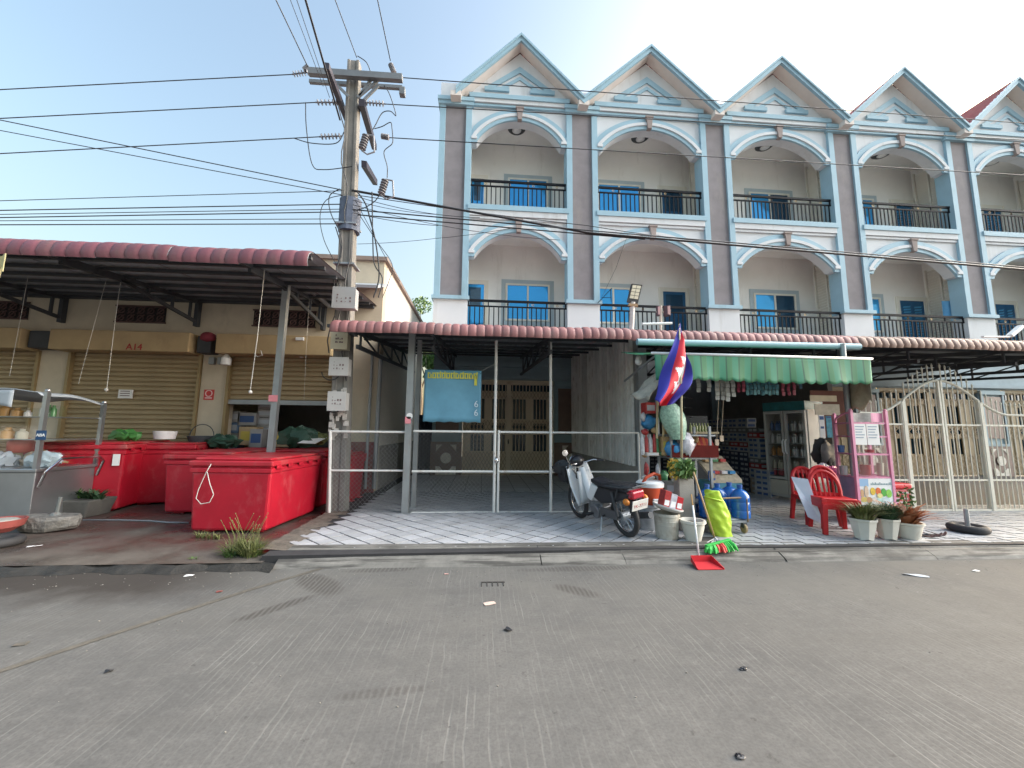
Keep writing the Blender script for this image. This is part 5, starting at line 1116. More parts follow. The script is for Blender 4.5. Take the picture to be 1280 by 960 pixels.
# weeds at the kerb corner
p = gnd(308, 700, .02); W_ = thing('weed_tuft', 'tuft of tall dry grass at the kerb corner below the frontmost ice box', 'grass', (p.x, p.y, .02)); b = MB()
for k in range(11): blades(b, (p.x - .13 + rr.uniform(-.12, .18), p.y + rr.uniform(-.03, .16), .02), 34, .40, .22, .012, rr, .45)
b.build('leaf', leaf_c, W_)
b = MB()
for k in range(9): blades(b, (p.x - .1 + rr.uniform(-.14, .18), p.y + rr.uniform(0, .12), .02), 26, .26, .2, .016, rr, .5)
b.build('leaf', leaf_a, W_)
b = MB()
for k in range(26):
    a = rr.uniform(0, 2 * pi); l = rr.uniform(.3, .52); q = Vector((p.x - .08 + rr.uniform(-.12, .12), p.y + .05, .02)); e = q + Vector((cos(a) * .2, sin(a) * .12, l)); b.tube([q, q.lerp(e, .5) + Vector((0, 0, .05)), e], .003, 3); b.ball(e, .006, 5, 4)
b.build('seed_stalk', leaf_c, W_)
p = gnd(243, 703, .02); W2 = thing('weed_tuft', 'small weed sprouting at the wet kerb left of the tall grass', 'grass', (p.x, p.y, .02)); b = MB(); blades(b, (p.x, p.y, .02), 22, .12, .10, .015, rr); b.build('leaf', leaf_a, W2)
p = gnd(262, 672, .06); W3 = thing('weed_tuft', 'low weed at the foot of the frontmost ice box', 'grass', (p.x, p.y, .06)); b = MB()
for k in range(5): blades(b, (p.x - .15 + k * .08, p.y - .02 * k, .06), 18, .16, .12, .012, rr)
b.build('leaf', leaf_c, W3)
# ------------------------------------------------------------------ white spear topped gate
SY = 6.95
xc = at(1183, 560, SY).x; zp = at(1183, 476, SY).z; zl = at(1266, 519, SY).z; 
SG = thing('spear_gate', 'white iron double gate with curved top and spear pointed bars on the right', 'gate', (xc, SY, .1))
cream_iron = M('cream_iron', (.60, .58, .50), .5, var=.1, dirt=(.3, .2, .12), damt=.2, dscale=9)
def ztop(x):
    t_ = min(1, abs(x - xc) / 1.45); return zl + (zp - zl) * (.5 + .5 * cos(pi * t_))
zb0, zm0, zm1 = .14, at(1180, 600, SY).z, at(1180, 531, SY).z
leaves = [(xc - 1.75, xc - .86), (xc - .80, xc - .03), (xc + .03, xc + .80), (xc + .86, xc + 2.3)]
for li, (x0, x1) in enumerate(leaves):
    b = MB(); n = 14; P = [(x0 + (x1 - x0) * k / n, SY, ztop(x0 + (x1 - x0) * k / n)) for k in range(n + 1)]; b.tube(P, .022, 8)
    for z in (zb0, zm0, zm1): b.box(x0, SY - .016, z - .016, x1, SY + .016, z + .016)
    b.box(x0 - .02, SY - .02, zb0 - .02, x0 + .02, SY + .02, ztop(x0)); b.box(x1 - .02, SY - .021, zb0 - .02, x1 + .02, SY + .021, ztop(x1))
    lf = b.build('gate_leaf', cream_iron, SG)
    n = round((x1 - x0) / .105)
    for k in range(n):
        x = x0 + (x1 - x0) * (k + .5) / n; zt_ = ztop(x) + .24 * (.8 + .4 * (.5 + .5 * cos(pi * min(1, abs(x - xc) / 1.45))))
        b = MB(); b.tube([(x, SY + .02, zb0), (x, SY + .02, zt_)], .009, 6); b.lathe([(.009, zt_ - .02), (.017, zt_ + .02), (.0, zt_ + .075)], (x, SY + .02, 0), 6); b.build('spear_bar', cream_iron, lf)
        if k < n - 0:
            b = MB(); xx = x + (x1 - x0) / n / 2
b = MB(); b.box(xc - .83 - .03, SY - .03, .1, xc - .83 + .03, SY + .03, ztop(xc - .83) - .02); b.box(xc + .83 - .03, SY - .03, .1, xc + .83 + .03, SY + .05, ztop(xc + .83) - .02); b.build('gate_post', cream_iron, SG)

# ------------------------------------------------------------------ green striped awning over the shop
AW = thing('shop_awning', 'green striped awning with scalloped valance over the shop front', 'awning', (4.3, 5.6, 2.3))
def awning_mat():
    mt, N, L, b = nodes('awning_stripe'); g = N.new('ShaderNodeNewGeometry'); sp = N.new('ShaderNodeSeparateXYZ'); L.new(g.outputs['Position'], sp.inputs[0]); X = sp.outputs[0]
    per = .205; fr = math_(N, L, 'FRACT', math_(N, L, 'DIVIDE', X, per)); nn = noise_(N, L, g.outputs['Position'], 4, 5)
    c = mix_(N, L, math_(N, L, 'GREATER_THAN', fr, .52), (.06, .225, .10), (.05, .27, .16))
    line = math_(N, L, 'LESS_THAN', math_(N, L, 'ABSOLUTE', math_(N, L, 'SUBTRACT', fr, .08)), .055); c = mix_(N, L, line, c, (.02, .10, .06))
    l2 = math_(N, L, 'LESS_THAN', math_(N, L, 'ABSOLUTE', math_(N, L, 'SUBTRACT', fr, .52)), .02); c = mix_(N, L, l2, c, (.08, .26, .14))
    c = mix_(N, L, rng_(N, L, nn, .35, .75, 0, .25), c, (.13, .28, .18)); L.new(c, b.inputs['Base Color']); b.inputs['Roughness'].default_value = .6
    b.inputs['Transmission Weight'].default_value = .12; return mt
aw = awning_mat(); a0 = at(818, 441, 5.6); a1 = at(1088, 449, 5.6); zb_ = at(950, 478, 5.6).z; zt_ = (a0.z + a1.z) / 2
Wd = a1.x - a0.x
def val(u, v):
    x = a0.x + Wd * u; sc = .035 * abs(sin(pi * x / .19)); y = 5.6 - .015 * sin(u * 40) * v - .05 * v * sin(u * 9 + 1) * .5
    return (x + .012 * sin(u * 31) * v, y, zt_ - (zt_ - zb_ - .03 + sc) * v + .012 * sin(u * 7))
b = MB(); b.grid(val, 150, 8); b.build('valance', aw, AW, smooth=True, solid=.004)
b = MB(); b.grid(lambda u, v: (a0.x - .25 * v + (Wd + .1 * v) * u, 5.6 + .75 * v, zt_ + .16 * v + .012 * sin(u * 7) - .03 * sin(pi * v) * (1 + .4 * sin(u * 40))), 60, 6); b.build('top_cloth', aw, AW, smooth=True, solid=.004)
b = MB(); b.tube([(a0.x - .05, 5.6, zt_), (a1.x + .03, 5.6, zt_)], .02, 8); b.build('front_bar', white_m, AW, smooth=True)
for x in (a0.x + .05, a1.x - .05):
    b = MB(); b.tube([(x, 5.62, zt_ - .01), (x, 7.0, zt_ - .25)], .018, 6); b.build('arm', steel_grey, AW)
b = MB(); b.grid(lambda u, v: (a1.x - .02 + .16 * u + .05 * v * sin(u * 6), 5.62 + .5 * u, zt_ - .02 - .62 * v - .22 * u * v + .05 * sin(u * 12 + v * 5)), 12, 12); b.build('side_flap', M('dirty_canvas', (.36, .31, .22), .85, var=.3, scale=6, dirt=(.12, .10, .07), damt=.4, dscale=6), AW, smooth=True, solid=.006)
b = MB(); b.tube([(a1.x + .10, 6.15, .1), (a1.x + .10, 6.15, 3.1)], .045, 10); b.build('pole', steel_grey, AW, smooth=40)
b = MB(); L0 = at(802, 505, 5.9)
b.grid(lambda u, v: (L0.x + .05 + .42 * u - .15 * v * (1 - u), 5.75 + .35 * v, 2.02 + .75 * u * (1 - v * .3) + .10 * v + .03 * sin(u * 14 + v * 8)), 14, 10); tag(b.build('torn_canvas', M('torn_canvas', (.40, .37, .31), .85, var=.3, scale=8, dirt=(.15, .12, .09), damt=.3, dscale=7), smooth=True, solid=.006), 'torn off white canvas hanging behind the flag', 'canvas')
p = at(798, 452, 6.3); b = MB(); b.ball(p, .06, 10, 8); b.lathe([(.05, 0), (.03, .06), (.0, .07)], p + Vector((0, 0, .04)), 10); tag(b.build('bulb', white_m, smooth=True), 'white light bulb hung at the corner post beside the awning', 'bulb')

# ------------------------------------------------------------------ flag on a bamboo pole
FL = thing('flag', 'blue and red flag with a white temple drooping from a slanted pole by the awning', 'flag', (2.95, 5.45, .2))
f0, f1 = at(852, 572, 5.40), at(849, 405, 5.45)
b = MB(); b.tube([f0, f0.lerp(f1, .5) + Vector((.012, 0, 0)), f1], [.018, .016, .011], 8)
b.build('pole', M('bamboo', (.46, .42, .27), .6, var=.2, scale=20), FL, smooth=True)
fb = M('flag_blue', (.030, .030, .30), .75, var=.08); frd = M('flag_red', (.56, .018, .035), .75, var=.08); fw = M('flag_white', (.78, .76, .76), .75, var=.05)
H0, H1, E0, E1 = at(849, 404, 5.44), at(858, 446, 5.44), at(816, 500, 5.30), at(838, 505, 5.42)
def temple(s, t):                          # s across stripes (0 top .. 1 bottom), t along the fly
    s2 = (s - .5) * 2; t2 = (t - .5) * 2
    if abs(s2) > .42 or abs(t2) > .62: return False
    if s2 > .24: return abs(t2) < .60
    if s2 > .10: return abs(t2) < .50 and not (abs(abs(t2) - .27) < .03)
    return any(abs(t2 - c) < w_ * (s2 + hgt) / (hgt + .10) for c, w_, hgt in ((0, .17, .42), (-.36, .12, .24), (.36, .12, .24)) if s2 > -hgt)
def flagp(u, v):
    P = H0.lerp(H1, u).lerp(E0.lerp(E1, u), v); k = sin(pi * v)
    bul = Vector((.17 * k * u, 0, -.02 * k)) + Vector((-.02 * sin(u * 9) * v, 0, 0))
    bul.y = .07 * sin(u * 9 + v * 3) * (.3 + v) + .03 * sin(v * 11 + u * 4) - .03; bul.x += .018 * sin(v * 9 + u * 5); bul.z -= .05 * sin(u * pi) * v ** 2
    return P + bul
b = MB(); b.grid(lambda u, v: flagp(u, v), 48, 64, lambda u, v: (0 if u < .25 or u > .75 else (2 if temple(u, v) else 1))); b.build('cloth', [fb, frd, fw], FL, smooth=True, solid=.003)

# ------------------------------------------------------------------ shop goods
SR = thing('shop_rack', 'grey metal shop rack with a red board shelf left of the flag pole', 'rack', (3.3, 6.2, .12))
ORD = 'first second third fourth fifth sixth seventh eighth ninth tenth eleventh twelfth thirteenth fourteenth fifteenth sixteenth seventeenth eighteenth nineteenth twentieth'.split() + ['twenty ' + q for q in 'first second third fourth fifth sixth'.split()]
rx0, rx1, ry0, ry1 = 2.98, 3.62, 6.0, 6.45
zs = [at(840, y, ry0).z for y in (574, 545)]
for x in (rx0, rx1):
    for y in (ry0, ry1): b = MB(); b.box(x - .018, y - .018, .12, x + .018, y + .018, 2.15 if x < 3.3 else 1.65); b.build('upright', steel_grey, SR)
for z in (.45, zs[0], zs[1]): b = MB(); b.box(rx0, ry0, z, rx1 + .1, ry1, z + .025); b.build('shelf', steel_grey, SR)
b = MB(); b.box(rx0, ry0 - .03, zs[0] + .03, rx1 + .12, ry0 - .002, zs[0] + .22); b.build('red_board', red_wood, SR)
b = MB(); b.tube([at(822, 500, 6.0), at(821, 548, 6.0)], .018, 6); b.tube([at(829, 502, 6.1), at(829, 560, 6.1)], .018, 6); b.build('wood_pole', M('pale_wood', (.48, .38, .22), .7), SR)
bagm = [M('pack_blue', (.04, .22, .45), .35, var=.3, scale=20), M('pack_red', (.40, .04, .04), .4, var=.4, scale=25), M('pack_tan', (.42, .27, .13), .5, var=.35, scale=20), M('pack_white', (.55, .54, .55), .35, var=.3, scale=25), M('pack_green', (.07, .22, .10), .4, var=.4, scale=22)]
def pack(px, py, Y_, r, m_, lab, sx=1, sz=1, cat='bag', jit=.2, name='goods_bag'):
    p = at(px, py, Y_); b = MB(); b.ball(p, r, 12, 8, sx, .7, sz, jit, random.Random(int(px * 7 + py))); return tag(b.build(name, m_, smooth=True), lab, cat, 'goods on the shop rack')
pack(811, 527, 6.2, .13, bagm[0], 'bright blue wrapped bundle on the upper rack shelf', 1, .9)
carton((at(811, 510, 6.2).x, 6.22, at(811, 517, 6.2).z), .17, .2, .18, bagm[1], 'red and brown packet above the blue bundle on the rack', band=pr_w)
for k, (px, m_) in enumerate(((803, 3), (808, 1), (813, 3), (818, 1), (821, 4))):
    p = at(px, 556, 6.15); b = MB(); b.lathe([(.03, -.16), (.035, -.12), (.035, .08), (.015, .14), (.015, .17), (0, .17)], p, 8); tag(b.build('snack_tube', bagm[m_], smooth=35), ['leftmost white', 'red', 'middle white', 'second red', 'green'][k] + ' packet standing on the red board shelf of the rack', 'packet', 'goods on the shop rack')
carton((at(830, 548, 6.15).x, 6.15, zs[0] + .05), .13, .15, .30, bagm[2], 'tan packet right of the standing packets on the rack', band=pr_y)
carton((at(812, 570, 6.1).x, 6.02, zs[0] + .05), .20, .08, .05, M('low_box', (.42, .38, .34), .8), 'low white box at the front of the red board shelf', band=pr_w)
pack(842, 561, 6.05, .14, bagm[0], 'blue and white wrapped bag on the red board shelf', .95, .9)
pack(858, 556, 6.0, .15, M('clear_plastic', (.55, .54, .60), .15, var=.3, scale=14, bump=.5, bscale=20), 'crumpled clear plastic bag beside the flag pole', .9, 1.1, jit=.25)
for k, (px, py, r, m_, lab, sx_, sz_) in enumerate(((806, 540, .06, 1, 'small red packet under the blue bundle', 1, .8), (833, 534, .09, 2, 'tan bag behind the wooden poles', .8, 1.2), (836, 553, .09, 3, 'grey white bag between tan packet and net sack', .9, 1.2), (850, 568, .07, 1, 'red packet beside the flag pole on the red board shelf', 1.2, .7), (866, 566, .07, 3, 'pale crumpled bag at the right end of the red board shelf', 1.2, .8), (808, 587, .07, 1, 'dull red packet hung under the red board', .5, 1.6), (822, 590, .07, 3, 'pale thin packet hung under the red board', .4, 1.8), (830, 596, .08, 4, 'dark green bundle under the red board', .8, 1.2), (818, 604, .09, 2, 'tan bundle on the low rack shelf', 1.3, .7), (806, 569, .05, 2, 'small tan packet at the left end of the red board shelf', 1, .7), (828, 567, .055, 4, 'small green packet on the red board shelf', 1, .7), (836, 568, .05, 1, 'small red packet on the red board shelf beside the blue bag', 1, .8), (804, 521, .05, 3, 'pale packet left of the blue bundle on the rack', .7, 1.4), (818, 538, .06, 2, 'brown bundle between the wooden poles and the blue bundle', .9, .8), (826, 520, .06, 4, 'green packet tied to the wooden poles of the rack', .6, 1.5), (848, 544, .07, 3, 'pale bag hung behind the net sack', .8, 1.1), (870, 548, .06, 2, 'tan bag hung right of the flag pole', .7, 1.2), (874, 562, .06, 1, 'red packet hung right of the flag pole', .8, 1.1))):
    pack(px, py, 6.15, r, bagm[m_], lab, sx_, sz_)
p = at(843, 527, 5.9); b = MB(); b.grid(lambda u, v: (p.x + (.10 + .10 * sin(pi * v ** .8)) * cos(2 * pi * u) * 1.0 + .12 * (v - .5), 5.92 + (.07 + .05 * sin(pi * v)) * sin(2 * pi * u), p.z + .28 - .56 * v), 16, 14)
tag(b.build('cabbage_bag', M('mesh_green', (.26, .42, .33), .4, var=.45, scale=26, bump=.5, bscale=30), smooth=True), 'pale green net sack hung behind the flag pole', 'bag'); b = MB(); b.tube([(p.x - .05, 5.92, p.z + .27), (p.x - .08, 5.92, p.z + .55)], .008, 5); b.tube([(p.x + .0, 5.92, p.z + .27), (p.x - .02, 5.92, p.z + .55)], .008, 5); tag(b.build('sack_string', cord_m), 'pair of strings from which the pale green net sack hangs', 'string')
b = MB()
for y in (497, 509, 521): q = at(856, y, 6.0); b.tube([q, at(865, y + 1, 6.25)], .006, 5)
tag(b.build('wire_hook', chrome), 'row of three bare display hooks right of the flag pole', 'hook')
# sachets strung under the awning
SM = [M('sachet_pale', (.42, .43, .42), .35, var=.35, scale=30), M('sachet_teal', (.10, .26, .32), .25, var=.5, scale=30, metal=.3), M('sachet_red', (.32, .05, .09), .35, var=.4, scale=30), M('sachet_dark', (.05, .10, .16), .3, var=.4, scale=30)]
strips = [(856, 478, 487, 3), (861, 478, 487, 3), (873, 473, 490, 0), (886, 474, 490, 0), (896, 474, 500, 0), (903, 474, 500, 0), (909, 474, 502, 0), (916, 474, 496, 0), (923, 474, 490, 2), (929, 474, 490, 2)] + [(934 + k * 4.6, 474, 494 - (k % 2), 1) for k in range(9)] + [(978, 474, 495, 2), (985, 474, 494, 2), (992, 474, 494, 2), (1000, 474, 486, 3)]
names = {0: 'pale grey', 1: 'shiny teal', 2: 'dark red', 3: 'dark blue'}
for k, (px, y0, y1, m_) in enumerate(strips):
    a = at(px, y0 - 6, 6.0 + .03 * (k % 3)); e = at(px, y1, 6.0); n = max(3, int((a.z - e.z) / .07)); hw = .026 if m_ else .035
    b = MB()
    for q in range(n):
        z1 = a.z - (a.z - e.z) * q / n; z0 = a.z - (a.z - e.z) * (q + .93) / n; yy = a.y + .012 * (q % 2); b.box(a.x - hw, yy, z0, a.x + hw, yy + .012, z1)
    Tt = tag(b.build('sachet_strip', SM[m_], bevel=.004), '%s strip of sachets, %s from the left under the green awning' % (names[m_], ORD[k]), 'sachet strip', '%s sachet strips under the awning' % names[m_])
for px, py, lab in ((896, 553, 'lower'), (902, 548, 'upper')):
    p = at(px, py, 6.3); b = MB(); b.box(p.x - .03, 6.29, p.z - .05, p.x + .03, 6.31, p.z + .05); b.tube([p + Vector((0, 0, .05)), at(px + 4, 470, 6.3)], .005, 4); tag(b.build('hanging_tag', M('tag_tan', (.55, .43, .32), .6, var=.2)), lab + ' of two pale tags hung on black string in the shop entrance', 'tag')
# snack display stand in the entrance
DS = thing('display_stand', 'snack display stand with sloping tray and blue base in the shop entrance', 'display stand', (3.95, 7.1, .12))
dy = 6.9; xa, xb = at(868, 560, dy).x, at(904, 560, dy).x
for y in (541, 562): z = at(885, y, dy + .1).z; b = MB(); b.box(xa, dy + .1, z - .02, xb, dy + .45, z + .02); b.build('shelf', M('shelf_board', (.5, .42, .28), .6), DS)
zA, zB = at(885, 570, dy).z, at(885, 600, dy - .45).z
b = MB(); b.prism([(dy - .45, zB - .05), (dy + .1, zA - .05), (dy + .1, zA), (dy - .45, zB)], xa + .06, xb + .02, 'YZ'); b.build('tray', M('tray_tan', (.42, .36, .27), .7, var=.3, scale=14), DS)
b = MB(); b.box(xa + .06, dy - .44, .14, xb + .02, dy + .1, zB - .05); b.build('base', M('base_blue', (.06, .24, .33), .5, var=.4, scale=9), DS)
b = MB(); b.box(xa - .0, dy + .46, .12, xb, dy + .5, zA + .75); b.build('back', steel_dark, DS)
for k in range(7):
    p = at(864 + k * 3.6, 536, dy + .2); b = MB(); zz = at(885, 541, dy + .1).z + .021; b.lathe([(.024, 0), (.024, .10), (.010, .13), (.010, .16), (0, .16)], (p.x, dy + .22, zz), 8); tag(b.build('sauce_bottle', M('sauce_green', (.25, .30, .10), .35), smooth=35), 'small green capped bottle, %s from the left in the row on the display stand' % ORD[k], 'bottle', 'bottles on the display stand')
rr = random.Random(8)
for k in range(9):
    z = at(885, 562, dy + .1).z + .02; x = xa + .04 + (xb - xa - .08) * k / 9; b = MB(); hh = .22 - .015 * abs(k - 4); b.frustum(x + .02, dy + .22, z, z + hh, .03, .05, .022, .01, 0, .06); tag(b.build('snack_packet', [bagm[1], M('pack_orange', (.5, .14, .05), .4, var=.3, scale=24)][k % 2]), 'red orange snack packet, %s from the left on the display stand board' % ORD[k], 'packet', 'red snack packets on the stand')
for k in range(6):
    u, v = (k % 3 + .5) / 3, (k // 3 + .5) / 2; x = xa + .1 + (xb - xa - .12) * u; y = dy - .42 + .5 * v; z = zB + (zA - zB) * v + .0; b = MB(); b.box(x - .05, y - .08, z, x + .05, y + .08, z + .05); tag(b.build('tray_packet', bagm[(k * 2 + 1) % 5]), ['front left', 'front middle', 'front right', 'back left', 'back middle', 'back right'][k] + ' packet on the sloping tray of the display stand', 'packet')
carton((at(890, 585, 6.4).x, 6.42, .75), .001 + .12, .02, .16, pr_blue, 'blue picture card stuck on the display stand base', 'card', 'card', band=bagm[2])
# wall of drink cases receding along the right side of the shop
case_cols = [M('case_navy', (.035, .045, .09), .5, var=.25, rand=.2), M('case_grey', (.15, .155, .16), .6, var=.25, rand=.2), M('case_white', (.36, .37, .38), .6, var=.2, rand=.15), M('case_red', (.30, .03, .035), .5, var=.2), M('case_tan', (.36, .29, .22), .7, var=.2)]
case_me = {}
def case_mesh(ci, bi):
    if (ci, bi) not in case_me:
        b = MB(); b.box(-.12, -.19, 0, .12, .19, .118); b.cur = 1; b.box(-.123, -.13, .035, -.1201, -.02, .09); b.box(-.123, .02, .035, -.1201, .13, .09); b.box(-.09, -.193, .03, .09, -.1901, .09)
        case_me[(ci, bi)] = b.mesh('drink_case', [case_cols[ci], [pr_w, MATS['case_red'], pr_blue][bi]])
    return case_me[(ci, bi)]
for col in range(7):
    y = 8.95 + col * .41; x = 6.60 + .03 * col
    for row in range(15 if col else 13):
        ci = 0 if row < 8 else (2 if row % 3 else 1)
        if col == 0: ci = [4, 4, 4, 2, 2, 3, 1, 2, 2, 2, 2, 3, 1][row] if row < 13 else 1
        if row == 9 and col in (1, 2): ci = 3
        ob = bpy.data.objects.new('drink_case', case_mesh(ci, 0 if ci in (0, 1) else (2 if ci == 2 else 0))); COL.objects.link(ob)
        ob.location = (x + rnd.uniform(-.012, .012), y, .12 + row * .12); ob.rotation_euler.z = rnd.uniform(-.02, .02)
        nm = ['navy blue', 'grey', 'white', 'red', 'tan'][ci]; tag(ob, '%s drink case, %s up in the %s stack back from the glass fridge' % (nm, ORD[row], ORD[col]), 'drink case', '%s drink cases in the shop stacks' % nm)
for row in range(5):
    ob = bpy.data.objects.new('can_tray', case_mesh(2, 2)); COL.objects.link(ob); ob.location = (6.52, 8.66, .12 + row * .12); ob.rotation_euler.z = .25; tag(ob, ['bottom', 'second', 'third', 'fourth', 'top'][row] + ' white can tray of the short stack against the fridge', 'can tray', 'white can trays beside the fridge')
for k in range(4):
    for row in range(9):
        ob = bpy.data.objects.new('drink_case', case_mesh(1 if row > 4 else 0, 0)); COL.objects.link(ob); ob.location = (5.2 + k * .42, 12.6, .12 + row * .12); ob.rotation_euler.z = pi / 2; tag(ob, 'dark drink case, %s up in the %s stack from the left at the shop back' % (ORD[row], ORD[k]), 'drink case', 'drink cases at the shop back')
# glass door fridge
fa, fb2 = Vector((6.46, 8.52, 0)), Vector((6.74, 7.66, 0)); ang = atan2(fa.x - fb2.x, fa.y - fb2.y)
FR = thing('drinks_fridge', 'two door glass drinks fridge with green header inside the shop', 'fridge', (fb2.x, fb2.y, .12), 0); FR['_o'] = (0, 0, 0)
ux = (fb2 - fa).normalized(); nx = Vector((-ux.y, ux.x, 0)); FR.matrix_world = Matrix(((ux.x, nx.x, 0, fa.x), (ux.y, nx.y, 0, fa.y), (0, 0, 1, .12), (0, 0, 0, 1)))
fw_ = (fb2 - fa).length; gm = M('fridge_grey', (.42, .42, .40), .4, var=.08)
b = MB(); b.box(0, .06, .1, .03, .62, 1.95); b.box(fw_ - .03, .06, .1, fw_, .62, 1.95); b.box(.03, .58, .1, fw_ - .03, .62, 1.95); b.box(0, .02, .06, fw_, .62, .42); b.box(.03, .06, 1.88, fw_ - .03, .58, 1.95); b.build('cabinet', gm, FR, bevel=.006)
b = MB(); b.box(0, -.01, 1.93, fw_, .6, 2.12); b.build('header', M('header_teal', (.02, .14, .15), .4, var=.4, scale=8), FR)
for k in range(2):
    x0, x1 = .01 + k * fw_ / 2, fw_ / 2 - .01 + k * fw_ / 2; b = MB(); b.box(x0, -.02, .44, x0 + .045, .04, 1.92); b.box(x1 - .045, -.02, .44, x1, .04, 1.92); b.box(x0 + .045, -.02, .44, x1 - .045, .04, .49); b.box(x0 + .045, -.02, 1.86, x1 - .045, .04, 1.92); dr = b.build('door', gm, FR)
    b = MB(); b.box(x0 + .045, .005, .49, x1 - .045, .012, 1.86); b.build('glass', glass_clear, dr)
    b = MB(); xh = x1 - .02 if k == 0 else x0 + .02; b.tube([(xh, -.02, 1.0), (xh, -.06, 1.04), (xh, -.06, 1.26), (xh, -.02, 1.30)], .016, 6); b.build('handle', white_m, dr, smooth=40)
for z in (.62, .92, 1.2, 1.48):
    b = MB(); b.box(.03, .08, z, fw_ - .03, .55, z + .012); b.build('shelf', steel_grey, FR)
for k in range(2): b = MB(); b.box(.01 + k * fw_ / 2, -.005, .12, fw_ / 2 - .01 + k * fw_ / 2, .018, .41); b.build('lower_panel', M('panel_cream', (.46, .44, .38), .5), FR)
can_m = [M('can_blue', (.06, .12, .28), .35, metal=.4), M('can_orange', (.38, .18, .05), .4), M('can_silver', (.40, .42, .44), .3, metal=.5), M('can_pale', (.45, .40, .33), .4), M('can_red', (.34, .04, .05), .4)]
b = MB(); b.lathe([(.033, 0), (.036, .01), (.036, .15), (.028, .17), (.014, .18), (.014, .215), (0, .215)], (0, 0, 0), 8); can_me = [b.mesh('drink_bottle', c_) for c_ in can_m]
for zi, z in enumerate((.50, .632, .932, 1.212, 1.492)):
    for k in range(10):
        ob = bpy.data.objects.new('drink_bottle', can_me[[4, 3, 1 if k < 5 else 2, 2, 0 if k < 5 else 2][zi]]); COL.objects.link(ob); ob.matrix_world = FR.matrix_world @ T((.08 + k * (fw_ - .16) / 9, .16 + .05 * (k % 2), z)); cn = ['red', 'pale tan', 'orange' if k < 5 else 'silver', 'silver', 'blue' if k < 5 else 'silver'][zi]
        tag(ob, '%s drink, %s from the left on the %s shelf inside the glass fridge' % (cn, ORD[k], ['lowest', 'second', 'middle', 'fourth', 'top'][zi]), 'drink bottle', '%s drinks on fridge shelf %s' % (cn, 'low second middle fourth top'.split()[zi]))
def on_fridge_side(px0, py0, px1, py1):
    X_ = fb2.x; y = fb2.y - .05; return at(px0, py0, y), at(px1, py1, y)
def card(px0, py0, px1, py1, Y_, mat, name, label, cat, lines=None):
    a, e = at(px0, py0, Y_), at(px1, py1, Y_); Tt = thing(name, label, cat, (a.x, Y_, e.z)); b = MB(); b.box(a.x, Y_ - .006, e.z, e.x, Y_ + .006, a.z); b.build('board', mat, Tt)
    if lines:
        b = MB(); rr_ = random.Random(int(px0 * 3))
        for (u0, v0, u1, v1) in lines: b.box(a.x + (e.x - a.x) * u0, Y_ - .010, a.z + (e.z - a.z) * v1, a.x + (e.x - a.x) * u1, Y_ - .0065, a.z + (e.z - a.z) * v0)
        b.build('print', pr_blue, Tt)
    return Tt
card(1023, 519, 1032, 547, 7.5, paper_m, 'wall_notice', 'cream paper notice with a dark round mark beside the fridge', 'notice', [(.1, .04, .9, .2), (.2, .5, .8, .6)])
card(1032, 520, 1041, 547, 7.52, M('poster_teal', (.05, .26, .36), .5, var=.4, scale=14), 'teal_poster', 'teal and white poster on the wall beside the fridge', 'poster', [(.1, .02, .9, .1)])
card(1012, 494, 1046, 502, 7.6, M('sign_cream', (.48, .40, .26), .6, var=.15), 'cream_board', 'long cream board lying above the fridge header', 'board'); card(1018, 505, 1050, 519, 7.55, M('box_cream', (.48, .42, .32), .6, var=.2, scale=12), 'cream_box', 'cream printed carton on top of the fridge', 'box')
card(1012, 488, 1060, 546, 8.6, M('red_brick_wall', (.14, .05, .035), .8, var=.25), 'red_wall', 'dull red wall panel behind the fridge top', 'wall panel')
p = at(1029, 566, 7.3); bag('black_bag', (p.x, 7.3, p.z), .22, .75, .6, 1.15, black_m, 'black plastic bag hung beside the fridge', seed=31, jit=.16)
p = at(1028, 586, 7.2); bag('white_bag', (p.x, 7.2, p.z), .11, 1.1, .7, .9, MATS['clear_plastic'], 'small whitish bag under the black plastic bag', seed=32, jit=.2)
p = at(1040, 592, 6.9); bag('magenta_bag', (p.x, 6.9, p.z), .16, .9, .7, .8, M('magenta', (.45, .05, .18), .4), 'magenta bag between red chairs and pink display cart', seed=33)

# ------------------------------------------------------------------ pink display cart
PYF, PYB = 6.0, 6.5; PX0, PX1 = at(1068, 570, PYF).x, at(1112, 570, PYF).x
PK = thing('display_cart', 'pink framed glass display cart with a drinks poster below', 'display cart', (PX0, PYF, .12))
zt_ = at(1066, 513, PYF).z; zr = at(1088, 529, PYF).z; zg = at(1088, 597, PYF).z; zbm = .42; sh = at(1047, 570, PYB).x - PX0
for (x, y) in ((PX0, PYF), (PX1, PYF), (PX0 + sh, PYB), (PX1 + sh, PYB)):
    b = MB(); b.box(x - .022, y - .022, .12, x + .022, y + .022, zt_ if y == PYF else zt_ - .05); b.ball((x, y, (zt_ if y == PYF else zt_ - .05) + .01), .022, 8, 6); b.build('post', pink_m, PK)
for z in (zr, zg, (zr + zg) / 2 - .07, (zr + zg) / 2 + .22):
    b = MB(); b.beam((PX0, PYF, z), (PX1, PYF, z), .025); b.beam((PX0, PYF, z), (PX0 + sh, PYB, z), .022); b.beam((PX1, PYF, z), (PX1 + sh, PYB, z), .022); b.add([(PX0, PYF, z), (PX1, PYF, z), (PX1 + sh, PYB, z), (PX0 + sh, PYB, z)], [(0, 1, 2, 3)]); b.build('shelf', pink_m, PK)
b = MB(); b.tube([(PX0 + .01, PYF + .02, zt_ - .03), (PX0 + .06, PYF + .2, zt_ - .05), (PX0 + .12, PYF + .40, zt_ - .12), (PX0 + sh, PYB, zr)], .014, 6); b.build('curved_rail', pink_m, PK, smooth=True)
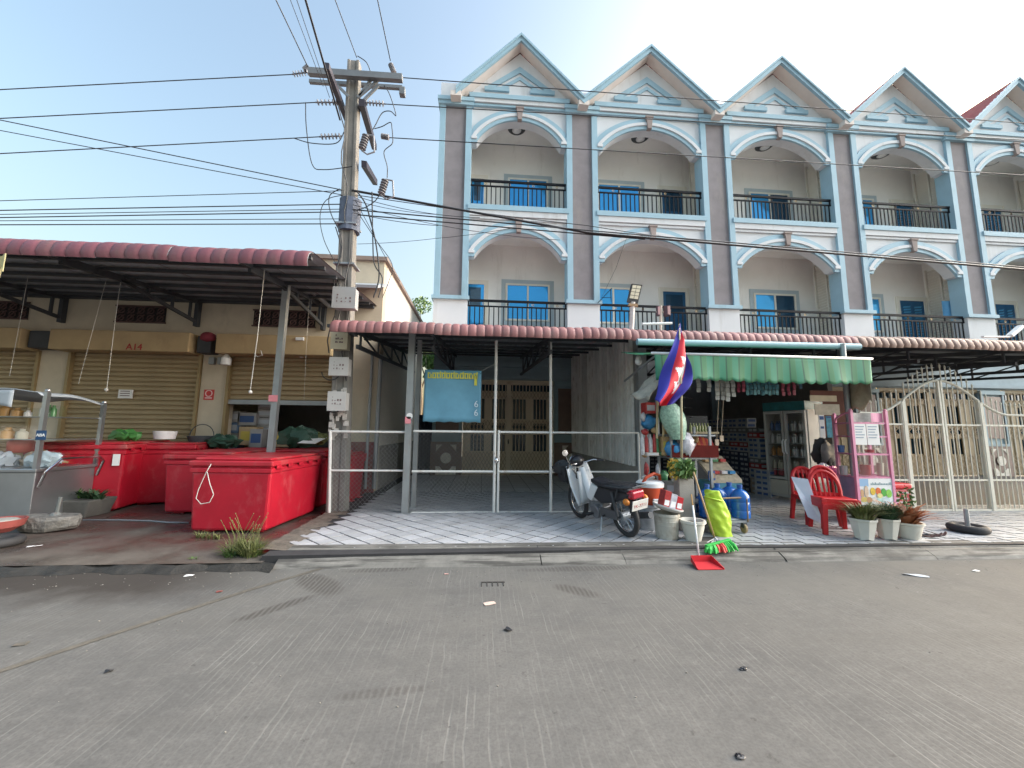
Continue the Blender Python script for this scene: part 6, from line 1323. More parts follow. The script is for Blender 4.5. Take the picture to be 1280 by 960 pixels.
b = MB(); b.grid(lambda u, v: (PX0 + .03 + (PX1 - PX0 - .06) * u, PYF + .01 + .015 * sin(u * 8), zr + .02 + (zt_ - zr - .06) * v), 14, 4, lambda u, v: 1 if (u > .6 and v < .9 and abs(u - .85) < .28) else 0); b.build('header_sheet', [M('header_grey', (.32, .31, .30), .6, var=.4, scale=8), pink_m], PK, solid=.004)
b = MB(); b.box(PX0 + .02, PYF - .005, zg + .02, PX1 - .02, PYF + .001, zr - .02); b.build('glass', glass_clear, PK)
b = MB(); x0, x1 = at(1068, 560, PYF).x, at(1100, 560, PYF).x; z1_, z0_ = at(1080, 530, PYF).z, at(1080, 556, PYF).z
for k in range(2):
    b = MB(); xa_ = x0 + (x1 - x0) * k / 2; b.box(xa_ + .006, PYF - .014, z0_, xa_ + (x1 - x0) / 2 - .006, PYF - .008, z1_); nb = b.build('paper_notice', paper_m, PK); b = MB()
    for q in range(5): b.box(xa_ + .03, PYF - .017, z1_ - .05 - q * .045, xa_ + (x1 - x0) / 2 - .04 - .02 * (q % 3), PYF - .0145, z1_ - .035 - q * .045)
    b.build('text_line', M('ink_grey', (.28, .34, .42), .8), nb)
b = MB(); b.box(PX0, PYF - .012, zbm, PX1 + .0, PYF - .003, zg - .015); ps = b.build('poster', M('poster_white', (.70, .72, .72), .5, var=.04), PK)
b = MB(); b.prism([(PX0 - .012, PYF + .02), (PX0 - .002, PYF + .02), (PX0 + sh - .002, PYB - .02), (PX0 + sh - .012, PYB - .02)], .45, zg - .015, 'XY'); b.build('side_poster', M('poster_lilac', (.36, .30, .48), .5, var=.25, scale=5), PK)
def drop(x, z, r, m_, sx=1, sz=1, q=0): b = MB(); b.lathe([(0, 0), (r, 0), (r, .004), (0, .004)], (x, PYF - .014 - .001 * q, z), 14, Matrix.Rotation(pi / 2, 4, 'X') @ Matrix.Diagonal((sx, sz, 1, 1))); return b.build('picture', m_, ps)
Wp = PX1 - PX0; Hp = zg - zbm
b = MB(); b.box(PX0 + .005, PYF - .0135, zbm + Hp * .68, PX0 + Wp * .30, PYF - .0125, zg - .02); b.build('picture', M('sky_print', (.25, .42, .62), .6), ps)
for k, (u, v, r, c_, sx, sz) in enumerate(((.40, .50, .055, (.62, .42, .03), .8, 1.1), (.55, .50, .055, (.62, .12, .02), .8, 1.1), (.70, .46, .055, (.05, .32, .03), .8, 1.2), (.84, .42, .055, (.20, .50, .06), .9, 1.2), (.10, .42, .045, (.48, .30, .16), .7, 1.5), (.22, .48, .05, (.55, .42, .30), .7, 2.0), (.14, .20, .05, (.52, .40, .10), 1.3, .8), (.28, .18, .05, (.42, .22, .10), 1, 1), (.45, .20, .05, (.55, .52, .46), 1.2, .8), (.60, .20, .05, (.42, .60, .56), 1.3, .9), (.76, .18, .05, (.50, .60, .62), 1.2, .9), (.58, .34, .04, (.66, .60, .25), 1.2, 1))):
    drop(PX0 + Wp * u, zbm + Hp * v, r, M('print_%d' % k, c_, .6, var=.2, scale=25), sx, sz, k % 4)
b = MB(); rr = random.Random(2); x = PX0 + Wp * .36                 # line of blurred poster lettering
while x < PX1 - .05: w2 = rr.uniform(.008, .018); hh = rr.choice((.025, .04, .025)); b.box(x, PYF - .0145, zg - .115, x + w2, PYF - .0125, zg - .115 + hh); b.box(x, PYF - .0146, zg - .115, x + w2 + .012, PYF - .0126, zg - .108); x += w2 + .012
b.build('lettering', M('ink_teal', (.20, .30, .33), .7), ps)
for k, (px, py, c_, r, h_, lab) in enumerate(((1052, 567, 0, .05, .12, 'navy tin'), (1072, 566, 3, .035, .16, 'pale blue bottle'), (1087, 568, 4, .07, .05, 'low red dish'), (1082, 594, 4, .08, .17, 'dull red basket of straws'), (1055, 595, 2, .06, .15, 'teal cup'), (1101, 595, 3, .05, .2, 'clear tall jar'))):
    zz = (zr + zg) / 2 - .07 + .02 if py < 580 else zg + .02
    p = at(px, py, PYF + .22); b = MB(); b.lathe([(r * .85, 0), (r, h_), (r * .9, h_), (r * .75, .02), (0, .02)], (p.x, PYF + .22, zz), 12); tag(b.build('cart_item', can_m[c_] if c_ != 3 else MATS['jar_pale'], smooth=35), lab + ' inside the pink display cart', 'container', 'things in the pink display cart')
b = MB(); p = at(1082, 580, PYF + .22)
for k in range(8): b.tube([(p.x - .03 + .008 * k, PYF + .22, zg + .1), (p.x - .06 + .017 * k, PYF + .2 + .01 * (k % 3), zg + .36)], .004, 4)
tag(b.build('drinking_straws', M('straws', (.6, .5, .45), .5)), 'bunch of straws in the red basket of the pink cart', 'straws')
b = MB(); b.box(PX0 + .05, PYF + .06, .3, PX1 + .05, PYB - .04, .33); b.build('base_shelf', steel_dark, PK)
# red lettered chest right of the cart
a = at(1116, 602, 6.35); e = at(1143, 655, 6.35); RC = thing('red_chest', 'red chest with white lettering behind the right hand flower pot', 'chest', (a.x, 6.35, .12)); b = MB(); b.box(a.x - .1, 6.35, .12, e.x, 6.8, a.z - .13); b.build('body', M('chest_red', (.40, .03, .035), .5, var=.2, dirt=(.25, .06, .05), damt=.2), RC, bevel=.02); b = MB(); b.box(a.x - .12, 6.33, a.z - .125, e.x + .02, 6.82, a.z - .03); b.build('lid', M('chest_lid', (.62, .02, .03), .4), RC, bevel=.03)
b = MB(); rr = random.Random(6)
for q, z in enumerate((a.z - .20, a.z - .30, a.z - .36)):
    x = a.x + .02
    while x < e.x - .06: w2 = rr.uniform(.012, .03); b.box(x, 6.342, z, x + w2, 6.349, z + .028); x += w2 + .008
b.build('lettering', M('letter_white', (.6, .5, .5), .7), RC)

# ------------------------------------------------------------------ red plastic chairs
def chair(x, y, z, rz, label):
    C = thing('plastic_chair', label, 'chair', (x, y, z), rz, 'red plastic chairs'); C['_o'] = (0, 0, 0)      # local: faces -y
    b = MB(); b.grid(lambda u, v: ((u - .5) * (.44 - .04 * v), -.21 + .42 * v, .43 - .02 * sin(pi * u) * sin(pi * v) - .02 * v - (.03 if v < .04 else 0)), 12, 12); b.box(-.22, -.225, .355, .22, -.205, .425); b.box(-.225, -.2, .36, -.20, .2, .42); b.box(.20, -.2, .36, .225, .2, .42); b.build('seat', chair_red, C, smooth=35, solid=.014)
    for sx in (-1, 1):
        b = MB(); b.frustum(sx * .235, -.235, 0, .42, .030, .028, .034, .030, -sx * .03, .03); b.build('leg', chair_red, C, bevel=.008)
        b = MB(); b.frustum(sx * .225, .26, 0, .42, .028, .028, .032, .030, -sx * .03, -.05); b.build('leg', chair_red, C, bevel=.008)
    b = MB()
    def arch(u): a_ = pi * u; return (-.20 * cos(a_), .22 + .10 * (.42 * sin(a_) / .42), .42 + .43 * sin(a_) ** .55)
    b.tube([arch(k / 20) for k in range(21)], .026, 8)
    for k in range(5):
        x0 = -.13 + .065 * k; zt2 = .42 + .43 * sqrt(max(0, 1 - (x0 / .2) ** 2)) ** .55; P = [(x0 * .85, .21, .42), (x0, .27, .42 + (zt2 - .42) * .5), (x0 * 1.02, .315, zt2 - .01)]; b.tube(P, .015, 6)
    b.box(-.19, .20, .40, .19, .225, .47); b.grid(lambda u, v: (-.155 + .31 * u, .30 + .02 * v, .76 + .07 * v - .04 * (2 * u - 1) ** 2), 10, 3)
    b.build('backrest', chair_red, C, smooth=40)
    return C
chair(5.22, 5.55, .12, radians(-20), 'lower red plastic chair of the stacked pair, standing on the pavement')
chair(5.235, 5.58, .185, radians(-20), 'upper red plastic chair of the stacked pair, nested on top')
chair(5.42, 6.12, .12, radians(-14), 'red plastic chair behind the stacked pair, beside the white board')
a, e = at(1003, 598, 5.95), at(1021, 640, 5.7); b = MB(); b.add([(4.95, 6.0, .86), (5.10, 5.85, .84), (5.10, 5.62, .20), (4.94, 5.72, .30)], [(0, 1, 2, 3)]); tag(b.build('white_board', M('board_white', (.66, .67, .74), .6), solid=.02), 'white board leaning on the red plastic chairs', 'board')

# ------------------------------------------------------------------ potted plants by the cart
rr = random.Random(77)
def square_pot(c, s_, h_, label, leafm, seed, seg=4):
    Pt = thing('potted_plant', label, 'plant', c, 0, 'potted plants by the pink cart'); b = MB(); n = 8; vs = []
    for z, q in ((.0, .66), (.03, .68), (h_ * .5, .84), (h_ - .03, .97), (h_ - .03, 1.04), (h_, 1.04), (h_, .92), (h_ - .05, .88)):
        for k in range(n): a_ = 2 * pi * k / n + pi / 8; r_ = s_ * q * (1.06 if k % 2 else 1); vs.append((c[0] + r_ * cos(a_), c[1] + r_ * sin(a_), c[2] + z + (.018 * (k % 2) if z == 0 else 0)))
    b.add(vs, [(i * n + k, i * n + (k + 1) % n, (i + 1) * n + (k + 1) % n, (i + 1) * n + k) for i in range(7) for k in range(n)] + [tuple(range(56, 64))]); b.build('pot', M('pot_white', (.62, .60, .54), .6, var=.1, dirt=(.36, .31, .24), damt=.2, dscale=8), Pt, bevel=.006)
    b = MB(); b.lathe([(s_ * .88, h_ - .03), (s_ * .4, h_), (0, h_ + .005)], c, 10); b.build('soil', soil_m, Pt)
    return Pt
p1, p2, p3 = (5.26, 5.16, .12), (5.62, 5.17, .12), (5.93, 5.18, .12)
q = square_pot(p1, .155, .28, 'white fluted pot with pale grassy plant, left of the three', leaf_c, 1); b = MB()
for k in range(5): blades(b, (p1[0] + rr.uniform(-.05, .05), p1[1] + rr.uniform(-.05, .05), .38), 60, .36, .30, .028, rr, .42)
b.build('leaf', leaf_c, q); b = MB(); blades(b, (p1[0], p1[1], .38), 60, .26, .22, .024, rr, .45); b.build('leaf', leaf_a, q)
q = square_pot(p2, .145, .28, 'white fluted pot with dark green feathery plant, middle of the three', leaf_b, 2); b = MB()
for k in range(6): blades(b, (p2[0] + rr.uniform(-.05, .05), p2[1] + rr.uniform(-.04, .04), .38), 80, .38, .32, .015, rr, .45)
b.build('leaf', leaf_b, q)
q = thing('potted_plant', 'round cream pot with rust brown leaves, right of the three', 'plant', p3, 0, 'potted plants by the pink cart'); b = MB(); b.lathe([(.10, 0), (.13, .03), (.16, .16), (.165, .19), (.185, .20), (.185, .225), (.16, .225), (.15, .18), (0, .18)], p3, 20); b.build('pot', MATS['pot_white'], q, smooth=35); b = MB()
for k in range(4): blades(b, (p3[0], p3[1], .32), 26, .42, .36, .09, rr, .42)
b.build('leaf', leaf_r, q); b = MB(); b.tube([(p3[0] + .03, p3[1], .3), (p3[0] + .06, p3[1] + .02, .75)], .008, 5); leaf_cloud(b, (p3[0] + .06, p3[1] + .02, .66), .11, 60, .06, rr, 1.6); b.build('leaf', leaf_a, q)
b = MB()
for k in range(3):
    x0 = 6.12 + k * .17; b.grid(lambda u, v: (x0 + .26 * u + .04 * v, 5.22 + .04 * k + .09 * v * (1 - u * .5) + .04 * sin(u * 5 + k), .145 + .02 * sin(u * 7 + k)), 8, 2)
tag(b.build('dead_leaves', M('dead_leaf', (.07, .035, .035), .7, var=.3), solid=.008), 'dark dried leaves lying on the paving right of the cream pot', 'leaves')
# tyre with a pole stub
ty = gnd(1221, 667, .12); TS = thing('tyre_stand', 'old black tyre filled with concrete holding a short grey pole stub', 'stand', (ty.x, ty.y + .1, .12)); b = MB(); b.torus(.175, .055, (ty.x, ty.y + .1, .175), None, 30, 10); b.build('tyre', tyre_m, TS, smooth=True); b = MB(); b.lathe([(.165, .14), (.155, .195), (0, .20)], (ty.x, ty.y + .1, 0), 20); b.build('concrete_fill', pale_concrete, TS); b = MB(); b.tube([(ty.x + .0, ty.y + .1, .2), (ty.x + .005, ty.y + .1, .45)], .028, 8); b.build('pole_stub', steel_grey, TS, smooth=40)
# ------------------------------------------------------------------ pails, pot, broom, trolley at the shop corner
def pail(c, r0, r1, h_, mat, label, rim=True, name='bucket'):
    Tt = thing(name, label, 'bucket', c); b = MB(); b.lathe([(r0, 0), (r0 + .005, .01), (r1, h_ - .04), (r1 + .012, h_ - .035), (r1 + .012, h_), (r1 - .004, h_), (r0 - .006, .03), (0, .03)], c, 22); b.build('body', mat, Tt, smooth=35)
    b = MB()
    for z in (.12, .55, .7): rz_ = r0 + (r1 - r0) * z; b.torus(rz_ + .002, .005, (c[0], c[1], c[2] + h_ * z), None, 22, 5)
    b.build('ring', mat, Tt, smooth=True); return Tt
pw = M('pail_white', (.50, .485, .43), .55, var=.15, scale=5, dirt=(.24, .18, .12), damt=.5, dscale=6); pb2 = M('pail_printed', (.50, .52, .55), .5, var=.25, scale=9, dirt=(.25, .28, .34), damt=.3, dscale=9)
c1 = gnd(818, 664, .12); c2 = gnd(841, 676, .12)
c1 = Vector((c1.x, c1.y + .15, .12)); c2 = Vector((c2.x, c2.y + .16, .12))
pail(c1, .135, .16, .36, pb2, 'tall pale printed bucket under the orange cooler tub'); pail(c2, .14, .165, .33, pw, 'stained white bucket in front, under the red packets')
OC = thing('cooler_tub', 'orange red cooler tub with white lid and red handle on a bucket', 'cooler', (c1.x, c1.y, .49)); b = MB(); b.lathe([(.15, .482), (.19, .74), (.17, .74), (0, .74)], (c1.x + .02, c1.y, 0), 22); b.build('tub', M('tub_orange', (.56, .075, .025), .45, var=.1), OC, smooth=35); b = MB(); b.lathe([(.20, .735), (.205, .79), (.17, .82), (.06, .83), (0, .83)], (c1.x + .02, c1.y, 0), 22); b.build('lid', white_m, OC, smooth=35)
b = MB(); b.tube([(c1.x - .14, c1.y - .08, .76), (c1.x - .08, c1.y - .1, .88), (c1.x + .06, c1.y - .06, .93), (c1.x + .18, c1.y + .02, .90), (c1.x + .20, c1.y + .05, .80)], .024, 8); b.build('handle', MATS['tub_orange'], OC, smooth=True)
b = MB(); b.box(c1.x - .02, c1.y - .205, .46, c1.x + .07, c1.y - .165, .58); b.box(c1.x - .16, c1.y - .10, .50, c1.x - .125, c1.y - .06, .62); b.build('clip', white_m, OC, bevel=.01)
PT = thing('packet_tray', 'white tray of red printed packets tipped on the front bucket', 'tray', (c2.x, c2.y, .45)); mt4 = T((c2.x + .02, c2.y, .50)) @ Matrix.Rotation(radians(14), 4, 'Y')
b = MB(); b.lathe([(.14, -.02), (.20, .02), (.205, .04), (.15, .01), (0, .01)], (0, 0, 0), 20); b.v = [tuple(mt4 @ Vector(p)) for p in b.v]; b.build('tray', white_m, PT, smooth=35)
for k in range(3): b = MB(); b.box(-.13 + .09 * k, -.12, .012, -.045 + .09 * k, .05, .24 - .02 * k, mt4); b.cur = 1; b.box(-.12 + .09 * k, -.124, .05, -.055 + .09 * k, -.1205, .12, mt4); b.build('packet', [[MATS['pack_red'], MATS['clear_plastic'], M('pack_scarlet', (.50, .02, .03), .4, var=.15)][k], white_m], PT, bevel=.008)
cp0 = gnd(862, 664, .12); CPt = thing('concrete_post', 'short square concrete post with yellow flowers on top beside the flag pole', 'post', (cp0.x, cp0.y, .12)); b = MB(); b.frustum(cp0.x + .0, cp0.y + .12, .12, at(862, 588, cp0.y + .1).z, .125, .10, .115, .09); b.build('shaft', pale_concrete, CPt, bevel=.012)
zz = at(862, 588, cp0.y + .1).z; FP = thing('flower_clump', 'leafy clump with yellow flowers on top of the short concrete post', 'plant', (cp0.x, cp0.y + .1, zz)); b = MB(); rr = random.Random(15)
leaf_cloud(b, (cp0.x - .05, cp0.y + .06, zz + .03), .20, 420, .085, rr, .75); b.build('leaf', M('leaf_fresh', (.10, .19, .05), .5, var=.4, scale=16), FP)
b = MB(); leaf_cloud(b, (cp0.x - .19, cp0.y + .03, zz + .02), .09, 110, .05, rr, 1.9); b.build('flower', leaf_y, FP); b = MB(); b.tube([(cp0.x, cp0.y + .1, zz), (cp0.x - .05, cp0.y + .08, zz + .1)], .012, 5); b.build('stem', bark_m, FP)
wp = gnd(874, 679, .12); wp.y += .14; WP = thing('white_pot', 'round white flower pot of dark soil before the concrete post', 'pot', (wp.x, wp.y, .12)); b = MB(); b.lathe([(.095, .12), (.10, .14), (.135, .27), (.145, .34), (.165, .35), (.165, .385), (.14, .385), (.13, .33), (0, .33)], (wp.x, wp.y, 0), 24); b.build('pot', MATS['pot_white'], WP, smooth=35); b = MB(); b.lathe([(.13, .34), (.06, .36), (0, .355)], (wp.x, wp.y, 0), 14); b.build('soil', soil_m, WP)
gb = gnd(905, 672, .12); gb.y += .12; b = MB()
def gbag(u, v):
    a_ = 2 * pi * u; r_ = (.13 + .035 * sin(pi * min(1, v * 1.1)) - .025 * v) * (1 + .10 * sin(a_ * 3 + v * 6) * v + .05 * sin(a_ * 7 + v * 11) + .05 * sin(v * 30 + a_ * 2) * sin(a_ * 3 + v * 4)); return (gb.x + r_ * cos(a_) - .06 * v + .05 * (1 - v), gb.y + r_ * .8 * sin(a_), .12 + .60 * v * (1 - .04 * sin(a_ * 2 + 1) * v))
b.grid(gbag, 40, 36); n = len(b.v); b.f.append(tuple(range(n - 41, n - 1))); b.mi.append(0); tag(b.build('lime_sack', lime_bag, smooth=True), 'crumpled lime green sack leaning before the blue water jugs', 'sack')
b = MB(); b.torus(.11, .014, (gb.x - .055, gb.y, .62), Matrix.Rotation(.2, 4, 'Y'), 20, 6); tag(b.build('sack_tie', lime_bag, smooth=True), 'rolled tie around the neck of the lime green sack', 'tie')
# broom and dustpan
BR = thing('broom', 'broom with wooden handle and green and red bristles on the kerb', 'broom', tuple(gnd(897, 686, .1))); h0, h1 = at(867, 590, 5.25), at(893, 672, 4.93); b = MB(); b.tube([h0, h1], .012, 8); b.build('handle', wood_m, BR, smooth=True)
b = MB(); b.tube([h1, h1 + Vector((.02, -.02, -.04))], [.018, .03], 8)
for k in range(6): b.tube([h1 + Vector((.0, 0, -.01)), at(884 + 5.2 * k, 678 + (k % 2), 4.84)], .006, 4)
b.build('bracket', M('zinc', (.30, .31, .32), .5), BR)
gr_ = M('bristle_green', (.03, .42, .06), .6, var=.25, scale=40); rd_ = M('bristle_red', (.55, .05, .04), .6, var=.25, scale=40); s0, s1 = at(883, 684, 4.80), at(912, 676, 4.86)
for k, (u0, u1, mm_) in enumerate(((0, .36, gr_), (.36, .68, rd_), (.68, 1, gr_))):
    b = MB()
    for q in range(30):
        u = u0 + (u1 - u0) * rr.random(); c_ = s0.lerp(s1, u) + Vector((0, rr.uniform(-.03, .03), 0)); t_ = c_ + Vector(((u - .5) * .10, -.05 + rr.uniform(-.04, .03), -.085 + rr.uniform(-.01, .01))); t_.z = max(t_.z, .125 if t_.y > 4.87 else .095); b.tube([c_, c_.lerp(t_, .5) + Vector((0, -.012, .008)), t_], [.016, .016, .01], 5)
    b.build('bristles', mm_, BR)
b = MB(); b.beam(s0 + Vector((-.005, 0, .012)), s1 + Vector((.005, 0, .012)), .05, .03); b.build('head', gr_, BR, bevel=.008)
dp = gnd(888, 701, .0); DP = thing('dustpan', 'red dustpan with long white handle standing on the road by the kerb', 'dustpan', (dp.x, dp.y, 0)); dl, dr_ = gnd(872, 703, .0), gnd(904, 700, .0); dl.y = dr_.y = 4.44; dl.x = at(872, 703, 4.44).x; dr_.x = at(905, 703, 4.44).x
b = MB(); b.add([(dl.x, dl.y, .006), (dr_.x, dr_.y, .006), (dr_.x - .03, dr_.y + .20, .03), (dl.x + .03, dl.y + .20, .03), (dr_.x - .03, dr_.y + .20, .10), (dl.x + .03, dl.y + .20, .10), (dl.x, dl.y, .02), (dr_.x, dr_.y, .02)], [(0, 1, 2, 3), (3, 2, 4, 5), (0, 3, 5, 6), (2, 1, 7, 4)]); b.build('pan', M('pan_red', (.50, .02, .03), .5, var=.12), DP, solid=.008)
b = MB(); b.tube([((dl.x + dr_.x) / 2 - .02, dl.y + .21, .09), at(866, 632, dl.y + .45)], .011, 8); b.build('handle', white_m, DP, smooth=True); b = MB(); b.tube([at(866, 632, dl.y + .45), at(864, 618, dl.y + .5)], .010, 6); b.build('grip', MATS['amber_jar'], DP)
# trolley with water jugs
TR = thing('hand_trolley', 'low flat metal trolley carrying blue water jugs', 'trolley', (3.45, 5.75, .12)); b = MB(); b.box(3.0, 5.5, .27, 3.83, 6.05, .30); b.build('deck', steel_grey, TR); b = MB(); b.tube([(3.83, 5.5, .28), (3.83, 5.5, .60), (3.83, 5.52, .62), (3.2, 5.52, .60)], .014, 6); b.tube([(3.83, 6.05, .28), (3.83, 6.05, .60), (3.83, 5.5, .60)], .014, 6); b.build('frame', M('rusty_frame', (.20, .14, .10), .6, metal=.3, var=.3), TR, smooth=40)
for (x, y) in ((3.78, 5.52), (3.1, 5.52), (3.78, 6.0), (3.1, 6.0)):
    b = MB(); b.lathe([(.062, -.018), (.068, -.01), (.068, .01), (.062, .018)], (x, y, .19), 14, Matrix.Rotation(pi / 2, 4, 'Y')); wl = b.build('caster', M('caster', (.30, .22, .12), .6), TR); b = MB(); b.box(x - .028, y - .03, .2, x + .028, y + .03, .27); b.build('fork', steel_dark, wl)
b = MB(); b.add([(3.5, 5.52, .308), (3.8, 5.55, .308), (3.72, 5.9, .310), (3.45, 5.9, .308)], [(0, 1, 2, 3)]); tag(b.build('white_sheet', paper_m, solid=.004), 'white paper on the trolley deck under the blue jugs', 'paper')
jm = MB(); jm.lathe([(.10, 0), (.125, .015), (.128, .10), (.122, .115), (.128, .13), (.128, .22), (.122, .235), (.128, .25), (.125, .32), (.09, .385), (.035, .415), (.032, .46), (.0, .46)], (0, 0, 0), 22); cm_ = MB(); cm_.lathe([(.037, .44), (.038, .475), (0, .478)], (0, 0, 0), 12)
J = None
for k, (px, y, zb3, lab) in enumerate(((925, 5.62, .312, 'rightmost blue water jug, on the trolley beside the lime sack'), (912, 5.90, .31, 'blue water jug on the trolley just behind the rightmost one'), (897, 5.78, .31, 'blue water jug directly behind the lime sack'), (884, 5.70, .31, 'blue water jug at the left end of the trolley'), (878, 6.30, .12, 'blue water jug on the ground at the foot of the concrete post'), (893, 6.4, .12, 'blue water jug on the ground before the display stand'))):
    x = at(px, 620, y).x; jg = thing('water_jug', lab, 'water jug', (x, y, zb3), 0, 'blue water jugs'); jg['_o'] = (0, 0, 0)
    if k == 0: o1 = jm.build('bottle', blue_water, jg, smooth=35); o2 = cm_.build('cap', M('cap_blue', (.02, .08, .30), .5), jg, smooth=35)
    else:
        inst(o1, 'bottle', jg, Matrix()); inst(o2, 'cap', jg, Matrix())
a = at(806, 640, 6.4); DB = thing('drain_bin', 'dark grey bin under the shop rack behind the buckets', 'bin', (a.x + .1, 6.15, .12)); b = MB(); b.lathe([(.16, .12), (.19, .6), (.20, .6), (.20, .64), (.17, .64), (.15, .2), (0, .2)], (a.x + .1, 6.05, 0), 18); b.build('body', M('bin_dark', (.045, .047, .05), .6, var=.3), DB, smooth=35)
p = at(811, 597, 5.95); b = MB(); b.ball((p.x, 5.97, p.z), .10, 12, 6, 1.1, .6, .35, .08); tag(b.build('white_towel', M('towel', (.52, .52, .50), .9, var=.15), smooth=True), 'rolled white towel on the rim of the dark bin', 'towel')
carton((at(836, 606, 6.0).x, 5.95, at(836, 618, 5.95).z), .26, .2, .20, M('crate_grey', (.22, .22, .21), .7, var=.3, scale=10), 'grey printed carton behind the orange cooler tub', band=pr_w)
b = MB(); b.box(c1.x - .1, c1.y + .0, .12, c1.x + .5, c1.y + .3, .13); b.box(c1.x + .0, c1.y + .25, .13, c1.x + .35, c1.y + .45, .72); tag(b.build('wood_crate', M('crate_dark', (.09, .07, .06), .8, var=.3)), 'dark wooden crate hidden between the buckets and the concrete post', 'crate')

# ------------------------------------------------------------------ solar lamp and the pair of lamps at the railing
ly = 7.0; SL = thing('solar_lamp', 'black framed solar street lamp on a white wrapped pole above the canopy', 'lamp', (2.75, ly, 3.2)); q0, q1, q2, q3 = at(784.5, 377, ly), at(797.5, 379, ly), at(803, 356, ly - .02), at(790, 354.5, ly - .02)
def quad_slab(b, P, th, inset=0):
    c_ = sum((Vector(p) for p in P), Vector()) / 4; P = [Vector(p).lerp(c_, inset) for p in P]; nrm = (P[1] - P[0]).cross(P[3] - P[0]).normalized(); b.add([p for p in P] + [p - nrm * th for p in P], [(0, 1, 2, 3), (7, 6, 5, 4), (0, 4, 5, 1), (1, 5, 6, 2), (2, 6, 7, 3), (3, 7, 4, 0)]); return nrm
b = MB(); nr = quad_slab(b, [q0, q1, q2, q3], .06); b.build('housing', black_m, SL)
for r in range(4):
    for c in range(2):
        u0, u1 = .10 + c * .42, .48 + c * .42; v0, v1 = .20 + r * .19, .36 + r * .19; f = lambda u, v: q0.lerp(q1, u).lerp(q3.lerp(q2, u), v) + nr * .004
        b = MB(); quad_slab(b, [f(u0, v0), f(u1, v0), f(u1, v1), f(u0, v1)], .003); b.build('lamp_cell', M('lamp_cell', (.66, .60, .46), .3, var=.1), SL)
b = MB(); b.tube([at(791, 378, ly + .03), at(789, 420, ly + .03)], [.05, .05], 8); b.build('pole', M('wrapped_pole', (.60, .56, .54), .8, var=.25, scale=12), SL, smooth=40); b = MB(); b.beam(at(785.5, 381, ly), at(797, 382, ly), .05); b.build('bracket', M('bracket_brown', (.30, .19, .10), .6), SL)
yy = D - .3; PLm = thing('railing_lamp', 'pair of dark reddish lamps on a pale pole at the lower railing of second house', 'lamp', (4.4, yy, 5)); rl = M('lamp_maroon', (.10, .05, .065), .5, var=.3); rl2 = M('lamp_pink', (.45, .27, .27), .5, var=.2)
for px0, px1, m_ in ((820, 825, rl), (829, 838, rl)): a, e = at(px0, 383, yy), at(px1, 395, yy); b = MB(); b.tube([((a.x + e.x) / 2, yy, a.z), ((a.x + e.x) / 2, yy, e.z)], (e.x - a.x) / 2, 10); lm = b.build('lamp_head', m_, PLm, smooth=40); b = MB(); b.box((a.x + e.x) / 2 - .03, yy - (e.x - a.x) / 2 - .01, e.z + .03, (a.x + e.x) / 2 + .04, yy - (e.x - a.x) / 2 + .01, a.z - .03); b.build('stripe', rl2, lm)
a, e = at(826, 382, yy), at(825, 402, yy); b = MB(); b.tube([a, e + Vector((0, 0, -.4))], .05, 8); b.beam(at(820, 390, yy), at(838, 390, yy), .04); b.build('pole', M('cream_pole', (.6, .52, .44), .7), PLm, smooth=40)
b = MB(); b.tube([at(725 + 22, 379, D - .2), at(765, 360, D - .25)], .012, 5); b.tube([at(763, 361, D - .25), at(764, 377, D - .25)], .012, 5); b.tube([at(752, 372, D - .25), at(764, 372, D - .25)], .010, 5); tag(b.build('iron_bracket', black_rail), 'thin black iron bracket sticking up from the second pilaster base', 'bracket')
b = MB(); b.tube([at(752, 372, D - .2), at(770, 335, D - .2), at(785, 292, D - .2)], .006, 4); tag(b.build('house_cable', wire_m), 'thin slanting cable rising across the second house balcony', 'cable')
b = MB(); p = at(1240, 421, 6.5); b.beam(at(1228, 421, 6.5), at(1262, 421, 6.5), .05, .03); b.beam(at(1262, 420, 6.5), at(1276, 408, 6.5), .09, .06); tag(b.build('bracket_arm', white_m), 'white bracket arm with a lamp on the brown canopy at the right edge', 'bracket')

# ------------------------------------------------------------------ parked motorcycle
mr, mf = gnd(785, 671, .12), gnd(722, 646, .12); hd = (Vector((mf.x, mf.y, 0)) - Vector((mr.x, mr.y, 0))); yaw = atan2(hd.y, hd.x)
BK_ = thing('motorcycle', 'white and black step through motorcycle leaning on its stand before the partition', 'motorcycle', (mr.x, mr.y, .12)); BK_['_o'] = (0, 0, 0)
BK_.rotation_euler = (0, 0, 0); BK_.matrix_world = T((mr.x, mr.y, .12)) @ Matrix.Rotation(yaw, 4, 'Z') @ Matrix.Rotation(radians(-9), 4, 'X')
WB = 1.22; R_ = .285; RX = Matrix.Rotation(pi / 2, 4, 'X')
def wheel(x, steer=0):
    b = MB(); b.torus(R_ - .038, .038, (x, 0, R_), RX, 36, 10); w_ = b.build('wheel', tyre_m, BK_, smooth=True); b = MB(); b.torus(R_ - .075, .012, (x, 0, R_), RX, 32, 6); b.build('rim', chrome, w_, smooth=True)
    b = MB()
    for k in range(18): a_ = 2 * pi * k / 18; s_ = .03 if k % 2 else -.03; b.tube([(x + .035 * cos(a_), s_, R_ + .035 * sin(a_)), (x + (R_ - .075) * cos(a_ + .3), 0, R_ + (R_ - .075) * sin(a_ + .3))], .0028, 4)
    b.build('spokes', chrome, w_); b = MB(); b.tube([(x, -.06, R_), (x, .06, R_)], .055, 14); b.build('hub', steel_grey, w_, smooth=40)
wheel(0); wheel(WB)
b = MB()
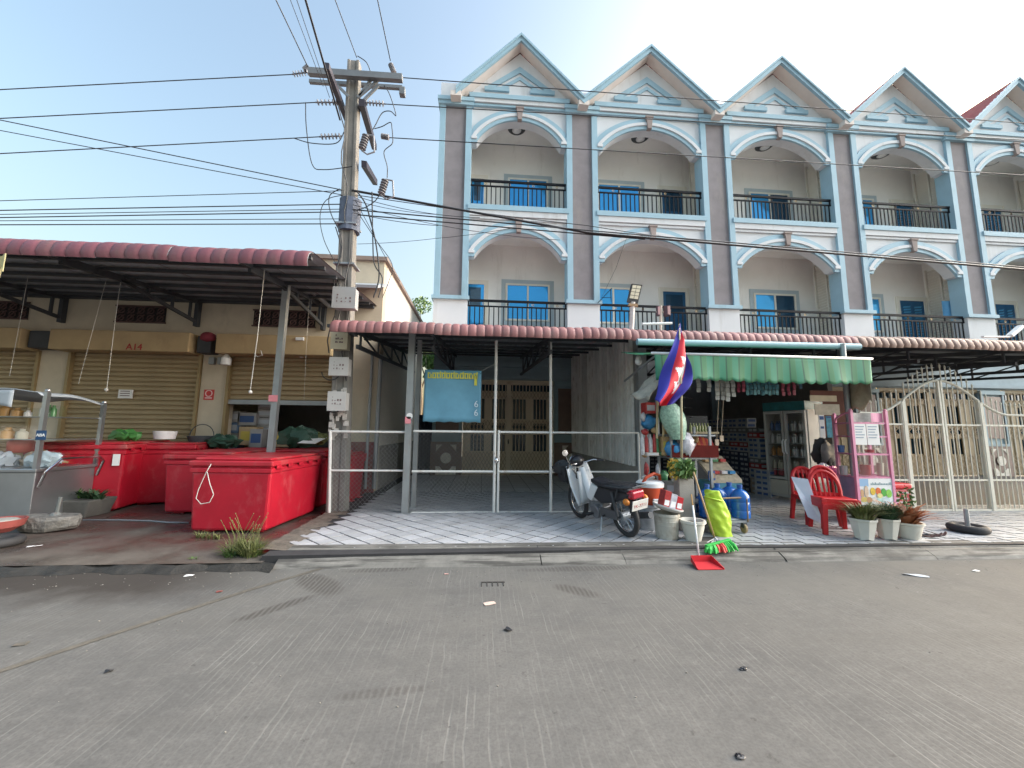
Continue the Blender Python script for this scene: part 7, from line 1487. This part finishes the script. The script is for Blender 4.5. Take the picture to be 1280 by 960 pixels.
b.grid(lambda u, v: (WB - .06 - (.18 + .10 * v) * 0 + .02 * v - .26 * (v) * .0 + (-.30 + .20 * v) + .05 * cos((u - .5) * 2.6), (u - .5) * (.46 - .12 * abs(v - .5)), .30 + .60 * v), 14, 12); b.build('leg_shield', bike_white, BK_, smooth=True, solid=.014)
b = MB(); b.grid(lambda u, v: (WB - .40 + .10 * v, (u - .5) * (.34 - .1 * v), .34 + .48 * v), 8, 8); b.build('inner_shield', M('shield_grey', (.46, .47, .48), .45), BK_, smooth=True, solid=.01)
b = MB(); b.tube([(.20, 0, .58), (.42, 0, .52), (.62, 0, .42), (.80, 0, .44), (.95, 0, .86)], [.06, .07, .07, .06, .045], 10); b.build('frame', bike_white, BK_, smooth=True)
b = MB(); prof = [(-.30, .70), (-.10, .735), (.12, .73), (.30, .715), (.48, .74), (.56, .76), (.58, .70), (.44, .655), (.1, .655), (-.28, .655)]; b.prism(prof, -.115, .115, 'XZ'); b.build('seat', seat_m, BK_, bevel=.03)
b = MB()
for y in (-.05, 0, .05): b.box(-.28, y - .004, .738, .2, y + .004, .745)
b.build('seat_seam', M('seam_grey', (.08, .08, .085), .5), BK_)
b = MB(); b.prism([(-.34, .655), (.46, .655), (.60, .48), (.40, .40), (.10, .46), (-.26, .58)], -.105, .105, 'XZ'); b.build('side_cover', black_gloss, BK_, bevel=.025)
b = MB(); b.prism([(.40, .64), (.58, .68), (.74, .44), (.62, .40)], -.115, .115, 'XZ'); b.build('front_cover', bike_white, BK_, bevel=.02)
b = MB(); b.tube([(.16, .135, .70), (-.20, .135, .72), (-.40, .11, .745), (-.42, 0, .75), (-.40, -.11, .745), (-.20, -.135, .72), (.16, -.135, .70)], .012, 8); b.tube([(-.36, .1, .742), (.1, .11, .72)], .008, 6); b.tube([(-.36, -.1, .742), (.1, -.11, .72)], .008, 6); b.tube([(-.12, .135, .71), (-.02, .13, .55)], .010, 6); b.tube([(-.12, -.135, .71), (-.02, -.13, .55)], .010, 6); b.build('rear_rack', steel_dark, BK_, smooth=40)
b = MB(); b.prism([(-.36, .58), (-.28, .56), (-.2, .62), (-.26, .69), (-.36, .68)], -.10, .10, 'XZ'); b.build('tail_light', tail_red, BK_, bevel=.025)
for s_ in (-1, 1): b = MB(); b.ball((-.28, s_ * .15, .55), .05, 12, 8, 1.1, .8, .9); b.build('indicator', amber, BK_, smooth=True)
b = MB(); b.grid(lambda u, v: (.36 * cos(pi * (.28 + .55 * v)) * 1.0, (u - .5) * .11, R_ + .36 * sin(pi * (.28 + .55 * v))), 4, 14); b.build('rear_fender', black_gloss, BK_, smooth=True, solid=.008)
b = MB(); b.grid(lambda u, v: (WB + .33 * cos(pi * (.30 + .5 * v)), (u - .5) * .11, R_ + .33 * sin(pi * (.30 + .5 * v))), 4, 14); b.build('front_fender', black_gloss, BK_, smooth=True, solid=.008)
b = MB(); pmx = T((-.36, 0, .50)) @ Matrix.Rotation(radians(-20), 4, 'Y'); b.box(-.004, -.125, -.07, .004, .125, .07, pmx); pl = b.build('number_plate', M('plate_white', (.70, .70, .68), .5), BK_)
text_mesh('1K-7711', .062, 'plate_number', M('plate_red', (.45, .06, .05), .6), pl, pmx @ T((-.005, 0, -.01)) @ Matrix(((0, 0, -1, 0), (-1, 0, 0, 0), (0, 1, 0, 0), (0, 0, 0, 1))), .001)
b = MB(); b.tube([(WB, .06, R_), (WB - .14, .06, .60), (WB - .22, .05, .86)], .02, 8); b.tube([(WB, -.06, R_), (WB - .14, -.06, .60), (WB - .22, -.05, .86)], .02, 8); b.build('fork', black_m, BK_, smooth=40)
b = MB(); b.tube([(0, .09, R_), (.45, .09, .33)], .02, 8); b.tube([(0, -.09, R_), (.45, -.09, .33)], .02, 8); b.tube([(.0, .12, .30), (.06, .12, .62)], .022, 8); b.tube([(0, -.12, .30), (.06, -.12, .62)], .022, 8); b.build('swing_arm', steel_dark, BK_, smooth=40)
b = MB(); b.tube([(.42, 0, .30), (.62, 0, .32), (.74, 0, .36)], [.10, .11, .08], 12); b.tube([(.50, -.16, .28), (.50, .16, .28)], .10, 14); b.box(.40, -.13, .20, .62, .13, .34); b.build('engine', M('engine_grey', (.22, .22, .23), .45, metal=.6, var=.25), BK_, bevel=.012)
b = MB(); b.tube([(.66, -.14, .22), (.3, -.17, .20), (-.05, -.18, .26), (-.32, -.18, .32)], [.02, .035, .045, .045], 10); b.build('exhaust', steel_dark, BK_, smooth=40); b = MB(); b.prism([(.02, .24), (.44, .22), (.46, .36), (.04, .36)], .095, .12, 'XZ'); b.build('chain_cover', M('chain_grey', (.13, .13, .135), .45, metal=.5), BK_, bevel=.01)
b = MB(); b.tube([(.30, -.16, .26), (.30, .16, .26)], .012, 6); b.tube([(.56, -.24, .24), (.56, .24, .24)], .014, 6); b.box(.53, .15, .235, .60, .26, .265); b.box(.53, -.26, .235, .60, -.15, .265); b.build('foot_peg', black_m, BK_)
b = MB(); b.tube([(.38, .12, .22), (.30, .26, -.04)], .013, 6); b.tube([(.30, .26, -.04), (.24, .27, -.045)], .013, 6); b.build('side_stand', steel_grey, BK_, smooth=40)
b = MB(); b.tube([(WB - .40, .32, .93), (WB - .28, .24, .95), (WB - .22, 0, .92), (WB - .28, -.24, .95), (WB - .40, -.32, .93)], .012, 8); b.build('handlebar', chrome, BK_, smooth=True)
for s_ in (-1, 1): b = MB(); b.tube([(WB - .33, s_ * .27, .94), (WB - .42, s_ * .34, .93)], .019, 8); b.build('grip', black_m, BK_, smooth=40)
b = MB(); b.ball((WB - .16, 0, .96), .12, 14, 10, .9, 1.05, .8); b.build('headlight_cowl', black_gloss, BK_, smooth=True); b = MB(); b.lathe([(0, 0), (.085, 0), (.07, .02), (0, .025)], (WB - .06, 0, .96), 16, Matrix.Rotation(pi / 2, 4, 'Y')); b.build('headlight', chrome, BK_, smooth=True)
b = MB(); b.tube([(WB - .30, .22, .95), (WB - .26, .26, 1.10)], .006, 5); b.lathe([(0, 0), (.05, .004), (.05, .014), (0, .016)], (WB - .27, .27, 1.14), 14, Matrix.Rotation(-pi / 2, 4, 'Y')); b.build('mirror', chrome, BK_, smooth=40)
b = MB(); 
for k in range(4): b.tube([(WB - .25, .02 * k - .03, .93), (WB - .14, .05 + .02 * k, .85), (WB - .18, .06, .72)], .006, 5)
b.build('cable', chrome, BK_)
b = MB(); b.frustum(WB + .14, 0, .60, .86, .12, .16, .15, .20); b.build('basket', black_m, BK_, bevel=.03)
bmx = BK_.matrix_world; c_ = bmx @ Vector((WB + .14, .05, .84)); bag('black_cover', tuple(c_), .19, 1.05, .9, .55, black_m, 'black cloth bundle in the front basket of the motorcycle', seed=40)

# ------------------------------------------------------------------ litter on the road
def scrap(px, py, w_, l_, rot, mat, label, z=.004, curl=.012, cat='litter', name='paper_scrap'):
    w_ *= .8; l_ *= .8; curl *= .35; p = gnd(px, py, 0); b = MB(); c_, s_ = cos(rot), sin(rot)
    b.grid(lambda u, v: (p.x + ((u - .5) * w_) * c_ - ((v - .5) * l_) * s_, p.y + ((u - .5) * w_) * s_ + ((v - .5) * l_) * c_, z + curl * (.5 + .5 * sin(u * 5 + v * 3 + px))), 6, 6); return tag(b.build(name, mat, solid=.002), label, cat)
pp = M('pink_scrap', (.50, .30, .27), .8)
scrap(612, 755, .13, .07, .3, M('card_scrap', (.52, .40, .35), .8, var=.2, scale=40), 'small pinkish card lying on the road below the closed porch')
scrap(635, 788, .05, .07, .8, black_m, 'dark scrap on the road under the pinkish card', curl=.03); scrap(1145, 720, .26, .06, -.5, M('bottle_clear', (.55, .58, .62), .3), 'crushed pale plastic wrapper on the road at the right', curl=.03)
p = gnd(930, 837, 0); b = MB(); b.ball((p.x, p.y, .006), .022, 10, 6, 1.3, .8, .4, .3, random.Random(3)); tag(b.build('black_scrap', black_gloss), 'black crumpled plastic scrap in the middle of the road', 'litter')
p = gnd(925, 947, 0); b = MB(); b.ball((p.x, p.y, .008), .02, 10, 6, 1.2, .8, .4, .3, random.Random(4)); tag(b.build('black_scrap', black_gloss), 'black crumpled scrap at the bottom edge of the road', 'litter')
p = gnd(1128, 695, 0); b = MB(); b.ball((p.x, p.y + .03, .03), .06, 10, 6, 1.5, .7, .5, .35, random.Random(5)); tag(b.build('white_wrapper', MATS['clear_plastic']), 'white crumpled wrapper against the kerb under the cream pot', 'litter')
p = gnd(1232, 694, 0); b = MB(); b.ball((p.x, p.y + .03, .025), .06, 10, 6, 1.8, .7, .4, .35, random.Random(6)); tag(b.build('white_wrapper', MATS['clear_plastic']), 'white crumpled wrapper against the kerb near the tyre stand', 'litter')
scrap(1220, 714, .09, .05, .2, paper_m, 'tiny white paper on the road near the right kerb'); scrap(558, 718, .05, .03, .1, pp, 'tiny pink petal on the road before the tiled pavement'); scrap(236, 720, .10, .06, .1, paper_m, 'white paper scrap on the wet road edge'); scrap(308, 707, .07, .05, .9, paper_m, 'white paper scrap beside the tall grass')
scrap(42, 690, .16, .05, .5, paper_m, 'white paper strip on the market ground near the red bowl pot', .07); scrap(63, 707, .08, .05, .5, paper_m, 'small white paper scrap at the dark market ground edge', .01); scrap(136, 840, .05, .03, .5, black_m, 'small dark leaf on the left of the road', curl=.03); scrap(26, 806, .09, .06, .3, M('flat_leaf', (.10, .09, .075), .8), 'flat dark leaf at the far left of the road'); scrap(274, 740, .06, .04, .3, M('brown_red', (.22, .06, .05), .7), 'brown red scrap on the road near the joint')

p = gnd(616, 728, 0); b = MB(); b.box(p.x - .12, p.y - .012, -.01, p.x + .12, p.y + .012, .005)
for k in range(5): b.box(p.x - .12 + .055 * k, p.y - .10, -.01, p.x - .11 + .055 * k, p.y - .012, .0045)
tag(b.build('drain_slot', M('slot_dark', (.03, .028, .026), .9)), 'dark slotted drain mark in the road before the pipe gate', 'drain')
rr = random.Random(99); b = MB()
for k in range(420):
    x, y = rr.uniform(-4.5, 8), rr.uniform(1.0, 4.7) if k < 110 else rr.uniform(4.2, 4.68); s_ = rr.uniform(.002, .008)
    b.ball((x, y, s_ * .3), s_, 6, 4, 1, rr.uniform(.5, 1), .5, .25, rr)
o = b.build('gravel', M('gravel', (.22, .21, .19), .9, var=.4, scale=20)); o['kind'] = 'stuff'
for o in bpy.data.objects:
    if '_o' in o: del o['_o']
